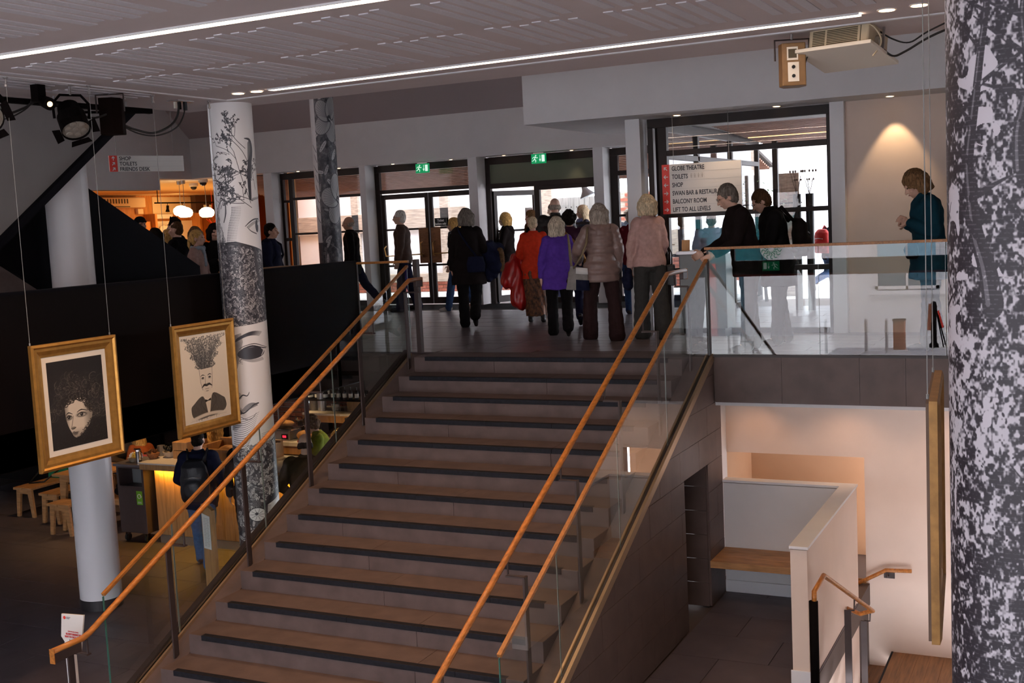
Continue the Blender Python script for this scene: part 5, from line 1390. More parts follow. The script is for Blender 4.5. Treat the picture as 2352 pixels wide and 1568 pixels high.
for x in (BX0 + 0.06, BX1 - 0.06):
    for y in (BY0 + 0.06, BY1 - 0.06):
        w = MB(); w.tube([(x - 0.016, y, F + 0.05), (x + 0.016, y, F + 0.05)], 0.05, 18)
        c = w.make('caster', M['rubber'], bi)
        h = MB(); h.tube([(x - 0.018, y, F + 0.05), (x + 0.018, y, F + 0.05)], 0.03, 14); h.box(x - 0.025, y - 0.025, F + 0.08, x - 0.019, y + 0.025, F + 0.13); h.box(x + 0.019, y - 0.025, F + 0.08, x + 0.025, y + 0.025, F + 0.13)
        link('caster_fork', h.mesh('caster_fork', M['chrome']), c, local=True).matrix_parent_inverse = Matrix.Identity(4)
# on the bin lid
bl1 = thing('sachet_bowl', 'bowl of white and yellow sachets on the bin lid', 'bowl', (-4.78, 0.30, -1.485))
MB().lathe([(0.04, 0), (0.085, 0.06), (0.08, 0.06), (0.035, 0.01)], (-4.78, 0.30, -1.485), 18).make('bowl', M['ceramic'], bl1)
g = MB(); g2 = MB()
for k in range(14):
    (g if k % 2 else g2).obox((-4.78 + (0.03 if k % 2 else -0.04) + rnd.gauss(0, .015), 0.30 + rnd.gauss(0, .02), -1.415 + rnd.uniform(0, .04)), (0.05, 0.012, 0.045), (rnd.uniform(-.4, .4), rnd.uniform(-.5, .5), rnd.uniform(0, 3)))
g.make('yellow_sachets', M['yellow'], bl1); g2.make('white_sachets', M['sachet_white'], bl1)
fl = thing('steel_flask', 'shiny steel flask between the two bowls on the bin', 'flask', (-4.61, 0.22, -1.485))
MB().lathe([(0.04, 0), (0.04, 0.17), (0.037, 0.19), (0.03, 0.20), (0.001, 0.205)], (-4.61, 0.22, -1.485), 20).make('body', M['chrome'], fl)
MB().tube([(-4.57, 0.22, -1.33), (-4.545, 0.22, -1.34), (-4.545, 0.22, -1.40), (-4.57, 0.22, -1.42)], 0.006, 6).make('handle', M['chrome'], fl)
MB().box(-4.68, 0.21, -1.30, -4.61, 0.23, -1.285).make('spout', M['chrome'], fl)
bl2 = thing('wicker_bowl', 'wicker bowl of brown sachets on the right of the bin lid', 'bowl', (-4.49, 0.36, -1.485))
MB().lathe([(0.05, 0), (0.09, 0.075), (0.085, 0.075), (0.04, 0.01)], (-4.49, 0.36, -1.44), 18).make('bowl', M['basket'], bl2)
g = MB()
for k in range(12): g.obox((-4.49 + rnd.gauss(0, .035), 0.36 + rnd.gauss(0, .03), -1.355 + rnd.uniform(0, .03)), (0.06, 0.012, 0.03), (rnd.uniform(-.5, .5), rnd.uniform(-.5, .5), rnd.uniform(0, 3)))
g.make('sachets', M['copper'], bl2)
st_ = MB().lathe([(0.05, 0), (0.055, 0.14), (0.05, 0.14), (0.045, 0.01)], (-4.52, 0.55, -1.44), 16).make('straw_jar', M['lens'], None); tag(st_, 'clear jar of straws behind the steel flask', 'jar')
# oak stools, benches and tables
def stool(name, label, loc, rz, w=0.36, d=0.30, h=0.45, grp='oak stools and benches in the cafe'):
    t = thing(name, label, 'stool' if d < 0.5 else 'bench', loc, rz, grp)
    MB().box(-w / 2, -d / 2, h - 0.035, -0.004, d / 2, h).make('seat_board', M['oak_table'], t, bevel=0.004, local=True)
    MB().box(0.004, -d / 2, h - 0.035, w / 2, d / 2, h).make('seat_board', M['oak_table'], t, bevel=0.004, local=True)
    for sy in (-1, 1):
        y = sy * (d / 2 - 0.05)
        MB().box(-w / 2 + 0.03, y - 0.018, h - 0.10, w / 2 - 0.03, y + 0.018, h - 0.036).make('apron', M['oak_table'], t, bevel=0.003, local=True)
        for sx in (-1, 1):
            MB().prism([(sx * (w / 2 - 0.03), y - 0.02, h - 0.036), (sx * (w / 2 - 0.12), y - 0.02, h - 0.036), (sx * (w / 2 - 0.055), y - 0.02, 0), (sx * (w / 2 - 0.0), y - 0.02, 0)], (0, 0.04, 0)).make('leg', M['oak_table'], t, bevel=0.003, local=True)
    return t
stool('bench', 'oak bench with the green bag on it', (-7.48, 1.35, F), 0.0, 0.37, 1.2)
stool('bench', 'oak bench next to the one with the green bag', (-6.74, 1.10, F), 0.0, 0.36, 1.1)
stool('stool', 'oak stool in front of the cafe table left of the white pillar', (-6.05, 0.25, F), 0.0, 0.42, 0.32)
stool('bench', 'oak bench between the white pillar and the recycling bin', (-5.50, 0.95, F), 0.0, 0.36, 0.75)
def table(label, x0, x1, y0, y1):
    t = thing('cafe_table', label, 'table', ((x0 + x1) / 2, (y0 + y1) / 2, F))
    n = 3
    for k in range(n):
        a = x0 + (x1 - x0) * k / n; b = x0 + (x1 - x0) * (k + 1) / n
        MB().box(a + 0.001, y0, F + 0.71, b - 0.001, y1, F + 0.745).make('top_board', M['oak_table'], t, bevel=0.003)
    for sy, y in ((1, y0 + 0.1), (-1, y1 - 0.1)):
        MB().box(x0 + 0.08, y - 0.02, F + 0.62, x1 - 0.08, y + 0.02, F + 0.71).make('apron', M['oak_table'], t)
        for sx, xa in ((1, x0), (-1, x1)):
            MB().prism([(xa + sx * 0.07, y - 0.025, F + 0.71), (xa + sx * 0.20, y - 0.025, F + 0.71), (xa + sx * 0.11, y - 0.025, F), (xa + sx * 0.03, y - 0.025, F)], (0, 0.05, 0)).make('leg', M['oak_table'], t, bevel=0.003)
    return t
table('oak cafe table behind the white pillar', -6.62, -5.85, 0.55, 1.45)
lt = thing('cafe_table', 'long oak table with the maroon bag on it', 'table', (-5.3, 1.4, F))
for k in range(3): MB().box(-5.68 + k * 0.30, 0.98, F + 0.71, -5.382 + k * 0.30, 2.3, F + 0.745).make('top_board', M['oak_table'], lt, bevel=0.003)
for x in (-5.6, -4.9):
    for y in (1.05, 2.2): MB().box(x, y - 0.03, F, x + 0.07, y + 0.03, F + 0.71).make('leg', M['oak_table'], lt)
mb_ = MB().prism([(-5.60, 1.10, F + 0.745), (-5.05, 1.10, F + 0.745), (-5.12, 1.10, F + 0.93), (-5.50, 1.10, F + 0.96)], (0, 0.22, 0)).make('cloth_bag', M['maroon'], None, bevel=0.03, seg=3); tag(mb_, 'maroon cloth bag lying on the long oak table', 'bag')
gb = thing('shoulder_bag', 'green bag with dark strap on the oak bench', 'bag', (-7.5, 1.45, F + 0.45))
MB().prism([(-7.68, 1.42, F + 0.45), (-7.24, 1.42, F + 0.45), (-7.28, 1.42, F + 0.76), (-7.62, 1.42, F + 0.78)], (0, 0.14, 0)).make('body', M['green_bag'], gb, bevel=0.02, seg=3)
MB().tube([(-7.6, 1.40, F + 0.72), (-7.72, 1.2, F + 0.5), (-7.6, 1.0, F + 0.46), (-7.4, 1.1, F + 0.47), (-7.25, 1.38, F + 0.68)], 0.012, 6).make('strap', M['black_plastic'], gb, smooth=True)
jk = MB()
for k in range(7): jk.ell((-5.45 + rnd.gauss(0, .07), 0.95 + rnd.gauss(0, .13), F + 0.50 + rnd.uniform(0, .10)), (0.14, 0.15, 0.08), (rnd.uniform(-.5, .5), rnd.uniform(-.5, .5), 0))
o = jk.make('folded_coats', M['black_panel'], None, smooth=True); tag(o, 'dark coats heaped on the oak bench by the bin', 'coats')
# menu board and notice stand
mn = thing('menu_stand', 'tall oak board with a paper menu beside the left stair glass', 'sign', (-1.93, -1.5, F))
bq = MB().prism([(-2.03, -1.56, F), (-1.83, -1.62, F), (-1.83, -1.62, F + 1.06), (-1.93, -1.59, F + 1.11), (-2.03, -1.56, F + 1.11)], (0.012, 0.04, 0)).make('board', M['oak_pale'], mn, bevel=0.002)
bq = MB().prism([(-2.01, -1.570, F + 0.62), (-1.87, -1.612, F + 0.62), (-1.87, -1.612, F + 0.99), (-2.01, -1.570, F + 1.01)], (-0.0012, -0.004, 0)).make('menu_sheet', M['paper'], mn)
g = MB()
for k in range(18):
    z = F + 0.96 - k * 0.018
    for (u0, u1) in ((0.15, 0.45 + 0.1 * (k % 3 == 0)), (0.58, 0.85 - 0.08 * (k % 2))):
        a = Vector((-2.01, -1.5755, z)).lerp(Vector((-1.87, -1.6175, z)), u0); b = Vector((-2.01, -1.5755, z)).lerp(Vector((-1.87, -1.6175, z)), u1)
        g.beam(a, b, 0.0012, 0.005)
g.make('menu_lines', M['line_grey'], mn)
nt_ = thing('notice_stand', 'white floor stand with a red security notice at the stair foot', 'sign', (-0.34, -5.0, F))
MB().box(-0.42, -5.01, F, -0.33, -4.98, -1.60).make('stem', M['white_paint'], nt_, bevel=0.003)
MB().box(-0.50, -5.12, F, -0.24, -4.86, F + 0.02).make('foot', M['white_paint'], nt_)
MB().prism([(-0.435, -5.0, -1.378), (-0.200, -5.0, -1.366), (-0.262, -5.0, -1.660), (-0.385, -5.0, -1.655), (-0.46, -5.0, -1.56)], (0, 0.012, 0)).make('notice_board', M['sign_white'], nt_)
MB().lathe([(0.013, 0), (0.013, 0.003)], (-0.405, -5.0, -1.405), 14, (0, -1, 0)).make('round_mark', M['sign_red'], nt_)
g = MB(); g.box(-0.385, -5.003, -1.403, -0.345, -5.0, -1.397); g.box(-0.385, -5.003, -1.413, -0.355, -5.0, -1.407); g.make('mark_lines', M['grey_text'], nt_)
text('lettering', 'In the interests of safety', 0.014, (-0.325, -5.002, -1.515), M['red_text'], nt_, align='CENTER', sx=0.8)
text('lettering', 'SECURITY RESERVES THE', 0.021, (-0.325, -5.002, -1.540), M['red_text'], nt_, align='CENTER', sx=0.68, bold=0.0004)
text('lettering', 'RIGHT TO CHECK ALL BAGS', 0.021, (-0.325, -5.002, -1.562), M['red_text'], nt_, align='CENTER', sx=0.68, bold=0.0004)
text('lettering', 'Thank you', 0.014, (-0.35, -5.002, -1.585), M['grey_text'], nt_, align='CENTER', sx=0.8)
for lx, ly, p in ((-5.3, 1.5, 70), (-3.4, 1.5, 60), (-7.0, 0.8, 34), (-2.6, 1.9, 60), (-3.9, 2.5, 40), (-4.3, 0.35, 36)):
    lamp('SPOT', 'cafe_warm_fill', (lx, ly, -0.40), p, (1.0, 0.58, 0.26), 0.05, (0, -0.1, -1), 110, 0.8)  # spots added to brighten the cafe, no pendants hang here

# ------------------------------------------------------------------ shop on the left
sbox('ceiling_shop', M['shop_wall'], -17, 2.4, 2.66, -9.85, 20, 2.74, label='shop ceiling', cat='ceiling')
struct(MB().prism([(-9.85, 7.76, 2.66), (-7.5, 7.76, 2.66), (-9.85, 10.9, 2.66)], (0, 0, 0.08)).make('ceiling_shop_front', M['shop_wall']), 'shop ceiling near the entrance glazing', 'ceiling')
sbox('wall_shop_back', M['shop_wood'], -17.0, 3.0, 0, -16.4, 20.0, 2.7, label='shop back wall', cat='wall')
sbox('wall_shop_end', M['shop_dark'], -17, 19.8, 0, -8, 20, 2.7, label='shop end wall', cat='wall')
struct(MB().prism([(-7.50, 7.78, -0.02), (-16.45, 19.8, -0.02), (-16.25, 19.9, -0.02), (-7.40, 7.90, -0.02)], (0, 0, 3.2)).make('wall_shop_right', M['shop_wood']), 'shop side wall', 'wall')
lamp('AREA', 'shop_ceiling_light', (-12.5, 11.0, 2.6), 120, (1.0, 0.50, 0.13), 4.0, (0, 0, -1), size_y=7.0)
lamp('AREA', 'shop_up_light', (-12.5, 10.0, 1.9), 50, (1.0, 0.50, 0.13), 3.0, (0, 0, 1), size_y=6.0)
lamp('AREA', 'shop_shelf_light', (-15.2, 13.5, 2.4), 60, (1.0, 0.55, 0.2), 0.4, (-1, 0, -0.4), size_y=5.0)
ac = thing('air_conditioner', 'cream wall air conditioner high in the shop', 'air conditioner', (-16.2, 12.0, 2.4))
MB().box(-16.4, 10.9, 2.33, -16.1, 13.0, 2.60).make('case', M['shop_wall'], ac, bevel=0.03)
MB().box(-16.11, 10.95, 2.345, -16.09, 12.4, 2.365).make('louvre', M['black_plastic'], ac)
g = MB()
for k in range(14): g.box(-16.105, 11.0 + k * 0.1, 2.44, -16.095, 11.05 + k * 0.1, 2.56)
g.make('grille', M['grille'], ac)
bx = MB().box(-16.4, 12.9, 2.16, -16.3, 13.1, 2.30).make('alarm_box', M['shop_wall'], None, bevel=0.01); tag(bx, 'small cream box on the shop wall under the air conditioner', 'box')
wp = MB().box(-16.41, 13.55, 2.15, -16.38, 15.3, 2.62).make('wall_poster', M['shop_wall'], None); tag(wp, 'pale panel high on the shop wall behind the pendants', 'panel')
ws = thing('display_unit', 'lit shop display of pale sweatshirts below a white header', 'shelf', (-16.2, 14, 1.5))
MB().box(-16.4, 13.3, 1.0, -16.3, 15.0, 1.95).make('back_panel', M['label_white'], ws)
MB().box(-16.32, 13.35, 2.02, -16.27, 14.2, 2.14).make('header', M['paper'], ws)
MB().box(-16.4, 13.2, 0.9, -16.0, 13.28, 2.15).make('side_panel', M['shop_wood'], ws)
MB().box(-16.4, 15.0, 0.9, -16.0, 15.08, 2.15).make('side_panel', M['shop_wood'], ws)
MB().box(-16.4, 13.28, 0.9, -16.0, 15.0, 0.95).make('shelf_board', M['shop_wood'], ws)
def tshirt(label, y, z, x=-16.1, m='tshirt'):
    t = thing('sweatshirt', label, 'clothing', (x, y, z))
    MB().prism([(x, y - .18, z - .55), (x, y + .18, z - .55), (x, y + .19, z - .12), (x, y + .30, z - .40), (x, y + .36, z - .34), (x, y + .22, z), (x, y + .08, z + .04), (x, y, z), (x, y - .08, z + .04), (x, y - .22, z), (x, y - .36, z - .34), (x, y - .30, z - .40), (x, y - .19, z - .12)], (0.06, 0, 0)).make('body', M[m], t, bevel=0.015)
    MB().box(x + 0.06, y - 0.09, z - 0.22, x + 0.064, y + 0.09, z - 0.17).make('print', M['line_grey'], t)
tshirt('pale pink sweatshirt hanging in the shop display', 13.65, 1.80)
tshirt('cream sweatshirt hanging in the lit cabinet right of the pendants', 16.7, 1.85)
cb_ = thing('shop_cabinet', 'tall oak cabinet with lit glazed door behind the dark haired woman', 'cabinet', (-16.2, 16.7, 1.0))
for (y0, z0, y1, z1) in ((15.9, 0, 16.15, 2.2), (17.2, 0, 17.5, 2.2), (16.15, 2.0, 17.2, 2.2), (16.15, 0, 17.2, 0.8)):
    MB().box(-16.4, y0, z0, -16.0, y1, z1).make('cabinet_frame', M['shop_wood'], cb_, bevel=0.005)
MB().box(-16.4, 16.15, 0.8, -16.36, 17.2, 2.0).make('cabinet_back', M['shop_wall'], cb_)
cd = thing('shop_cupboard', 'oak cupboard doors left of the sweatshirt display', 'cupboard', (-16.2, 12.6, 1))
for y0 in (11.9, 12.55):
    MB().box(-16.4, y0, 0.2, -16.15, y0 + 0.63, 1.95).make('door', M['shop_wood'], cd, bevel=0.004)
dk2 = MB().box(-16.4, 15.1, 2.2, -16.2, 17.6, 2.65).make('wall_panel', M['shop_dark'], None); tag(dk2, 'dark band above the oak cabinet in the shop', 'panel')
for lb_, (y, z), k in (('white glowing pendant lamp, left of the three in the shop', (7.82, 1.985), 0), ('white glowing pendant lamp, middle of the three in the shop', (8.04, 2.03), 1), ('white glowing pendant lamp, right of the three in the shop', (8.26, 1.97), 2)):
    x = (-10.2, -10.5, -10.0)[k]
    t = thing('pendant_lamp', lb_, 'pendant lamp', (x, y, z), group='opal pendants in the shop')
    MB().lathe([(0.04, 0.115), (0.09, 0.10), (0.15, 0.05), (0.16, 0.0), (0.145, -0.06), (0.10, -0.095), (0.001, -0.10)], (0, 0, 0), 24).make('shade', M['lamp_glass'], t, smooth=True, local=True)
    MB().tube([(0, 0, 0.11), (0, 0, 2.58 - z)], 0.006, 6).make('flex', M['wire'], t, local=True)
    MB().lathe([(0.045, 2.58 - z), (0.05, 2.66 - z)], (0, 0, 0), 16).make('ceiling_rose', M['steel'], t, local=True)
tk_ = thing('track_lights', 'black track with small spotlights across the shop', 'lamp', (-12, 10, 2.3))
MB().beam((-12, 8.9, 2.27), (-12, 11.2, 2.27), 0.03, 0.03).make('track', M['black_metal'], tk_)
MB().tube([(-12, 9.0, 2.28), (-12, 9.0, 2.66)], 0.01, 6).make('drop_rod', M['black_metal'], tk_)
MB().tube([(-12, 11.0, 2.28), (-12, 11.0, 2.66)], 0.01, 6).make('drop_rod', M['black_metal'], tk_)
for y, m in ((9.3, 'black_metal'), (9.8, 'black_metal'), (10.55, 'steel'), (10.75, 'steel')):
    MB().lathe([(0.03, 0.05), (0.03, -0.03), (0.05, -0.09), (0.04, -0.09)], (-12, y, 2.16), 14, (0.2, -0.1, 1)).make('spot_head', M[m], tk_)
    MB().tube([(-12, y, 2.2), (-12, y, 2.26)], 0.006, 6).make('spot_stem', M['black_metal'], tk_)
    MB().lathe([(0.038, -0.088), (0.001, -0.092)], (-12, y, 2.16), 12, (0.2, -0.1, 1)).make('spot_lens', M['downlight'], tk_)
for lb_, (x, y), z in (('white dome camera on the shop ceiling nearer the pendants', (-11.15, 9.24), 2.66), ('dark dome camera beside the face pillar', (-9.73, 7.9), 2.66)):
    t = thing('dome_camera', lb_, 'camera', (x, y, z))
    MB().lathe([(0.095, 0), (0.10, -0.05), (0.09, -0.075)], (x, y, z), 20).make('housing', M['paper'], t)
    MB().lathe([(0.075, -0.07), (0.068, -0.11), (0.04, -0.14), (0.001, -0.15)], (x, y, z), 20).make('dome', M['cctv_dark'], t, smooth=True)
bc = MB()
for k in range(5):
    a = k * 1.1; bc.tube([(-13, 12.0, 2.66), (-13, 12.0, 1.80)], 0.004, 5) if k == 0 else None; bc.tube([(-13, 12.0, 1.75), (-13 + 0.1 * math.cos(a), 12.0 + 0.22 * math.sin(a), 1.9)], 0.008, 5)
o = bc.make('red_branch', M['sign_red'], None); tag(o, 'spiky red twig decoration under the shop pendants', 'decoration')
rl_ = thing('ledge', 'pale oak ledge behind the black parapet beside the face pillar', 'ledge', (-2.0, 0.0, 1.05))
MB().box(-2.6, -0.3, 1.02, -2.2, 0.9, 1.05).make('ledge_top', M['oak_pale'], rl_)
MB().box(-2.42, -0.2, 0, -2.38, 0.8, 1.02).make('ledge_panel', M['black_panel'], rl_)
# ------------------------------------------------------------------ printed engravings (flat print on pillars and pictures), drawn stroke by stroke
class Canvas:
    def __init__(s, w, h, bg=1.0):
        s.w, s.h = w, h
        s.a = np.full((h, w), bg, np.float32)
        s.f = None
    def T(s, p):
        return s.f(*p) if s.f else p
    def line(s, pts, wd=2.0, v=0.0, op=1.0):
        pts = [s.T(p) for p in pts]
        ws = list(wd) if isinstance(wd, (list, tuple)) else [wd] * len(pts)
        if len(pts) > 2:
            q, w2 = [], []
            for i in range(len(pts) - 1):
                p0, p1, p2, p3 = pts[max(i - 1, 0)], pts[i], pts[i + 1], pts[min(i + 2, len(pts) - 1)]
                for k in range(4):
                    u = k / 4
                    q.append(tuple(.5 * (2 * p1[d] + (p2[d] - p0[d]) * u + (2 * p0[d] - 5 * p1[d] + 4 * p2[d] - p3[d]) * u * u + (3 * p1[d] - p0[d] - 3 * p2[d] + p3[d]) * u ** 3) for d in (0, 1)))
                    w2.append(ws[i] * (1 - u) + ws[i + 1] * u)
            pts = q + [pts[-1]]; ws = w2 + [ws[-1]]
        for i in range(len(pts) - 1):
            (x0, y0), (x1, y1) = pts[i], pts[i + 1]
            r = max(ws[i], ws[i + 1]) / 2 + 1
            xa, xb = int(max(0, min(x0, x1) - r)), int(min(s.w, max(x0, x1) + r + 1))
            ya, yb = int(max(0, min(y0, y1) - r)), int(min(s.h, max(y0, y1) + r + 1))
            if xa >= xb or ya >= yb: continue
            X = np.arange(xa, xb)[None, :]; Y = np.arange(ya, yb)[:, None]
            dx, dy = x1 - x0, y1 - y0; L2 = dx * dx + dy * dy + 1e-6
            t = np.clip(((X - x0) * dx + (Y - y0) * dy) / L2, 0, 1)
            d = np.hypot(X - x0 - t * dx, Y - y0 - t * dy)
            hw = (ws[i] * (1 - t) + ws[i + 1] * t) / 2
            al = np.clip(hw - d + 0.5, 0, 1) * op
            sub = s.a[ya:yb, xa:xb]
            sub += (v - sub) * al
    def ell(s, c, rx, ry, v=0.0, rot=0.0, op=1.0, soft=1.0):
        x0, y0 = s.T(c); r = max(rx, ry) + 2 + soft
        xa, xb = int(max(0, x0 - r)), int(min(s.w, x0 + r + 1)); ya, yb = int(max(0, y0 - r)), int(min(s.h, y0 + r + 1))
        if xa >= xb or ya >= yb: return
        X = np.arange(xa, xb)[None, :] - x0; Y = np.arange(ya, yb)[:, None] - y0
        ca, sa = math.cos(rot), math.sin(rot)
        q = np.sqrt(((X * ca + Y * sa) / rx) ** 2 + ((-X * sa + Y * ca) / ry) ** 2)
        al = np.clip((1 - q) * min(rx, ry) / soft + 0.5, 0, 1) * op
        sub = s.a[ya:yb, xa:xb]; sub += (v - sub) * al
    def poly(s, pts, v=0.0, op=1.0, smooth=False):
        pts = [s.T(p) for p in pts]
        if smooth:
            n = len(pts); q = []
            for i in range(n):
                p0, p1, p2, p3 = pts[i - 1], pts[i], pts[(i + 1) % n], pts[(i + 2) % n]
                for k in range(5):
                    u = k / 5
                    q.append(tuple(.5 * (2 * p1[d] + (p2[d] - p0[d]) * u + (2 * p0[d] - 5 * p1[d] + 4 * p2[d] - p3[d]) * u * u + (3 * p1[d] - p0[d] - 3 * p2[d] + p3[d]) * u ** 3) for d in (0, 1)))
            pts = q
        xs = [p[0] for p in pts]; ys = [p[1] for p in pts]
        xa, xb = int(max(0, min(xs))), int(min(s.w, max(xs) + 1)); ya, yb = int(max(0, min(ys))), int(min(s.h, max(ys) + 1))
        if xa >= xb or ya >= yb: return
        X = np.arange(xa, xb)[None, :] + 0.0; Y = np.arange(ya, yb)[:, None] + 0.0
        ins = np.zeros((yb - ya, xb - xa), bool)
        for i in range(len(pts)):
            (x0, y0), (x1, y1) = pts[i], pts[(i + 1) % len(pts)]
            if y0 == y1: continue
            ins ^= ((y0 > Y) != (y1 > Y)) & (X < (x1 - x0) * (Y - y0) / (y1 - y0) + x0)
        sub = s.a[ya:yb, xa:xb]; sub[ins] += (v - sub[ins]) * op
    def image(s, name, lo=(0.018, 0.018, 0.028), hi=(0.80, 0.79, 0.79)):
        im = bpy.data.images.new(name, s.w, s.h)
        t = np.clip(s.a[::-1], 0, 1)[..., None] ** 2.0
        px = np.ones((s.h, s.w, 4), np.float32)
        L = np.array(lo) * (1 - t) + np.array(hi) * t
        px[..., :3] = np.where(L <= 0.0031308, L * 12.92, 1.055 * np.power(np.maximum(L, 1e-6), 1 / 2.4) - 0.055)
        im.pixels.foreach_set(px.ravel()); im.update(); im.pack()
        return im

def img_mat(name, im, rough=0.45):
    m = bpy.data.materials.new(name); m.use_nodes = True
    nt = m.node_tree; b = nt.nodes['Principled BSDF']; b.inputs['Roughness'].default_value = rough
    t = nt.nodes.new('ShaderNodeTexImage'); t.image = im; t.extension = 'CLIP' if False else 'EXTEND'
    nt.links.new(t.outputs['Color'], b.inputs['Base Color'])
    return m

def leafmass(c, x0, y0, x1, y1, n, size, rnd, bg=0.1, inside=None):
    for k in range(n):
        x, y = rnd.uniform(x0, x1), rnd.uniform(y0, y1)
        if inside and not inside(x, y): continue
        a = rnd.uniform(0, 2 * PI); L = size * rnd.uniform(.6, 1.5); w = L * rnd.uniform(.25, .4)
        tx, ty = c.T((x, y)); f = c.f; c.f = None
        sh = rnd.choice((1.0, 0.95, 0.85, 0.4))
        c.ell((tx, ty), L + 1.6, w + 1.6, bg, a); c.ell((tx, ty), L, w, sh, a)
        ux, uy = math.cos(a), math.sin(a)
        c.line([(tx - ux * L, ty - uy * L), (tx + ux * L, ty + uy * L)], 1.3, bg)
        for q in (-.5, -.1, .3):
            for sg_ in (-1, 1):
                c.line([(tx + ux * L * q, ty + uy * L * q), (tx + ux * L * (q + .3) - uy * w * .8 * sg_, ty + uy * L * (q + .3) + ux * w * .8 * sg_)], 0.9, bg)
        c.f = f

def vnoise(h, w, cell, rng):
    gh, gw = int(h / cell) + 3, int(w / cell) + 3
    g = rng.random((gh, gw)).astype(np.float32)
    Y = np.arange(h) / cell; X = np.arange(w) / cell
    yi = Y.astype(int); xi = X.astype(int); fy = (Y - yi)[:, None]; fx = (X - xi)[None, :]
    fy = fy * fy * (3 - 2 * fy); fx = fx * fx * (3 - 2 * fx)
    a = g[yi][:, xi]; b = g[yi][:, xi + 1]; c = g[yi + 1][:, xi]; d = g[yi + 1][:, xi + 1]
    return (a * (1 - fx) + b * fx) * (1 - fy) + (c * (1 - fx) + d * fx) * fy

def art_face_pillar():
    W, H = 720, 2600
    c = Canvas(W, H); rnd = random.Random(11)
    def f(px_, py_):
        ax = 526.9 + 87.0 * (py_ - 239.5) / 1200.5
        u = max(-0.999, min(0.999, (px_ - ax) / 50.5))
        return (W * (0.5 + math.asin(u) / (2 * PI)), H * (py_ - 239.5) / 1200.5)
    c.f = f
    def twig(x, y, a, L, d):
        if d == 0 or L < 4: return
        x2, y2 = x + math.cos(a) * L, y + math.sin(a) * L
        bx_, by_ = rnd.uniform(-.09, .09) * L, rnd.uniform(-.09, .09) * L
        c.line([(x, y), ((x + x2) / 2 + bx_, (y + y2) / 2 + by_), (x2, y2)], 0.9 + d * 0.6, 0.1)
        for t in (.35, .6, .85, 1.0):
            xa, ya = x + (x2 - x) * t, y + (y2 - y) * t
            for sgn in (-1, 1):
                if d > 1 and rnd.random() < .42:
                    twig(xa, ya, a + sgn * rnd.uniform(.35, .9), L * rnd.uniform(.3, .55), d - 1)
                elif d == 1:
                    tx, ty = f(xa + rnd.uniform(-2, 2), ya + rnd.uniform(-2, 2)); c.f = None
                    c.ell((tx, ty), rnd.uniform(3, 5.5), rnd.uniform(1.6, 2.4), 0.1, rnd.uniform(0, 3)); c.f = f
    for (x, y, a, L) in ((575, 460, -1.9, 120), (577, 470, -2.35, 70), (580, 455, -2.75, 80), (578, 410, -2.6, 60), (572, 380, -2.2, 80), (562, 340, -2.3, 60), (585, 430, -1.75, 60), (560, 460, -2.9, 55), (500, 470, -1.75, 90), (507, 470, -1.45, 80), (503, 480, -1.6, 70), (497, 440, -1.8, 60), (512, 450, -1.2, 60)):
        twig(x, y, a, L, 3)
    # hair at the right edge, outline of the head
    c.line([(560, 318), (572, 322), (576, 345), (571, 390), (574, 450)], [3, 14, 22, 26, 16], 0.16)
    c.line([(572, 330), (573, 400)], 30, 0.22, .7)
    # arched branch on the left
    c.line([(500, 520), (501, 470), (508, 452), (516, 455), (518, 480), (514, 500)], [8, 6, 5, 6, 8, 5], 0.3)
    for k in range(420):
        x, y = rnd.uniform(492, 522), rnd.uniform(470, 560)
        if x < 500 + (y - 470) * .25: c.line([(x, y), (x + rnd.uniform(-1, 3), y + rnd.uniform(6, 18))], 1.6, rnd.uniform(.1, .45))
    # stipple
    for i in range(26):
        for j in range(9):
            y = 468 + i * 3.6; x = 524 + j * 2.5 - (i - 13) * .35 + 4 * math.exp(-((i - 3) / 6) ** 2)
            tx, ty = f(x, y); c.f = None; c.ell((tx, ty), 2.3 - j * .17, 2.3 - j * .17, 0.12); c.f = f
    # upper face: eye, brow
    for k in range(16):
        t = k / 15; c.line([(566 + 26 * t, 512 - 24 * t + 8 * t * t), (570 + 26 * t, 516 - 24 * t + 9 * t * t)], 2.2, .15)
    c.line([(562, 511), (572, 502), (582, 496), (592, 495)], [2, 5, 6, 6], .1)
    c.line([(566, 512), (576, 522), (588, 528)], [2, 4, 5], .2)
    c.ell((589, 511), 14, 30, .12); c.ell((591, 506), 4, 7, .9)
    for k in range(12): c.line([(575 + k * 1.4, 456 - k * .5), (579 + k * 1.4, 449 - k * .4)], 1.5, .3)
    # leaf mass of the collar
    c.poly([(485, 548), (540, 543), (600, 566), (630, 740), (520, 742), (485, 740)], .10)
    def ins(x, y): return y > 545 + (x - 510) * .28
    leafmass(c, 488, 545, 616, 735, 1700, 10, rnd, .02, ins)
    c.line([(512, 560), (530, 548), (560, 552), (585, 570)], [6, 8, 7, 4], .2)
    c.line([(585, 560), (588, 600), (596, 640)], [10, 24, 8], .2)
    # lower face
    c.poly([(505, 742), (535, 733), (622, 722), (680, 990), (600, 1012), (540, 1010), (500, 900)], .97)
    for k in range(60):
        t = k / 59
        y = 752 + t * 78; x1 = 556 - 16 * abs(t - .25)
        c.line([(528, y + 3), (x1, y - 5)], [2.6, 1.0], .15)
    for k in range(46):
        t = k / 45; x = 537 + 56 * t; y = 763 - 14 * math.sin(t * 2.2)
        c.line([(x, y + 4), (x + 7, y - 5)], 3.6 * (1 - t) + .8, .12)
    c.line([(548, 782), (560, 776), (582, 772), (600, 778), (612, 784)], [2, 3, 4, 3, 2], .2)
    c.line([(546, 792), (558, 782), (578, 777), (598, 782), (610, 785)], [3, 7, 8, 6, 3], .06)
    c.f = None
    ex, ey = f(577, 793); c.ell((ex, ey), 78, 29, .16, -.05); 
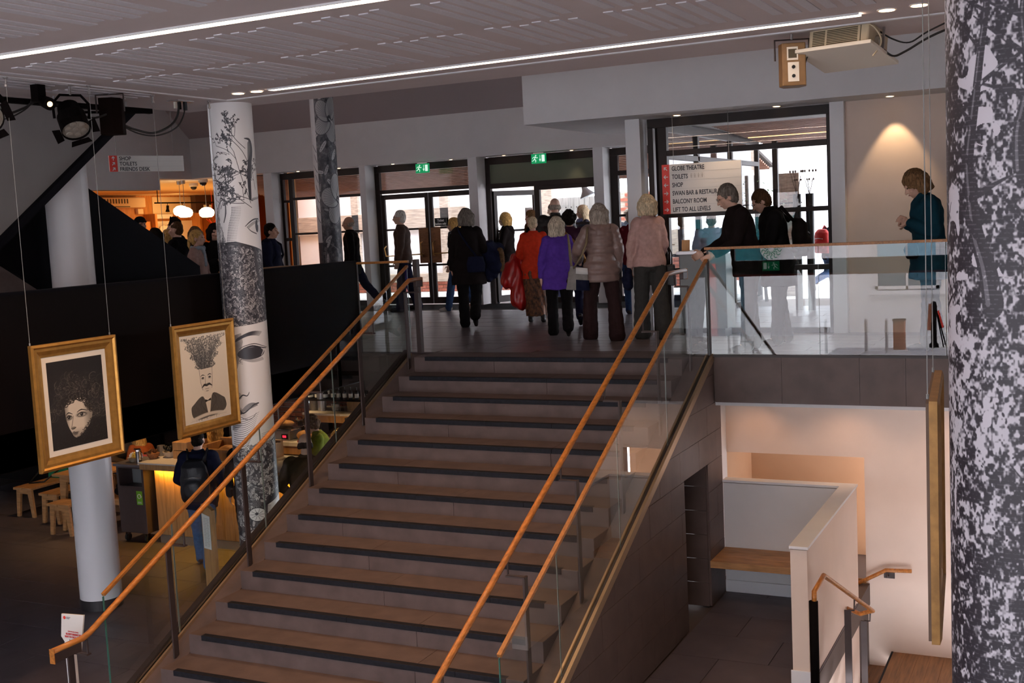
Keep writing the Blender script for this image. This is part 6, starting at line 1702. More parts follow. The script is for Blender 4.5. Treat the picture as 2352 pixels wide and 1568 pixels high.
    nz = vnoise(H, W, 9, np.random.default_rng(4))
    c.f = f
    c.line([(598, 783), (604, 789), (599, 800)], [2, 9, 2], .9)
    for k in range(30):
        t = k / 29; x = 553 + 48 * t; y = 804 + 5 * math.sin(t * PI) + (1 - t) * -4
        c.line([(x, y), (x + 1 + 2 * t, y + 6)], 1.6, .2)
    for k in range(16): c.line([(532, 765 + k * 3), (550 + k * .4, 768 + k * 3.2)], 1.3, .3)
    c.line([(553, 805), (549, 809), (552, 812)], 2.5, .2)
    # nose and mouth
    c.line([(549, 893), (556, 886), (566, 888), (571, 880)], [6, 6, 4, 2], .1)
    for k in range(44):
        y = 880 + k * 2.0; c.line([(533, y), (549 + 6 * math.sin(k * .4), y + 1)], [3.2, 1.2], .14)
    c.line([(540, 905), (552, 925), (548, 930)], [4, 12, 3], .15)
    c.line([(536, 929), (551, 927), (560, 926), (572, 917), (582, 909), (592, 906)], [5, 9, 6, 5, 7, 6], .07)
    for k in range(34):
        t = k / 33; x = 552 + 36 * t; y = 922 - 14 * t
        c.line([(x, y - 9 * math.sin(t * 3)), (x + 2, y + 3)], 1.7, .22)
    c.line([(552, 936), (566, 942), (578, 939), (587, 928)], [3, 2.6, 2.4, 1.6], .2)
    for k in range(15):
        y = 938 + k * 4.8; c.line([(536, y + 2), (556, y + 3), (578 - k * .8, y - 4), (594 - k * 1.6, y - 12)], [2.6, 2.2, 1.5, .7], .18)
    for k in range(9):
        y = 975 + k * 3.5; c.line([(600, y + 2), (622, y - 3)], 1.2, .25)
    # leaves of the neck, flower
    def in2(x, y): return not (x > 622 - (y - 1000) * .06 - 12 * (y > 1125) and y > 1120)
    c.poly([(530, 1000), (575, 1012), (645, 985), (645, 1130), (625, 1140), (612, 1200), (640, 1445), (540, 1445)], .12)
    leafmass(c, 532, 1000, 642, 1440, 1500, 14, rnd, .03, lambda x, y: in2(x, y) and y > 1003 - (x - 575) * .2)
    c.poly([(614, 1140), (650, 1120), (660, 1300), (640, 1300), (612, 1210)], .96)
    for k in range(60):
        c.line([(612 + (k % 3), 1140 + k * 2.2), (622, 1142 + k * 2.2)], [2, .7], .25)
    c.f = None
    fx, fy = f(590, 1160); c.ell((fx, fy), 50, 36, .06); c.ell((fx, fy), 46, 32, .93)
    for k in range(10):
        a = 2 * PI * k / 10; c.line([(fx + 8 * math.cos(a), fy + 6 * math.sin(a)), (fx + 40 * math.cos(a), fy + 28 * math.sin(a))], 1.6, .15)
    c.ell((fx - 4, fy - 4), 9, 7, .1)
    fx, fy = f(590, 1212)
    for k in range(40):
        a = -.2 + k * .085; c.line([(fx, fy), (fx + 95 * math.cos(a), fy + 75 * math.sin(a))], [1, 2.6], .1 if k % 2 else .9)
    return c.image('face_engraving')

def art_floral():
    W, H = 420, 1500
    c = Canvas(W, H, .93); rnd = random.Random(21)
    c.a[:, 150:330] = .26
    n = vnoise(H, W, 14, np.random.default_rng(2)); n2 = vnoise(H, W, 5, np.random.default_rng(3))
    c.a[:, 150:330] -= ((n + n2 * .6) * .55 - .35)[:, 150:330]
    leafmass(c, 150, 0, 330, H, 120, 20, rnd, .10); c.a[:, 150:330] = c.a[:, 150:330] * .75 + .1
    def flower(x, y, r, rot):
        for k in range(5):
            a = rot + 2 * PI * k / 5
            cx, cy = x + math.cos(a) * r * .55, y + math.sin(a) * r * .55
            c.ell((cx, cy), r * .62, r * .45, .12, a); c.ell((cx, cy), r * .58, r * .42, .66, a)
            for q in range(9):
                b = a + (q - 4) * .12; c.line([(x, y), (x + math.cos(b) * r * 1.0, y + math.sin(b) * r * 1.0)], 1.6, .42)
        c.ell((x, y), r * .16, r * .16, .08); c.line([(x, y), (x + r * .25, y + r * .2)], 4, .85)
    for x, y, r, t in ((225, 60, 60, .2), (260, 470, 72, .5), (235, 690, 84, .1), (265, 1010, 92, .8), (200, 240, 40, 0)):
        flower(x, y, r, t)
    for k in range(70):
        x, y = rnd.uniform(150, 330), rnd.uniform(1180, 1500); c.line([(x, y), (x + rnd.uniform(-50, 50), y + rnd.uniform(20, 90))], rnd.uniform(2, 6), rnd.uniform(.15, .5))
    c.a[1330:, 190:330] = np.maximum(c.a[1330:, 190:330], .62)
    for k in range(14): c.line([(rnd.uniform(190, 330), rnd.uniform(1320, 1500)), (rnd.uniform(190, 330), rnd.uniform(1320, 1500))], 4, .2)
    c.a[:, :150] = .93; c.a[:, 330:] = .93
    for k in range(8): c.line([(145, 820 + k * 40), (120 + rnd.uniform(-10, 10), 790 + k * 40)], 3, .2)
    c.a[1180:1480, 95:150] = .18 + .15 * vnoise(300, 55, 6, np.random.default_rng(9))
    return c.image('floral_engraving')

def art_trees():
    W, H = 900, 2400
    rng = np.random.default_rng(17); rnd = random.Random(4)
    c = Canvas(W, H, .9)
    big = vnoise(H, W, 150, rng); mid = vnoise(H, W, 42, rng); fine = vnoise(H, W, 10, rng); tiny = vnoise(H, W, 4, rng)
    dens = big * .8 + mid * .45 - .25
    leaf = fine * .65 + tiny * .5
    r1 = np.abs(fine - .5) * 2; r2 = np.abs(tiny - .5) * 2; r3 = np.abs(vnoise(H, W, 6.5, rng) - .5) * 2
    curl = np.clip(np.minimum(r1 * 1.7, r3 * 1.6) * 1.15 + r2 * .22 - .06, 0, 1)
    reg = np.clip((big * .75 + mid * .55 - .48) * 2.2, 0, 1)
    c.a[:] = np.clip(curl * (1.25 - .95 * reg), .02, .95)
    holes = (vnoise(H, W, 95, rng) * .7 + vnoise(H, W, 24, rng) * .4)
    c.a[holes > .86] = .93
    for k in range(34):
        t = k / 33; x = 552 + 36 * t; y = 922 - 14 * t
        c.line([(x, y - 9 * math.sin(t * 3)), (x + 2, y + 3)], 1.7, .22)
    c.line([(552, 936), (566, 942), (578, 939), (587, 928)], [3, 2.6, 2.4, 1.6], .2)
    for k in range(15):
        y = 938 + k * 4.8; c.line([(536, y + 2), (556, y + 3), (578 - k * .8, y - 4), (594 - k * 1.6, y - 12)], [2.6, 2.2, 1.5, .7], .18)
    for k in range(9):
        y = 975 + k * 3.5; c.line([(600, y + 2), (622, y - 3)], 1.2, .25)
    # leaves of the neck, flower
    def in2(x, y): return not (x > 622 - (y - 1000) * .06 - 12 * (y > 1125) and y > 1120)
    c.poly([(530, 1000), (575, 1012), (645, 985), (645, 1130), (625, 1140), (612, 1200), (640, 1445), (540, 1445)], .12)
    leafmass(c, 532, 1000, 642, 1440, 1500, 14, rnd, .03, lambda x, y: in2(x, y) and y > 1003 - (x - 575) * .2)
    c.poly([(614, 1140), (650, 1120), (660, 1300), (640, 1300), (612, 1210)], .96)
    for k in range(60):
        c.line([(612 + (k % 3), 1140 + k * 2.2), (622, 1142 + k * 2.2)], [2, .7], .25)
    c.f = None
    fx, fy = f(590, 1160); c.ell((fx, fy), 50, 36, .06); c.ell((fx, fy), 46, 32, .93)
    for k in range(10):
        a = 2 * PI * k / 10; c.line([(fx + 8 * math.cos(a), fy + 6 * math.sin(a)), (fx + 40 * math.cos(a), fy + 28 * math.sin(a))], 1.6, .15)
    c.ell((fx - 4, fy - 4), 9, 7, .1)
    fx, fy = f(590, 1212)
    for k in range(40):
        a = -.2 + k * .085; c.line([(fx, fy), (fx + 95 * math.cos(a), fy + 75 * math.sin(a))], [1, 2.6], .1 if k % 2 else .9)
    return c.image('face_engraving')

def art_floral():
    W, H = 420, 1500
    c = Canvas(W, H, .93); rnd = random.Random(21)
    c.a[:, 150:330] = .26
    n = vnoise(H, W, 14, np.random.default_rng(2)); n2 = vnoise(H, W, 5, np.random.default_rng(3))
    c.a[:, 150:330] -= ((n + n2 * .6) * .55 - .35)[:, 150:330]
    leafmass(c, 150, 0, 330, H, 120, 20, rnd, .10); c.a[:, 150:330] = c.a[:, 150:330] * .75 + .1
    def flower(x, y, r, rot):
        for k in range(5):
            a = rot + 2 * PI * k / 5
            cx, cy = x + math.cos(a) * r * .55, y + math.sin(a) * r * .55
            c.ell((cx, cy), r * .62, r * .45, .12, a); c.ell((cx, cy), r * .58, r * .42, .66, a)
            for q in range(9):
                b = a + (q - 4) * .12; c.line([(x, y), (x + math.cos(b) * r * 1.0, y + math.sin(b) * r * 1.0)], 1.6, .42)
        c.ell((x, y), r * .16, r * .16, .08); c.line([(x, y), (x + r * .25, y + r * .2)], 4, .85)
    for x, y, r, t in ((225, 60, 60, .2), (260, 470, 72, .5), (235, 690, 84, .1), (265, 1010, 92, .8), (200, 240, 40, 0)):
        flower(x, y, r, t)
    for k in range(70):
        x, y = rnd.uniform(150, 330), rnd.uniform(1180, 1500); c.line([(x, y), (x + rnd.uniform(-50, 50), y + rnd.uniform(20, 90))], rnd.uniform(2, 6), rnd.uniform(.15, .5))
    c.a[1330:, 190:330] = np.maximum(c.a[1330:, 190:330], .62)
    for k in range(14): c.line([(rnd.uniform(190, 330), rnd.uniform(1320, 1500)), (rnd.uniform(190, 330), rnd.uniform(1320, 1500))], 4, .2)
    c.a[:, :150] = .93; c.a[:, 330:] = .93
    for k in range(8): c.line([(145, 820 + k * 40), (120 + rnd.uniform(-10, 10), 790 + k * 40)], 3, .2)
    c.a[1180:1480, 95:150] = .18 + .15 * vnoise(300, 55, 6, np.random.default_rng(9))
    return c.image('floral_engraving')

def art_trees():
    W, H = 900, 2400
    rng = np.random.default_rng(17); rnd = random.Random(4)
    c = Canvas(W, H, .9)
    big = vnoise(H, W, 150, rng); mid = vnoise(H, W, 42, rng); fine = vnoise(H, W, 10, rng); tiny = vnoise(H, W, 4, rng)
    dens = big * .8 + mid * .45 - .25
    leaf = fine * .65 + tiny * .5
    r1 = np.abs(fine - .5) * 2; r2 = np.abs(tiny - .5) * 2; r3 = np.abs(vnoise(H, W, 9, rng) - .5) * 2
    curl = np.clip(np.minimum(r1 * 2.6, r3 * 2.2) * .75 + r2 * .35, 0, 1)
    reg = np.clip((big * .6 + mid * .55 - .42) * 2.6, 0, 1)
    c.a[:] = np.clip(curl * (1.0 - .72 * reg) + .02, .02, .95)
    holes = (vnoise(H, W, 95, rng) * .7 + vnoise(H, W, 24, rng) * .4)
    c.a[holes > .85] = .93
    for k in range(34):
        t = k / 33; x = 552 + 36 * t; y = 922 - 14 * t
        c.line([(x, y - 9 * math.sin(t * 3)), (x + 2, y + 3)], 1.7, .22)
    c.line([(552, 936), (566, 942), (578, 939), (587, 928)], [3, 2.6, 2.4, 1.6], .2)
    for k in range(15):
        y = 938 + k * 4.8; c.line([(536, y + 2), (556, y + 3), (578 - k * .8, y - 4), (594 - k * 1.6, y - 12)], [2.6, 2.2, 1.5, .7], .18)
    for k in range(9):
        y = 975 + k * 3.5; c.line([(600, y + 2), (622, y - 3)], 1.2, .25)
    # leaves of the neck, flower
    def in2(x, y): return not (x > 622 - (y - 1000) * .06 - 12 * (y > 1125) and y > 1120)
    c.poly([(530, 1000), (575, 1012), (645, 985), (645, 1130), (625, 1140), (612, 1200), (640, 1445), (540, 1445)], .12)
    leafmass(c, 532, 1000, 642, 1440, 1500, 14, rnd, .03, lambda x, y: in2(x, y) and y > 1003 - (x - 575) * .2)
    c.poly([(614, 1140), (650, 1120), (660, 1300), (640, 1300), (612, 1210)], .96)
    for k in range(60):
        c.line([(612 + (k % 3), 1140 + k * 2.2), (622, 1142 + k * 2.2)], [2, .7], .25)
    c.f = None
    fx, fy = f(590, 1160); c.ell((fx, fy), 50, 36, .06); c.ell((fx, fy), 46, 32, .93)
    for k in range(10):
        a = 2 * PI * k / 10; c.line([(fx + 8 * math.cos(a), fy + 6 * math.sin(a)), (fx + 40 * math.cos(a), fy + 28 * math.sin(a))], 1.6, .15)
    c.ell((fx - 4, fy - 4), 9, 7, .1)
    fx, fy = f(590, 1212)
    for k in range(40):
        a = -.2 + k * .085; c.line([(fx, fy), (fx + 95 * math.cos(a), fy + 75 * math.sin(a))], [1, 2.6], .1 if k % 2 else .9)
    return c.image('face_engraving')

def art_floral():
    W, H = 420, 1500
    c = Canvas(W, H, .93); rnd = random.Random(21)
    c.a[:, 150:330] = .26
    n = vnoise(H, W, 14, np.random.default_rng(2)); n2 = vnoise(H, W, 5, np.random.default_rng(3))
    c.a[:, 150:330] -= ((n + n2 * .6) * .55 - .35)[:, 150:330]
    leafmass(c, 150, 0, 330, H, 120, 20, rnd, .10); c.a[:, 150:330] = c.a[:, 150:330] * .75 + .1
    def flower(x, y, r, rot):
        for k in range(5):
            a = rot + 2 * PI * k / 5
            cx, cy = x + math.cos(a) * r * .55, y + math.sin(a) * r * .55
            c.ell((cx, cy), r * .62, r * .45, .12, a); c.ell((cx, cy), r * .58, r * .42, .66, a)
            for q in range(9):
                b = a + (q - 4) * .12; c.line([(x, y), (x + math.cos(b) * r * 1.0, y + math.sin(b) * r * 1.0)], 1.6, .42)
        c.ell((x, y), r * .16, r * .16, .08); c.line([(x, y), (x + r * .25, y + r * .2)], 4, .85)
    for x, y, r, t in ((225, 60, 60, .2), (260, 470, 72, .5), (235, 690, 84, .1), (265, 1010, 92, .8), (200, 240, 40, 0)):
        flower(x, y, r, t)
    for k in range(70):
        x, y = rnd.uniform(150, 330), rnd.uniform(1180, 1500); c.line([(x, y), (x + rnd.uniform(-50, 50), y + rnd.uniform(20, 90))], rnd.uniform(2, 6), rnd.uniform(.15, .5))
    c.a[1330:, 190:330] = np.maximum(c.a[1330:, 190:330], .62)
    for k in range(14): c.line([(rnd.uniform(190, 330), rnd.uniform(1320, 1500)), (rnd.uniform(190, 330), rnd.uniform(1320, 1500))], 4, .2)
    c.a[:, :150] = .93; c.a[:, 330:] = .93
    for k in range(8): c.line([(145, 820 + k * 40), (120 + rnd.uniform(-10, 10), 790 + k * 40)], 3, .2)
    c.a[1180:1480, 95:150] = .18 + .15 * vnoise(300, 55, 6, np.random.default_rng(9))
    return c.image('floral_engraving')

def art_trees():
    W, H = 900, 2400
    rng = np.random.default_rng(17); rnd = random.Random(4)
    c = Canvas(W, H, .9)
    big = vnoise(H, W, 150, rng); mid = vnoise(H, W, 42, rng); fine = vnoise(H, W, 10, rng); tiny = vnoise(H, W, 4, rng)
    dens = big * .8 + mid * .45 - .25
    leaf = fine * .65 + tiny * .5
    c.a[:] = np.clip((leaf - .60 - (dens - .35) * .45) * 3.2 + .36, 0.03, .92)
    holes = (vnoise(H, W, 95, rng) * .7 + vnoise(H, W, 24, rng) * .4)
    c.a[holes > .84] = .93
    for k in range(34):
        x = rnd.uniform(0, W); y = rnd.uniform(300, H); pts = [(x, y)]; a = -PI / 2
        ws = [rnd.uniform(18, 46)]
        for q in range(9):
            a += rnd.uniform(-.35, .35); a = a * .8 + (-PI / 2) * .2; x += math.cos(a) * 55; y += math.sin(a) * 55; pts.append((x, y)); ws.append(ws[-1] * .86)
        c.line(pts, ws, .10)
        c.line([(p[0] - w_ * .22, p[1]) for p, w_ in zip(pts, ws)], [w_ * .22 for w_ in ws], .42)
        for q in range(2, 9):
            b = rnd.choice((-1, 1)); p = pts[q]; c.line([p, (p[0] + b * rnd.uniform(40, 110), p[1] - rnd.uniform(20, 80))], [ws[q] * .5, 2], .12)
    yy = (np.arange(H) % 7 < 2)[:, None]
    c.a = np.where(yy & (c.a < .5) & (tiny > .45), c.a + .18, c.a)
    for k in range(2500):
        x, y = rnd.uniform(0, W), rnd.uniform(0, H); r = rnd.uniform(2, 4)
        c.ell((x, y), r, r * .6, .06 if rnd.random() < .6 else .8, rnd.uniform(0, 3))
    return c.image('tree_engraving', (0.022, 0.018, 0.026), (0.64, 0.61, 0.66))

def art_woman():
    W, H = 420, 610; rng = np.random.default_rng(5); rnd = random.Random(8)
    c = Canvas(W, H, .02)
    c.a += .06 * vnoise(H, W, 30, rng) + .05 * vnoise(H, W, 9, rng) - .04
    for k in range(520):
        x, y = rnd.uniform(0, W), rnd.uniform(0, H); a = rnd.uniform(0, 6.3); pts = [(x, y)]
        for q in range(7): a += rnd.uniform(-.5, .6); x += math.cos(a) * 9; y += math.sin(a) * 9; pts.append((x, y))
        c.line(pts, 1.5, rnd.choice((.07, .12, .02, .01, .01)), .8)
    # hair volume
    for k in range(900):
        a = rnd.uniform(-3.3, .55); r = rnd.uniform(.72, 1.55); x = 222 + math.cos(a) * 135 * r; y = 345 + math.sin(a) * 140 * r; b = a + PI / 2 * rnd.choice((1, 1, -1)); pts = []
        for q in range(11): b += rnd.uniform(.15, .5); pts.append((x, y)); x += math.cos(b) * 9; y += math.sin(b) * 9
        c.line(pts, rnd.uniform(2, 5), rnd.choice((.02, .05, .12, .22, .40)), .7)
    face = [(108, 330), (120, 290), (165, 262), (230, 268), (285, 300), (312, 350), (312, 410), (292, 465), (250, 512), (200, 548), (165, 545), (140, 500), (122, 455), (110, 400)]
    c.poly(face, .93, 1.0, True)
    g = c.a
    X = np.arange(W)[None, :]; Y = np.arange(H)[:, None]
    m = g > .75
    sh = np.clip((X - 240) / 150.0, 0, .34) + np.clip((Y - 480) / 200.0, 0, .3) + np.clip((140 - X) / 90.0, 0, .3)
    g[m] -= np.broadcast_to(sh, g.shape)[m]
    for k in range(110):
        t = rnd.random(); x = 98 + 222 * t; y = 300 - 40 * math.sin(t * PI) + (t > .6) * (t - .6) * 170 + rnd.uniform(-14, 14); pts = []; b = rnd.uniform(0, 6)
        for q in range(9): b += .6; pts.append((x, y)); x += math.cos(b) * 8; y += math.sin(b) * 8
        c.line(pts, rnd.uniform(3, 6), rnd.choice((.02, .05, .10, .26)), .9)
    for (x, y, w_) in ((134, 402, 22), (232, 396, 36)):
        c.line([(x - w_, y - 20), (x - 2, y - 34), (x + w_ * 1.25, y - 20)], [3, 8, 3], .10)
        c.ell((x, y + 1), w_ * 1.15, 17, .42, soft=10); c.ell((x, y), w_ * .86, 11, .78)
        c.ell((x - 1, y - 1), 12, 12, .03); c.ell((x - 5, y - 5), 2.5, 2.5, .9)
        c.line([(x - w_, y + 2), (x - 2, y - 14), (x + w_, y + 2)], [3, 7, 3], .03)
        c.line([(x - w_ * .8, y + 11), (x, y + 15), (x + w_ * .8, y + 10)], 2, .3)
    c.line([(168, 395), (156, 440), (146, 474)], [3, 5, 5], .52); c.ell((160, 480), 17, 9, .5, soft=6); c.line([(144, 480), (152, 487), (166, 484), (180, 478)], [3, 5, 6, 3], .12)
    c.line([(146, 516), (160, 508), (172, 512), (200, 512)], [3, 5, 4, 2], .06); c.ell((172, 520), 21, 8, .34, soft=3); c.line([(160, 532), (186, 530)], 3, .3)
    for k in range(1900):
        x = rnd.uniform(20, W); y = rnd.uniform(440, H)
        if x > 268 - (y - 470) * .95 or y > 556: c.line([(x, y), (x + rnd.uniform(-12, 12), y + rnd.uniform(-12, 12))], rnd.uniform(1.5, 4), rnd.choice((.02, .03, .05, .10, .22)), .8)
    return c.image('woman_engraving', (0.012, 0.009, 0.008), (0.66, 0.58, 0.47))

def art_treeman():
    W, H = 420, 620; rnd = random.Random(15)
    c = Canvas(W, H, .96)
    for k in range(26):
        x = 210 + rnd.uniform(-40, 40); y = 245; a = -PI / 2 + (x - 210) * .012 + rnd.uniform(-.18, .18); w_ = rnd.uniform(4, 12); pts = [(x, y)]; ws = [w_]
        for q in range(10): a += rnd.uniform(-.16, .16); x += math.cos(a) * 22; y += math.sin(a) * 22; pts.append((x, y)); ws.append(ws[-1] * .84)
        c.line(pts, ws, .12)
        for q in range(2, 10):
            for s in (-1, 1):
                p = pts[q]; c.line([p, (p[0] + s * rnd.uniform(10, 46), p[1] - rnd.uniform(5, 30))], [ws[q] * .5, 1], .2)
    for k in range(2100):
        t = rnd.random(); y = 12 + t * 235; half = 195 - t * 130 + 18 * math.sin(y * .09); x = 210 + rnd.uniform(-half, half)
        c.ell((x, y), rnd.uniform(2.5, 6), rnd.uniform(1.5, 3.5), rnd.choice((.12, .2, .32, .5)), rnd.uniform(0, 3), op=.8)
    # head
    c.poly([(152, 250), (272, 246), (268, 340), (258, 395), (236, 424), (196, 426), (172, 400), (158, 340)], .93)
    c.line([(152, 250), (158, 340), (172, 400)], 3, .35); c.line([(272, 246), (268, 340), (258, 395)], 3, .35)
    for x in (180, 244):
        c.line([(x - 18, 300), (x, 292), (x + 18, 298)], [3, 7, 3], .12); c.ell((x, 314), 13, 7, .3); c.ell((x, 314), 5, 5, .04); c.line([(x - 14, 324), (x + 14, 324)], 2, .5)
    c.line([(206, 300), (200, 350), (210, 362), (226, 356)], [2, 3, 5, 3], .4)
    c.line([(166, 384), (190, 366), (212, 372), (236, 364), (262, 380)], [4, 16, 12, 16, 4], .08)
    c.line([(196, 396), (232, 395)], 3, .3); c.ell((214, 412), 14, 4, .6)
    # collar, suit
    c.poly([(178, 420), (250, 414), (262, 450), (234, 560), (206, 560), (170, 456)], .95)
    c.poly([(170, 446), (206, 568), (214, 600), (110, 606), (66, 580), (56, 520), (80, 492)], .30, 1, True)
    c.poly([(262, 436), (228, 560), (214, 600), (330, 590), (382, 556), (378, 500), (352, 474)], .30, 1, True)
    c.line([(170, 450), (150, 500), (206, 575)], 3, .10); c.line([(262, 440), (292, 490), (222, 575)], 3, .10)
    c.poly([(186, 470), (212, 480), (242, 466), (242, 486), (212, 486), (188, 494)], .05)
    for k in range(500):
        x, y = rnd.uniform(56, 382), rnd.uniform(450, 610); tx = c.a[min(H - 1, int(y)), int(x)]
        if tx < .5: c.line([(x, y), (x + rnd.uniform(-3, 3), y + rnd.uniform(6, 22))], 1.4, rnd.choice((.14, .2, .36)), .7)
    for k in range(90):
        t = k / 90; c.ell((60 + 320 * t, 602 - 22 * math.sin(t * 3)), 14, 12, .93, op=.35, soft=6)
    c.line([(40, 612), (380, 600)], 1, .6)
    return c.image('tree_man_engraving', (0.02, 0.017, 0.015), (0.74, 0.66, 0.54))

MP = img_mat('face_engraving_wrap', art_face_pillar())
pillar('printed_pillar', 'white pillar printed with engraved faces, twigs and leaves', -0.86, -2.02, F, 2.75, 0.213, MP, n=64, rz=math.radians(-51 - 180))
MFl = img_mat('floral_wrap', art_floral())
pillar('printed_pillar', 'slim pillar printed with grey hibiscus flowers', -4.30, 4.5, 0.0, 6.0, 0.19, MFl, n=40, rz=math.radians(-55.3 - 180 + 12))
pillar('printed_pillar', 'small glimpse of a leafy printed pillar behind the black stair balustrade', -7.05, 1.2, 0.0, 3.8, 0.20, MP, n=32, rz=math.radians(-42 - 180 - 25))
pillar('pillar', 'plain white round pillar with black skirting behind the parapet', -3.14, -2.02, F, 2.35, 0.225, M['pillar_white'], True)
MT = img_mat('tree_engraving_wrap', art_trees(), 0.5)
pillar('printed_pillar', 'large pillar printed with dense engraved trees at the right edge', 6.50, -6.98, F, 2.75, 0.235, MT, n=64, rz=math.radians(-87 - 180))
WOM = img_mat('woman_print', art_woman(), 0.3)
TRE = img_mat('tree_man_print', art_treeman(), 0.3)
frame_picture('picture', 'gilt framed dark print of a curly haired woman, hung on wires at left', (WOM, 0.150, 0.150, 0.150), 0.855, 1.0, (-0.60, -4.505, 0.20), math.radians(88), (-0.40, 0.40), 'print')
frame_picture('picture', 'gilt framed print of a moustached man with a tree growing from his head', (TRE, 0.115, 0.115, 0.115), 0.855, 1.03, (-0.72, -2.83, 0.165), math.radians(90), (-0.40, 0.35), 'print')
frame_picture('picture', 'gilt framed picture seen edge-on beside the tree pillar', None, 0.92, 1.0, (6.10, -6.03, 0.18), math.radians(-85.2 + 180), (-0.40, 0.40), 'print', 'gold_dark')
# ------------------------------------------------------------------ people
TMP = []
def fuse(mb, voxel, smooth=4, disp=None, name='body', m=None, smooth_f=0.5, extra=None):
    me = mb.mesh('tmp')
    o = bpy.data.objects.new('tmp', me); COL.objects.link(o)
    r = o.modifiers.new('r', 'REMESH'); r.mode = 'VOXEL'; r.voxel_size = voxel
    if smooth:
        s = o.modifiers.new('s', 'SMOOTH'); s.iterations = smooth; s.factor = smooth_f
    dg = bpy.context.evaluated_depsgraph_get(); dg.update()
    out = bpy.data.meshes.new_from_object(o.evaluated_get(dg))
    bpy.data.objects.remove(o); bpy.data.meshes.remove(me)
    out.name = name
    if disp:
        n = len(out.vertices)
        co = np.empty(n * 3, np.float32); no = np.empty(n * 3, np.float32)
        out.vertices.foreach_get('co', co); out.vertex_normals.foreach_get('vector', no)
        co = co.reshape(-1, 3); no = no.reshape(-1, 3)
        co += no * disp(co)[:, None]
        out.vertices.foreach_set('co', co.ravel()); out.update()
    if extra is not None:
        bm_ = bmesh.new(); bm_.from_mesh(out); bm_.from_mesh(extra); bm_.to_mesh(out); bm_.free()
    out.materials.clear()
    if m: out.materials.append(m)
    out.polygons.foreach_set('use_smooth', [True] * len(out.polygons))
    return out

def waves(kx, ky, kz, amp, ph=0.0):
    def f(c):
        a = np.sin(c[:, 0] * kx + 1.7 * np.sin(c[:, 2] * kz * .6 + ph)) * np.sin(c[:, 2] * kz + 1.3 * np.sin(c[:, 1] * ky + ph)) 
        return (amp * a).astype(np.float32)
    return f

def cmat(name, c, rough=0.85, noise=0.12, scale=25, bump=0.25, bscale=180, sheen=0.0):
    return mat(name, c, rough, noise=noise, scale=scale, bump=bump, bscale=bscale, sheen=sheen, spec=0.15)
SKIN = mat('skin', (0.50, 0.28, 0.19, 1), 0.55, noise=0.08, scale=20)
SKIN2 = mat('skin_pale', (0.56, 0.34, 0.25, 1), 0.55, noise=0.08, scale=20)
EYE = mat('eye', (0.02, 0.015, 0.012, 1), 0.2)
FRAMES = mat('spectacle_frame', (0.03, 0.025, 0.025, 1), 0.3)
def hairmat(name, c):
    return mat(name, c, 0.6, noise=0.55, scale=9, stretch=(9, 9, 1.6), bump=0.8, spec=0.06)
H_WHITE = hairmat('white_hair', (0.58, 0.55, 0.50, 1)); H_GREY = hairmat('grey_hair', (0.33, 0.28, 0.23, 1)); H_SILVER = hairmat('silver_blonde_hair', (0.48, 0.40, 0.30, 1))
H_BLOND = hairmat('blonde_hair', (0.52, 0.32, 0.11, 1)); H_PALE = hairmat('pale_blonde_hair', (0.58, 0.46, 0.30, 1)); H_BROWN = hairmat('brown_hair', (0.075, 0.038, 0.018, 1)); H_MID = hairmat('mid_brown_hair', (0.17, 0.095, 0.045, 1)); H_DARK = hairmat('dark_hair', (0.012, 0.008, 0.006, 1))
H_DGREY = hairmat('dark_grey_hair', (0.14, 0.12, 0.10, 1))
BLACK = cmat('black_cloth', (0.0045, 0.0036, 0.0040, 1), noise=0.2); BLACKB = cmat('black_brown_cloth', (0.0075, 0.0042, 0.0040, 1)); NAVY = cmat('navy_cloth', (0.007, 0.009, 0.026, 1)); DENIM = cmat('blue_denim', (0.035, 0.07, 0.16, 1), noise=0.2); DENIM_L = cmat('light_denim', (0.07, 0.14, 0.30, 1), noise=0.2)
SHOE = mat('black_leather', (0.012, 0.010, 0.010, 1), 0.35); SHOE_W = mat('white_trainer', (0.45, 0.43, 0.40, 1), 0.6); SHOE_B = mat('brown_leather', (0.05, 0.025, 0.015, 1), 0.4)

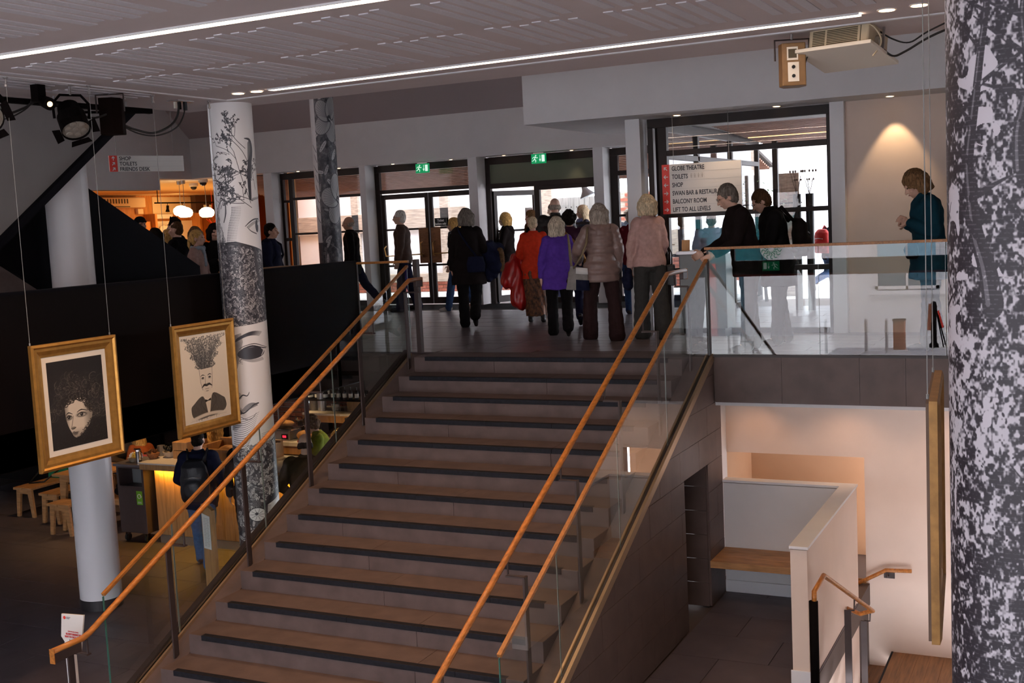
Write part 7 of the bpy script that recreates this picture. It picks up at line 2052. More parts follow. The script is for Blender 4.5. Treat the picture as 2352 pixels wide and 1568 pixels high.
def person(label, loc, face, h=1.65, b=1.0, lean=0.0, hips=0.0, head=(0, 0), hair=('short', H_GREY), skin=SKIN, top=BLACK, hem=0.80, thick=0.03, puff=0, collar=1.02, hood=False,
           armL=((8, 13), (14, 3)), armR=((4, 13), (18, 2)), legs=((4, 0), (-4, 6)), bottom=BLACK, flare=0.0, skirt=None, shoe=SHOE, vox=0.0115, glasses=False, seat=None, fem=False, hat=None, scarf=None, sleeve=1.0, coat_flare=0.0, detail=True, tuck=0, stoop=0.0):
    s = h / 1.70
    t = thing('person', label, 'person', loc, math.radians(face) - PI / 2)
    S = Matrix.Scale(s, 4)
    bx = b * (0.94 if fem else 1.0); sh = b * (0.88 if fem else 1.0); hp = b * (1.06 if fem else 0.98)
    RL = Matrix.Translation((0, 0, 0.92)) @ Matrix.Rotation(-math.radians(lean), 4, 'X') @ Matrix.Translation((0, 0, -0.92))
    def U(p):  # upper body point, with lean and a rounded back
        p = Vector(p)
        if stoop and p.z > 1.15: p = Vector((p.x, p.y + stoop * (p.z - 1.15) ** 1.5 * 1.6, p.z - stoop * (p.z - 1.15) * 0.25))
        return RL @ p
    RR = RL.to_3x3()
    torso = [(0.80, .150 * hp, .110), (0.88, .172 * hp, .122), (0.95, .168 * hp, .118), (1.06, .134 * bx, .102), (1.18, .142 * bx, .112), (1.30, .152 * sh, .112), (1.38, .150 * sh, .098), (1.43, .105 * sh, .075), (1.465, .060, .058)]
    shx, shz = .178 * sh, 1.385
    # limbs
    def direc(side, fwd, out):
        f, o = math.radians(fwd), math.radians(out)
        return Vector((side * math.sin(o), math.sin(f) * math.cos(o), -math.cos(f) * math.cos(o)))
    arms = []
    for side, A in ((-1, armL), (1, armR)):
        S0 = U((side * shx, 0.0, shz)); d1 = RR @ direc(side, *A[0]); E_ = S0 + d1 * .285; d2 = direc(side, *A[1]); W_ = E_ + d2 * .255
        arms.append((side, S0, E_, W_, d2))
    lg = []
    for side, A in ((-1, legs[0]), (1, legs[1])):
        H0 = Vector((side * .085 * hp, 0, .90)); d1 = direc(side, A[0], (A[2] if len(A) > 2 else 1)); K = H0 + d1 * .43; d2 = direc(side, A[0] - A[1], 0); An = K + d2 * .42
        lg.append((side, H0, K, An, A))
    zmin = min(An.z for (_, _, _, An, _) in lg) - .075
    off = Vector((0, 0, -zmin))
    up = Matrix.Translation(off)
    def fin(me):
        me.transform(S @ up); return me
    # head frame
    nb = U((0, 0.005, 1.455)); hc0 = U((0, 0.035, 1.592))
    HR = RR @ (Matrix.Rotation(-math.radians(head[0]), 3, 'Z') @ Matrix.Rotation(-math.radians(head[1]), 3, 'X'))
    hcen = nb + HR @ Vector((0, 0.028, 0.135))
    def Hd(p): return hcen + HR @ Vector(p)
    he = HR.to_euler()
    bd = MB()
    # body core, one surface
    bd.rings([(U((0, 0.0, z)), rx * .88, ry * .88, RR) for z, rx, ry in torso], 18)
    bd.limb(nb - Vector((0, 0, .03)), hcen + HR @ Vector((0, -.015, -.05)), .056 if not fem else .05, .052 if not fem else .046)
    bd.ell(hcen + HR @ Vector((0, -.012, .022)), (.075, .094, .096), he, 16, 12)
    bd.ell(hcen + HR @ Vector((0, .022, -.040)), (.056, .066, .072), he, 14, 10)
    bd.ell(hcen + HR @ Vector((0, .058, -.088)), (.026, .024, .022), he, 10, 8)
    bd.limb(Hd((0, .082, .010)), Hd((0, .108, -.032)), .010, .015, 8)
    bd.limb(Hd((-.034, .078, .028)), Hd((.034, .078, .028)), .014, .014, 8)
    bd.limb(Hd((-.018, .082, -.062)), Hd((.018, .082, -.062)), .011, .011, 8)
    for sd_ in (-1, 1):
        bd.ell(Hd((sd_ * .074, -.012, -.012)), (.012, .022, .034), he, 10, 8)
        bd.ell(Hd((sd_ * .042, .058, -.028)), (.024, .022, .022), he, 10, 8)
    for side, S0, E_, W_, d2 in arms:
        bd.limb(S0, E_, .044, .036); bd.limb(E_, W_, .036, .026)
    for side, H0, K, An, A in lg:
        bd.limb(H0, K, .078, .052); bd.limb(K, An, .052, .036)
        bd.limb(An, An + Vector((0, .10, -.04)), .034, .03)
    # hands with five fingers each
    hands = MB()
    for side, S0, E_, W_, d2 in arms:
        fw = d2.normalized(); inn = Vector((-side, 0.25, 0)); nrm = (inn - fw * inn.dot(fw)).normalized(); lat = fw.cross(nrm).normalized()
        if lat.y < 0: lat = -lat
        Rm = Matrix((lat, nrm, fw)).transposed(); eu = Rm.to_euler()
        hands.ell(W_ + fw * .052, (.040, .017, .052), eu, 12, 8)
        hands.limb(W_ - fw * .02, W_ + fw * .03, .026, .026, 10)
        for q, (lo_, ln) in enumerate(((-.030, .058), (-.010, .070), (.011, .074), (.031, .066))):
            b0 = W_ + fw * .088 + lat * lo_; b1 = b0 + (fw * .9 + nrm * .32).normalized() * ln * .55; b2 = b1 + (fw * .5 + nrm * .8).normalized() * ln * .55
            hands.limb(b0 - fw * .02, b1, .0090, .0082, 8); hands.limb(b1, b2, .0082, .0068, 8)
        t0 = W_ + fw * .030 + lat * .034; t1 = t0 + (lat * .65 + fw * .75 + nrm * .25).normalized() * .042; t2 = t1 + (fw * .9 + lat * .1 + nrm * .4).normalized() * .032
        hands.limb(t0 - lat * .012, t1, .0125, .0105, 8); hands.limb(t1, t2, .0105, .0085, 8)
    hm = fuse(hands, .0065 if detail else .009, 2, name='hands')
    body = fuse(bd, vox * .8, 3, name='body', m=skin, extra=hm)
    bpy.data.meshes.remove(hm)
    link('body', fin(body), t, local=True)
    ey = MB()
    for sd_ in (-1, 1):
        ey.ell(Hd((sd_ * .031, .081, .008)), (.0105, .006, .0065), he, 8, 6)
    link('eyes', fin(ey.mesh('eyes', EYE, True)), t, local=True)
    mo = MB().limb(Hd((-.022, .0925, -.062)), Hd((.022, .0925, -.062)), .0045, .0045, 6)
    link('lips', fin(mo.mesh('lips', M['lips'], True)), t, local=True)
    if glasses:
        g = MB()
        for sd_ in (-1, 1):
            cc_ = Vector((sd_ * .033, .098, .006))
            g.tube([Hd(cc_ + Vector((.024 * math.cos(a), 0, .019 * math.sin(a)))) for a in [2 * PI * k / 14 for k in range(15)]], .0015, 6)
            g.tube([Hd((sd_ * .057, .097, .012)), Hd((sd_ * .078, .06, .012)), Hd((sd_ * .082, -.02, .0))], .0014, 6)
        g.tube([Hd((-.010, .100, .010)), Hd((.010, .100, .010))], .0014, 6)
        link('spectacles', fin(g.mesh('spectacles', FRAMES)), t, local=True)
    # trousers or skirt
    tt = MB(); th = .016
    if skirt is None:
        for side, H0, K, An, A in lg:
            tt.limb(H0 + Vector((0, -.01, 0)), K, .098 * hp + th * .5, .064 + th + flare * .3)
            cuff = An + (An - K).normalized() * .015
            tt.limb(K, cuff, .062 + th + flare * .3, .052 + th + flare)
        tt.rings([(Vector((0, 0, z)) if z < .93 else U((0, 0, z)), rx + th, ry + th) for z, rx, ry in ((.80, .150 * hp, .108), (.86, .168 * hp, .125), (.95, .165 * hp, .116), (1.02, .148 * hp, .105))], 18)
        tm = fuse(tt, vox, 3, waves(30, 24, 34, .0045, h * 9), 'trousers', bottom)
        link('trousers', fin(tm), t, local=True)
    else:
        zl, wl = skirt
        mid = (lg[0][3] + lg[1][3]) / 2
        tt.rings([(Vector((mid.x * .8, mid.y * (1 - (z - zl) / .9), z)), rx, ry) for z, rx, ry in ((zl, .15 * hp * wl, .13 * wl), (zl + .25, .155 * hp * wl, .13 * wl), (.62, .165 * hp, .13), (.86, .178 * hp, .135), (1.0, .158 * hp, .115))], 22)
        tm = fuse(tt, vox, 3, waves(46, 40, 7, .010, h * 7), 'skirt', bottom)
        link('skirt', fin(tm), t, local=True)
    # shoes
    for side, H0, K, An, A in lg:
        sm = MB(); pitch = math.radians(A[0] - A[1])
        an = max(0.0, min(1.1, -pitch)) if An.z - zmin > .10 else 0.0
        fd = Vector((0, math.cos(an), -math.sin(an))); ud = Vector((0, math.sin(an), math.cos(an)))
        hl = An - ud * .030 - fd * .03
        sm.limb(hl, hl + fd * .13 - ud * .012, .042, .042); sm.limb(hl + fd * .10 - ud * .012, hl + fd * .19 - ud * .018, .044, .030); sm.limb(An + ud * .03, hl + fd * .05, .045, .045)
        me = fuse(sm, .011, 2, name='shoe', m=shoe)
        # flatten the sole
        if an == 0.0:
            n = len(me.vertices); co = np.empty(n * 3, np.float32); me.vertices.foreach_get('co', co); co = co.reshape(-1, 3)
            co[:, 2] = np.maximum(co[:, 2], An.z - .075); me.vertices.foreach_set('co', co.ravel()); me.update()
        link('shoe', fin(me), t, local=True)
    # jacket / top
    jk = MB(); k_ = thick
    zs = [hem] + [z for z, _, _ in torso if z > hem + .04]
    def prof(z):
        for (z0, a0, b0), (z1, a1, b1) in zip(torso[:-1], torso[1:]):
            if z0 <= z <= z1:
                u = (z - z0) / (z1 - z0); return a0 + (a1 - a0) * u, b0 + (b1 - b0) * u
        return torso[0][1:] if z < torso[0][0] else torso[-1][1:]
    rows = []
    nrow = 46 if puff else 16
    for i in range(nrow + 1):
        z = hem + (1.445 - hem) * i / nrow
        rx, ry = prof(z)
        if z < 1.22: rx = max(rx, .140 * bx); ry = max(ry, .108)
        e = k_ + coat_flare * max(0, (1.05 - z))
        if puff: e += puff * abs(math.sin(PI * (z - hem) / .088)) ** .6 - puff * .3
        if z > 1.40: e = k_ * .55
        c_ = U((0, 0, z)) if z > .93 else Vector((0, 0, z)).lerp(U((0, 0, .93)) - Vector((0, 0, .93 - z)), .8)
        rows.append((c_, rx + e, ry + e, RR if z > .93 else Matrix.Identity(3)))
    jk.rings(rows, 22)
    if collar:
        jk.rings([(U((0, 0.005, 1.40)), .10, .09, RR), (U((0, 0.008, 1.455)), .078, .076, RR), (U((0, 0.012, 1.455 + .05 * (collar - .5))), .074, .074, RR)], 16)
    for side, S0, E_, W_, d2 in arms:
        jk.limb(S0 - Vector((side * .02, 0, 0)), E_, .054 + k_ * .65, .044 + k_ * .5)
        We = E_ + (W_ - E_) * (.93 * sleeve)
        if sleeve > .2:
            if puff:
                n_ = 4
                for q in range(n_):
                    a_ = E_.lerp(We, q / n_); b_ = E_.lerp(We, (q + 1) / n_); jk.limb(a_.lerp(b_, .1), b_.lerp(a_, .1), .050 + k_ * .5 + puff * .4, .046 + k_ * .5 + puff * .4)
                for q in range(n_):
                    a_ = S0.lerp(E_, q / n_); b_ = S0.lerp(E_, (q + 1) / n_); jk.limb(a_.lerp(b_, .1), b_.lerp(a_, .1), .064 + k_ * .8, .060 + k_ * .6)
            else:
                jk.limb(E_, We, .044 + k_ * .5, .035 + k_ * .45)
    jm_ = fuse(jk, vox * (.85 if puff else 1), 2 if puff else 4, waves(26, 22, 28, .0035 if puff else .0065, h * 5), 'jacket', top)
    link('jacket', fin(jm_), t, local=True)
    if hood:
        hd_ = MB()
        for q in range(9):
            a = PI * q / 8 + PI; hd_.ell(U((.105 * math.cos(a), -.02 + .075 * math.sin(a), 1.435 + .012 * math.sin(a))), (.045, .045, .05), n=10, m=8)
        hd_.ell(U((0, -.115, 1.36)), (.085, .045, .095), n=12, m=10)
        link('hood', fin(fuse(hd_, vox, 3, waves(40, 40, 30, .006), 'hood', top if hood is True else hood)), t, local=True)
    if scarf:
        sc2 = MB()
        for q in range(14):
            a = 2 * PI * q / 14; sc2.ell(U((.082 * math.cos(a), .02 + .082 * math.sin(a), 1.44 + .012 * math.sin(3 * a))), (.035, .035, .036), n=8, m=6)
        sc2.limb(U((.03, .11, 1.42)), U((.04, .14, 1.20)), .035, .03)
        link('scarf', fin(fuse(sc2, vox, 2, waves(50, 50, 60, .006), 'scarf', scarf)), t, local=True)
    # hair
    st, hm_ = hair
    if st:
        r = MB()
        def cap(dz=.0, grow=1.06, front=.045):
            r.ell(Hd((0, -.024, .040 + dz)), (.084 * grow, .094 * grow, .088 * grow), he, 18, 14)
            r.ell(Hd((0, -.050, -.008 + dz)), (.080 * grow, .066 * grow, .088 * grow), he, 16, 12)
        if st == 'bald':
            for q in range(15):
                a = PI * q / 14 + PI
                r.ell(Hd((.074 * math.cos(a), -.014 + .084 * math.sin(a), -.018)), (.017, .018, .040), n=8, m=6)
        elif st == 'crop':
            r.ell(Hd((0, -.022, .034)), (.079, .090, .086), he, 18, 14); r.ell(Hd((0, -.045, -.015)), (.074, .062, .072), he, 14, 10)
        elif st == 'short':
            cap()
        elif st == 'spiky':
            cap()
            for q in range(14):
                a = q * 2.4; rr = .055 * math.sqrt(q / 14); r.limb(Hd((rr * math.cos(a), -.01 + rr * math.sin(a), .10)), Hd((rr * 1.25 * math.cos(a), .0 + rr * 1.3 * math.sin(a), .155)), .025, .006, 8)
        elif st == 'curly':
            rq = random.Random(3)
            for q in range(90):
                v = Vector((rq.gauss(0, 1), rq.gauss(0, 1), rq.gauss(0, 1))).normalized()
                if v.y > .45 and v.z < .45: continue
                p = Vector((v.x * .092, -.025 + v.y * .105, .025 + v.z * .105))
                if p.z > -.075: r.ell(Hd(p), (.026,) * 3, n=8, m=6)
            cap()
        elif st in ('bob', 'bobshort', 'long', 'wavy'):
            cap(.006, 1.20)
            low = {'bob': -.125, 'bobshort': -.085, 'long': -.30, 'wavy': -.26}[st]
            for q in range(17):
                a = PI * q / 16 * 1.16 + PI - .08 * PI
                x, y = .098 * math.cos(a), -.026 + .098 * math.sin(a)
                r.limb(Hd((x * .95, y, .03)), Hd((x * (1.0 if st[:3] == 'bob' else .9), y * (1.0 if st[:3] == 'bob' else 1.15), low + .02 * math.cos(q * 2.1))), .034, .026 if st[:3] == 'bob' else .02, 10)
            if st[:3] != 'bob':
                r.ell(Hd((0, -.095, -.16)), (.085, .045, .13), he, 12, 10)
        elif st == 'pony':
            cap()
            r.limb(Hd((0, -.11, .03)), Hd((0, -.15, -.06)), .035, .022); r.limb(Hd((0, -.15, -.06)), Hd((0, -.14, -.16)), .024, .012)
        else:
            cap()
        def hd(c):
            return (0.0035 * np.sin(c[:, 0] * 210 + 4 * np.sin(c[:, 2] * 22)) * np.cos(c[:, 1] * 190 + 3 * np.sin(c[:, 2] * 31)) + 0.003 * np.sin(c[:, 2] * 60 + c[:, 0] * 40)).astype(np.float32)
        link('hair', fin(fuse(r, .0085, 1 if st in ('curly', 'spiky') else 3, hd, 'hair', hm_)), t, local=True)
    if hat:
        r = MB(); r.ell(Hd((0, -.018, .048)), (.088, .102, .082), he, 18, 14)
        if hat[0] == 'cap': r.limb(Hd((-.04, .08, .055)), Hd((-.03, .155, .035)), .014, .008); r.limb(Hd((.04, .08, .055)), Hd((.03, .155, .035)), .014, .008); r.ell(Hd((0, .10, .048)), (.065, .055, .012), he, 14, 8)
        link('hat', fin(fuse(r, .01, 3, None, 'hat', hat[1])), t, local=True)
    info = {'t': t, 's': s, 'off': off, 'arms': arms, 'U': U, 'RR': RR, 'h': h}
    def world(p):
        return Matrix.LocRotScale(t.location, t.rotation_euler, None) @ (S @ (Vector(p) + off))
    info['W'] = world
    info['hand'] = {-1: world(arms[0][3] + arms[0][4].normalized() * .07), 1: world(arms[1][3] + arms[1][4].normalized() * .07)}
    info['elbow'] = {-1: world(arms[0][2]), 1: world(arms[1][2])}
    return info
M['lips'] = mat('lips', (0.36, 0.13, 0.11, 1), 0.5)
def obj_fuse(name, label, cat, mb, vox, m, disp=None, smooth=3, parts=()):
    o = link(name, fuse(mb, vox, smooth, disp, name, m))
    tag(o, label, cat)
    for (nm, pm, mm) in parts:
        c = link(nm, pm.mesh(nm, mm, True), o)
    return o
REDTOP = cmat('orange_red_knit', (0.56, 0.035, 0.012, 1)); REDCOAT = mat('red_satin', (0.42, 0.012, 0.010, 1), 0.35, noise=0.15, scale=10, bump=0.3, bscale=20)
PURPLE = cmat('purple_fleece', (0.085, 0.032, 0.27, 1)); BURG = cmat('burgundy_knit', (0.050, 0.014, 0.032, 1)); BEIGE = mat('beige_pink_puffer', (0.215, 0.140, 0.118, 1), 0.42, noise=0.08, scale=18, bump=0.2, bscale=60)
PUFFK = mat('black_brown_puffer', (0.012, 0.009, 0.008, 1), 0.5, bump=0.2, bscale=60); PINK = cmat('pale_pink_knit', (0.47, 0.29, 0.255, 1)); GREYT = cmat('charcoal_trousers', (0.040, 0.038, 0.035, 1)); BROWNT = cmat('dark_brown_trousers', (0.026, 0.012, 0.012, 1))
BROWNJ = mat('brown_suede', (0.050, 0.020, 0.008, 1), 0.7, noise=0.2, scale=14, bump=0.2, bscale=60); NAVYT = cmat('navy_trousers', (0.010, 0.011, 0.034, 1)); TEALJ = cmat('deep_teal_coat', (0.003, 0.030, 0.048, 1)); BLUEP = mat('pale_blue_puffer', (0.42, 0.52, 0.72, 1), 0.5, bump=0.2, bscale=60)
MAUVE = cmat('mauve_fleece', (0.30, 0.22, 0.25, 1)); SLATE = cmat('slate_jacket', (0.055, 0.066, 0.085, 1)); GREENT = cmat('olive_green_top', (0.12, 0.15, 0.010, 1)); ORANGE = cmat('orange_top', (0.34, 0.085, 0.022, 1)); BROWNTOP = cmat('brown_top', (0.10, 0.042, 0.018, 1)); TAUPE = cmat('taupe_sleeve', (0.17, 0.115, 0.075, 1))
KHAKI = cmat('dark_olive_jacket', (0.028, 0.019, 0.009, 1)); PINKJ = cmat('dusty_pink_jacket', (0.36, 0.24, 0.21, 1)); SCARFB = cmat('blue_patterned_scarf', (0.14, 0.17, 0.34, 1), noise=0.7, scale=30); SCARFG = cmat('black_grey_scarf', (0.10, 0.10, 0.11, 1), noise=0.9, scale=45); FUR = hairmat('brown_fur', (0.10, 0.055, 0.025, 1))
PATT = mat('brown_floral_cloth', (0.10, 0.035, 0.012, 1), 0.75, noise=0.95, scale=34, stretch=(1, 1, .6)); REDBAG = mat('red_backpack_cloth', (0.62, 0.02, 0.02, 1), 0.6, bump=0.2, bscale=30); GREYTOP = cmat('grey_tee', (0.05, 0.05, 0.052, 1)); WINE = cmat('wine_top', (0.14, 0.012, 0.02, 1))
PERSONS = {}
def P(key, *a, **k):
    PERSONS[key] = person(*a, **k); return PERSONS[key]

P('man790', 'balding man with glasses in black jacket walking left by the floral pillar', (-5.03, 6.2, 0), 203, 1.72, hair=('bald', H_GREY), top=BLACK, hem=.70, bottom=NAVYT, legs=((24, 6), (-26, 14)), glasses=True, armL=((-8, 6), (4, 0)), armR=((10, 6), (22, 0)), collar=1.1)
P('man915', 'white haired man in brown suede jacket standing in front of the closed doors', (-4.03, 6.29, 0), 207, 1.72, hair=('short', H_WHITE), top=BROWNJ, hem=.80, thick=.035, bottom=NAVYT, legs=((6, 0), (-10, 8)), glasses=True, flare=.015, skin=SKIN2, collar=.9, armL=((4, 6), (14, 0)), armR=((4, 8), (16, 0)))
P('woman1040', 'woman with glasses, patterned scarf and white shoes half hidden by the woman in black', (-2.98, 6.3, 0), 200, 1.55, hair=('bobshort', H_BLOND), top=BLACK, bottom=DENIM, legs=((14, 4), (-14, 12)), glasses=True, shoe=SHOE_W, scarf=SCARFG, fem=True, skin=SKIN2)
P('black', 'woman in black coat seen from behind carrying a fur trimmed coat on her arm', (-1.15, 3.31, 0), 112, 1.64, b=1.08, hair=('bobshort', H_DGREY), top=BLACKB, hem=.62, thick=.04, coat_flare=.12, bottom=BLACK, legs=((8, 2), (-14, 34)), flare=.012, fem=True, armL=((2, 12), (10, 4)), armR=((6, 16), (70, -10)))
P('blond', 'blonde woman in black hooded parka and jeans stepping through the open doors', (-2.80, 7.92, -0.02), 196, 1.64, hair=('bobshort', H_BLOND), top=BLACKB, hem=.66, thick=.035, hood=True, bottom=DENIM, legs=((20, 8), (-16, 10)), fem=True, skin=SKIN2, armL=((16, 6), (50, 0)), armR=((-6, 8), (10, 0)), coat_flare=.1)
P('red', 'white haired woman in orange red knit and floral skirt seen from behind', (-0.44, 4.0, 0), 112, 1.50, b=1.10, hair=('crop', H_PALE), top=REDTOP, hem=.70, thick=.032, skirt=(.09, 1.0), bottom=PATT, legs=((4, 2), (-4, 4)), fem=True, skin=SKIN2, armL=((4, 16), (48, -14)), armR=((2, 10), (20, -4)), head=(-12, 6))
P('facew', 'brown haired woman outside the doors looking left, fur collar', (-2.48, 8.35, -0.02), 236, 1.63, hair=('long', H_MID), top=BLACKB, scarf=FUR, bottom=DENIM, fem=True, skin=SKIN2)
P('cap', 'man in black beanie and glasses outside the open doors', (-2.02, 8.45, -0.02), 206, 1.76, hair=('crop', H_DARK), hat=('beanie', BLACK), glasses=True, top=BLACK, bottom=NAVYT, skin=SKIN2, head=(0, 10))
P('puffman', 'balding man in black puffer jacket leaving through the open doors', (-0.74, 5.5, 0), 114, 1.77, b=1.06, hair=('bald', H_GREY), top=PUFFK, hem=.74, puff=.016, thick=.04, bottom=GREYT, legs=((8, 4), (-10, 14)), collar=1.3, skin=SKIN2, head=(-6, 0))
P('cardi', 'woman with dark curls in burgundy cardigan with a tan bag strap', (0.28, 3.66, 0), 113, 1.55, hair=('curly', H_DARK), top=BURG, hem=.74, thick=.03, bottom=NAVYT, legs=((8, 4), (-12, 26)), fem=True, b=1.08)
P('purple', 'silver haired woman in purple fleece and dark trousers seen from behind', (0.70, 2.25, 0), 114, 1.47, b=1.12, hair=('bob', H_SILVER), top=PURPLE, hem=.66, thick=.034, bottom=BLACK, legs=((6, 2), (-14, 22)), flare=.015, fem=True, stoop=.12, armL=((-4, 12), (-2, 4)), armR=((2, 12), (30, -6)), skin=SKIN2, collar=1.2, coat_flare=.12)
P('outblond', 'pale blonde woman in navy coat and blue scarf outside the doors', (-1.84, 9.3, -0.02), 222, 1.68, hair=('long', H_PALE), top=NAVY, scarf=SCARFB, bottom=DENIM, fem=True, skin=SKIN2)
P('beige', 'grey haired woman in beige quilted jacket and flared brown trousers', (1.48, 1.76, 0), 120, 1.60, b=1.0, hair=('bob', H_GREY), top=BEIGE, hem=.74, thick=.038, puff=.020, hood=True, bottom=BROWNT, flare=.038, legs=((12, 2, 8), (-10, 4, 7)), fem=True, armL=((18, 26), (62, -6)), armR=((0, 14), (24, -4)), skin=SKIN2, coat_flare=.1)
P('out1', 'man in slate jacket outside the right hand bay, seen from behind', (-1.20, 10.0, -0.02), 130, 1.58, hair=('short', H_GREY), top=SLATE, hem=.74, bottom=DENIM_L, skin=SKIN2)
P('out2', 'person in mauve fleece and dark cap outside the right hand bay', (-0.95, 10.45, -0.02), 250, 1.66, hair=('crop', H_GREY), hat=('cap', SLATE), top=MAUVE, bottom=DENIM_L, skin=SKIN2)
P('wine', 'person in a wine red top mostly hidden behind the square white column', (0.62, 5.2, 0), 100, 1.52, hair=('short', H_GREY), top=WINE, bottom=DENIM, fem=True)
P('pink', 'pale haired woman in pink jumper and grey flared trousers by the white column', (2.03, 1.93, 0), 122, 1.66, b=0.98, hair=('bobshort', H_PALE), top=PINK, hem=.86, thick=.036, bottom=GREYT, flare=.042, legs=((6, 2, 2), (-10, 6, 3)), fem=True, collar=1.35, armL=((2, 14), (18, -2)), armR=((6, 8), (40, -6)), skin=SKIN2, head=(6, 0))
P('manR', 'grey haired man in black jacket leaning on the glass balustrade', (3.52, 0.76, 0), 213, 1.74, lean=12, hair=('short', H_DGREY), top=BLACKB, hem=.74, thick=.035, bottom=BLACK, legs=((4, 0), (-6, 0)), glasses=True, armL=((28, 10), (64, 0)), armR=((24, 10), (66, 0)), head=(8, 12), skin=SKIN2, collar=1.0)
P('womR', 'dark haired woman in black coat with backpack looking down over the balustrade', (3.70, 1.36, 0), 207, 1.68, lean=8, hair=('short', H_BROWN), top=BLACK, hem=.62, thick=.04, bottom=BLACK, fem=True, b=1.08, armL=((20, 8), (60, -10)), armR=((14, 10), (56, -12)), head=(6, 24), glasses=True, skin=SKIN2, collar=1.4, coat_flare=.1)
P('blueout', 'person in pale blue quilted jacket outside the side window', (2.12, 4.25, -0.02), 110, 1.44, hair=('crop', H_MID), top=BLUEP, puff=.018, thick=.04, hood=True, bottom=DENIM, skin=SKIN2, detail=False)
P('redpack', 'person hurrying with red backpack outside, beside the right window post', (2.98, 8.0, -0.02), 60, 1.36, hair=('short', H_DARK), top=NAVY, bottom=DENIM_L, legs=((18, 0), (-30, 42)), detail=False, lean=8)
P('wR', 'woman with brown bob in deep teal jacket looking down beside the tree pillar', (5.31, 0.92, 0), 200, 1.76, lean=4, hair=('bobshort', H_MID), top=TEALJ, hem=.66, thick=.04, bottom=BLACK, fem=True, b=1.05, armL=((0, 10), (118, -34)), armR=((-4, 8), (112, -34)), head=(0, 26), skin=SKIN2, coat_flare=.12)
# queue by the shop
P('qcap', 'person in black peaked cap behind the sloping black balustrade', (-6.9, 3.0, 0), 336, 1.80, hair=('crop', H_DARK), hat=('cap', BLACK), top=BLACKB, detail=False)
P('qtall', 'tall man with spiky dark hair in the shop queue', (-6.20, 3.05, 0), 200, 1.74, hair=('spiky', H_DARK), top=BLACK, detail=False)
P('qman', 'short haired man in black fleece in the shop queue', (-4.80, 1.52, 0), 196, 1.67, b=1.04, hair=('crop', H_BROWN), top=BLACK, thick=.04, detail=False, skin=SKIN2, collar=1.2)
P('qdark', 'person with long dark hair at the balustrade end of the queue', (-4.72, 0.98, 0), 130, 1.57, hair=('long', H_DARK), top=BLACK, fem=True, detail=False)
P('qblond', 'person with long fair hair deep in the shop queue', (-5.47, 2.05, 0), 140, 1.55, hair=('long', H_BLOND), top=BROWNTOP, fem=True, detail=False)
P('qbob', 'woman with brown bob and dark coat in the shop queue', (-5.45, 2.62, 0), 116, 1.58, hair=('bob', H_MID), top=BLACKB, fem=True, detail=False)
P('qgirl', 'girl with ponytail and dusty pink sleeves in the shop queue', (-4.02, 0.98, 0), 20, 1.53, hair=('pony', H_BLOND), top=PINKJ, fem=True, scarf=cmat('pale_blue_hood', (.30, .36, .42, 1)), detail=False, skin=SKIN2)
P('qwom', 'dark haired woman in grey tee and black cardigan facing right beside the face pillar', (-4.20, 1.58, 0), 322, 1.60, hair=('bobshort', H_DARK), top=BLACK, fem=True, armL=((12, 6), (46, -30)), armR=((14, 8), (110, -40)), skin=SKIN2)
P('qnavy', 'dark haired person in navy jacket right of the face pillar', (-3.96, 2.5, 0), 20, 1.58, hair=('short', H_DARK), top=NAVY, thick=.045, hood=True, detail=False)
# cafe
P('navyman', 'man in navy jacket and jeans standing at the cafe counter with a backpack', (-3.00, -0.45, F), 118, 1.67, b=1.06, hair=('crop', H_DARK), top=NAVY, hem=.74, thick=.045, bottom=DENIM_L, legs=((14, 4), (-14, 8)), shoe=SHOE_B, armL=((6, 18), (50, -22)), armR=((8, 14), (46, -18)), head=(0, 12), skin=SKIN2)
P('cbald', 'balding man in dark olive jacket at the counter behind the stair glass', (-1.30, -0.58, F), 125, 1.70, b=1.1, hair=('bald', H_DARK), top=KHAKI, hem=.72, thick=.045, bottom=BLACK, armL=((10, 22), (50, -20)), armR=((8, 14), (46, -18)), head=(0, 10), skin=SKIN2)
P('cgreen', 'curly haired server in olive green top behind the counter', (-2.42, 1.32, F), 212, 1.58, hair=('curly', H_BROWN), top=GREENT, bottom=BLACK, fem=True, head=(0, 22), lean=6)
P('cbl1', 'long haired blonde woman in orange top seated in the cafe', (-6.02, 1.80, F), 150, 1.55, hair=('wavy', H_BLOND), top=ORANGE, bottom=DENIM, legs=((84, 84), (84, 84)), fem=True, lean=30, armL=((30, 14), (60, -6)), armR=((30, 14), (70, -6)))
P('cbl2', 'blonde woman in brown top seated beside the face pillar', (-4.78, 1.95, F), 112, 1.66, b=1.1, hair=('wavy', H_BLOND), top=BROWNTOP, bottom=DENIM, legs=((84, 84), (84, 84)), fem=True, armL=((20, 24), (60, -6)), armR=((20, 20), (60, -6)))
P('carm', 'person in taupe top leaning an arm on the long oak table', (-6.95, 2.20, F), 340, 1.56, hair=('long', H_MID), top=TAUPE, bottom=DENIM, legs=((84, 84), (84, 84)), fem=True, lean=24, armL=((40, 18), (84, -8)), armR=((44, 14), (84, -14)))
P('cdark', 'person in black with white trainers hidden behind the face pillar', (-2.38, -0.30, F), 118, 1.70, hair=('short', H_DARK), top=BLACK, bottom=BLACK, shoe=SHOE_W, detail=False)
for key, lab in (('cbl1', 'oak stool under the blonde woman in orange'), ('cbl2', 'oak stool under the blonde woman in brown'), ('carm', 'oak stool under the person in taupe')):
    tl = PERSONS[key]['t']; q = Matrix.Rotation(tl.rotation_euler.z, 3, 'Z') @ Vector((0, 0.0, 0))
    stool('stool', lab, (tl.location.x + q.x, tl.location.y + q.y, F), tl.rotation_euler.z, 0.36, 0.30, 0.41)

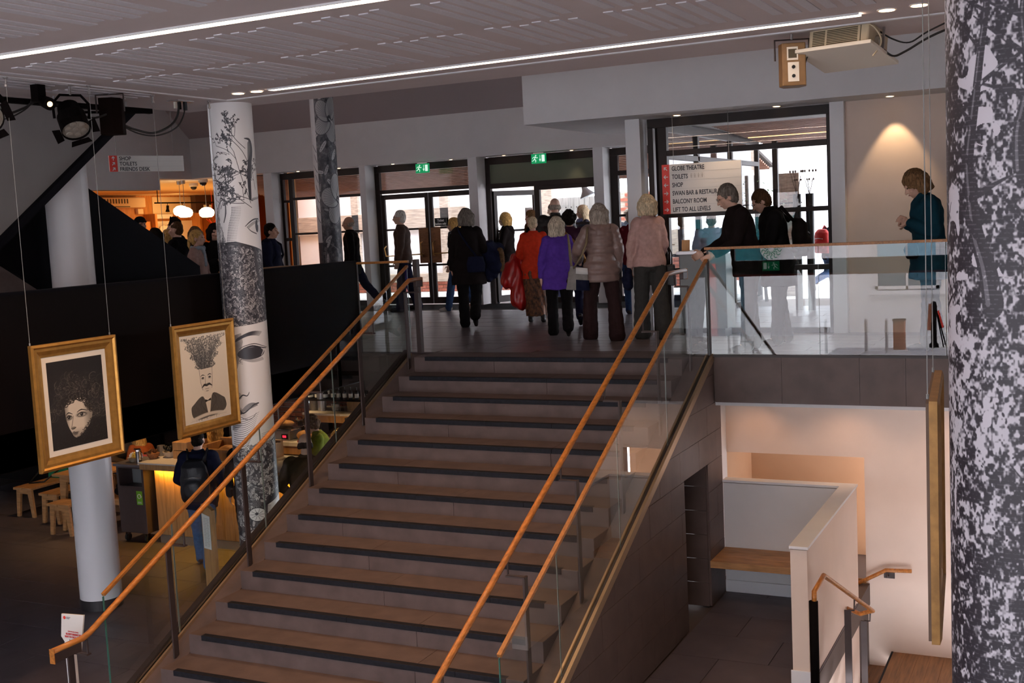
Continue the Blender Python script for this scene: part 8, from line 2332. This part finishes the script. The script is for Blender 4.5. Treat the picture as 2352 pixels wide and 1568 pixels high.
# ------------------------------------------------------------------ bags and carried coats
def carried(key, name, label, cat, mb, vox, m, disp=None, smooth=3, parts=()):
    W = PERSONS[key]['W']
    q = MB(); q.v = [tuple(W(v)) for v in mb.v]; q.f = mb.f
    o = link(name, fuse(q, vox, smooth, disp, name, m)); tag(o, label, cat)
    for nm, pm, mm in parts:
        pq = MB(); pq.v = [tuple(W(v)) for v in pm.v]; pq.f = pm.f
        link(nm, pq.mesh(nm, mm, True), o)
    return o
def strap(pts, w=.03, th=.007):
    m = MB(); P_ = [Vector(p) for p in pts]; n = len(P_)
    vs = []
    for i, p in enumerate(P_):
        t = (P_[min(i + 1, n - 1)] - P_[max(i - 1, 0)]).normalized()
        out = Vector((p.x, p.y, 0)).normalized() if Vector((p.x, p.y, 0)).length > 1e-3 else Vector((0, -1, 0))
        s = t.cross(out).normalized()
        vs += [p + s * w / 2 + out * th, p - s * w / 2 + out * th, p - s * w / 2 - out * th, p + s * w / 2 - out * th]
    fs = []
    for i in range(n - 1):
        for k in range(4): fs.append((4 * i + k, 4 * i + (k + 1) % 4, 4 * i + 4 + (k + 1) % 4, 4 * i + 4 + k))
    fs += [(0, 1, 2, 3)[::-1], tuple(range(4 * n - 4, 4 * n))]
    return m.add(vs, fs)
def backpack(key, label, m, hgt=.44, w=.30, d=.17, z=1.15, off=-.155, ms=None, lean=0):
    b = MB()
    b.rings([(Vector((0, off - d * .5, z - hgt / 2)), w * .44, d * .44), (Vector((0, off - d * .5, z - hgt / 2 + .05)), w * .52, d * .55), (Vector((0, off - d * .5, z)), w * .52, d * .56), (Vector((0, off - d * .5, z + hgt * .35)), w * .46, d * .5), (Vector((0, off - d * .5 + .02, z + hgt * .5)), w * .3, d * .3)], 20)
    b.ell((0, off - d * 1.0, z - hgt * .18), (w * .36, .05, hgt * .24), n=14, m=10)
    pk = MB().tube([(-w * .32, off - d * 1.05, z + hgt * .10), (0, off - d * 1.12, z + hgt * .13), (w * .32, off - d * 1.05, z + hgt * .10)], .006, 6)
    st = MB()
    for s in (-1, 1):
        st.add(*(lambda q: (q.v, q.f))(strap([(s * .10, off + .01, z + hgt * .42), (s * .125, -.02, 1.475 if z > 1.1 else 1.45), (s * .14, .12, 1.38), (s * .15, .145, 1.22), (s * .19, .06, 1.08), (s * .14, off, z - hgt * .35)], .045, .008)))
    return carried(key, 'backpack', label, 'backpack', b, .012, m, waves(22, 22, 26, .006), parts=(('zip', pk, M['steel']), ('strap', st, ms or m)))
BPK = mat('black_nylon', (0.012, 0.013, 0.017, 1), 0.5, bump=0.25, bscale=60)
backpack('navyman', 'dark backpack on the man in navy at the counter', BPK, .50, .34, .20, 1.14, -.16)
backpack('womR', 'black backpack on the woman leaning over the balustrade', BLACKB, .42, .30, .15, 1.14, -.17)
backpack('redpack', 'bright red backpack outside beside the right window post', REDBAG, .48, .36, .20, 1.18, -.14)
backpack('qnavy', 'navy backpack on the person right of the face pillar', NAVY, .42, .30, .16, 1.18, -.16)
# fur trimmed coat over the arm of the woman in black
b = MB(); rq = random.Random(2)
b.limb((.30, .10, 1.12), (.36, .16, 1.02), .13, .14); b.limb((.36, .12, 1.04), (.40, .02, .86), .14, .12); b.limb((.30, .06, 1.0), (.30, .02, .70), .10, .06); b.limb((.40, .06, .9), (.36, .04, .74), .11, .07); b.limb((.26, .12, 1.10), (.42, .18, 1.12), .10, .10)
fr = MB()
for k in range(16):
    a = k / 15 * PI; fr.ell((.47 + .03 * math.sin(a), .0 - .02 * math.cos(a), .96 - .16 * math.cos(a) * .9), (.04, .045, .035), n=8, m=6)
carried('black', 'folded_coat', 'navy coat with brown fur trim carried over an arm', 'coat', b, .014, NAVY, waves(24, 24, 30, .012), parts=(('fur_trim', fr, FUR),))
b = MB(); b.rings([(Vector((.13, -.19, .80)), .13, .05), (Vector((.13, -.20, .92)), .14, .06), (Vector((.13, -.19, 1.03)), .11, .04)], 16)
carried('black', 'shoulder_bag', 'soft navy shoulder bag across the back of the woman in black', 'bag', b, .012, NAVY, None, parts=(('strap', strap([(.15, -.19, 1.02), (.02, -.175, 1.2), (-.10, -.14, 1.40), (-.13, 0, 1.47)], .03), NAVY),))
# red satin coat over the left arm
b = MB()
b.limb((-.30, .12, 1.02), (-.34, .06, .90), .11, .12); b.limb((-.34, .04, .95), (-.26, .02, .34), .10, .15); b.limb((-.40, .02, .92), (-.46, .0, .66), .09, .11); b.limb((-.46, 0, .70), (-.40, -.02, .60), .10, .06); b.limb((-.22, .08, .95), (-.16, .06, .36), .07, .10)
carried('red', 'folded_coat', 'red satin coat hanging over the arm of the woman in orange red', 'coat', b, .014, REDCOAT, waves(40, 40, 9, .016), 2)
# handbags
b = MB(); b.rings([(Vector((.22, -.16, .66)), .07, .05), (Vector((.21, -.18, .75)), .09, .06), (Vector((.20, -.17, .92)), .055, .03)], 16)
CANV = cmat('khaki_canvas', (.22, .165, .10, 1))
carried('purple', 'shoulder_bag', 'small khaki canvas bag hanging behind the purple fleece', 'bag', b, .011, CANV, waves(30, 30, 40, .006), parts=(('strap', strap([(.20, -.17, .90), (.185, -.185, 1.1), (.175, -.15, 1.30), (.16, -.05, 1.46)], .045), CANV),))
b = MB().prism([(-.47, -.02, .66), (-.18, -.12, .64), (-.20, -.12, .92), (-.40, -.02, .96)], (.03, .12, 0))
b2 = MB().prism([(-.345, -.085, .652), (-.178, -.135, .642), (-.183, -.137, .77), (-.34, -.085, .785)], (.004, .02, 0))
b3 = MB().prism([(-.34, -.082, .86), (-.19, -.132, .845), (-.195, -.132, .925), (-.335, -.082, .94)], (.004, .02, 0))
carried('beige', 'tote_bag', 'grey tote with navy and white blocks on the arm of the woman in beige', 'bag', b, .011, cmat('grey_tote_cloth', (.24, .22, .20, 1)), None, parts=(('navy_panel', b2, NAVY), ('white_panel', b3, M['paper']), ('strap', strap([(-.36, -.04, .93), (-.26, -.17, 1.1), (-.20, -.19, 1.25), (-.17, -.10, 1.44)], .03), CANV)))
b = MB().prism([(.20, .04, .60), (.28, .28, .60), (.26, .24, .86), (.22, .08, .86)], (.11, -.03, 0))
LEA = mat('soft_black_leather', (.008, .007, .008, 1), .4, bump=.3, bscale=20)
hb = MB()
for dx in (0.03, .08): hb.tube([(.22 + dx, .09, .85), (.23 + dx, .12, 1.0), (.22 + dx * .6, .16, 1.12), (.25 + dx, .20, 1.0), (.25 + dx, .23, .85)], .008, 6)
carried('pink', 'handbag', 'black leather handbag with twin handles held by the woman in pink', 'bag', b, .011, LEA, waves(20, 20, 20, .006), parts=(('handles', hb, LEA),))
b = MB(); b.ell((-.26, .08, .70), (.07, .12, .10), n=14, m=10); b.ell((-.27, .03, .64), (.06, .10, .07), n=14, m=10); b.ell((-.25, .10, .80), (.05, .08, .06), n=12, m=8)
carried('pink', 'soft_hat', 'dark soft hat dangling from the other hand of the woman in pink', 'hat', b, .012, NAVY, waves(30, 30, 30, .01))
b = MB(); b.rings([(Vector((.22, -.02, .78)), .05, .10), (Vector((.23, -.02, .88)), .06, .11), (Vector((.22, -.02, .98)), .04, .08)], 14)
TAN = cmat('tan_leather', (.34, .17, .06, 1))
carried('cardi', 'shoulder_bag', 'tan strapped shoulder bag across the burgundy cardigan', 'bag', b, .011, TAN, None, parts=(('strap', strap([(.22, -.06, .96), (.14, -.17, 1.15), (0, -.165, 1.30), (-.12, -.12, 1.43)], .05), TAN),))
b = MB(); b.rings([(Vector((-.16, .20, .86)), .08, .05), (Vector((-.16, .21, .95)), .10, .07), (Vector((-.16, .20, 1.03)), .07, .04)], 14)
carried('wR', 'shoulder_bag', 'dark bag with brown trim at the front of the woman in teal', 'bag', b, .012, BLACK, None)
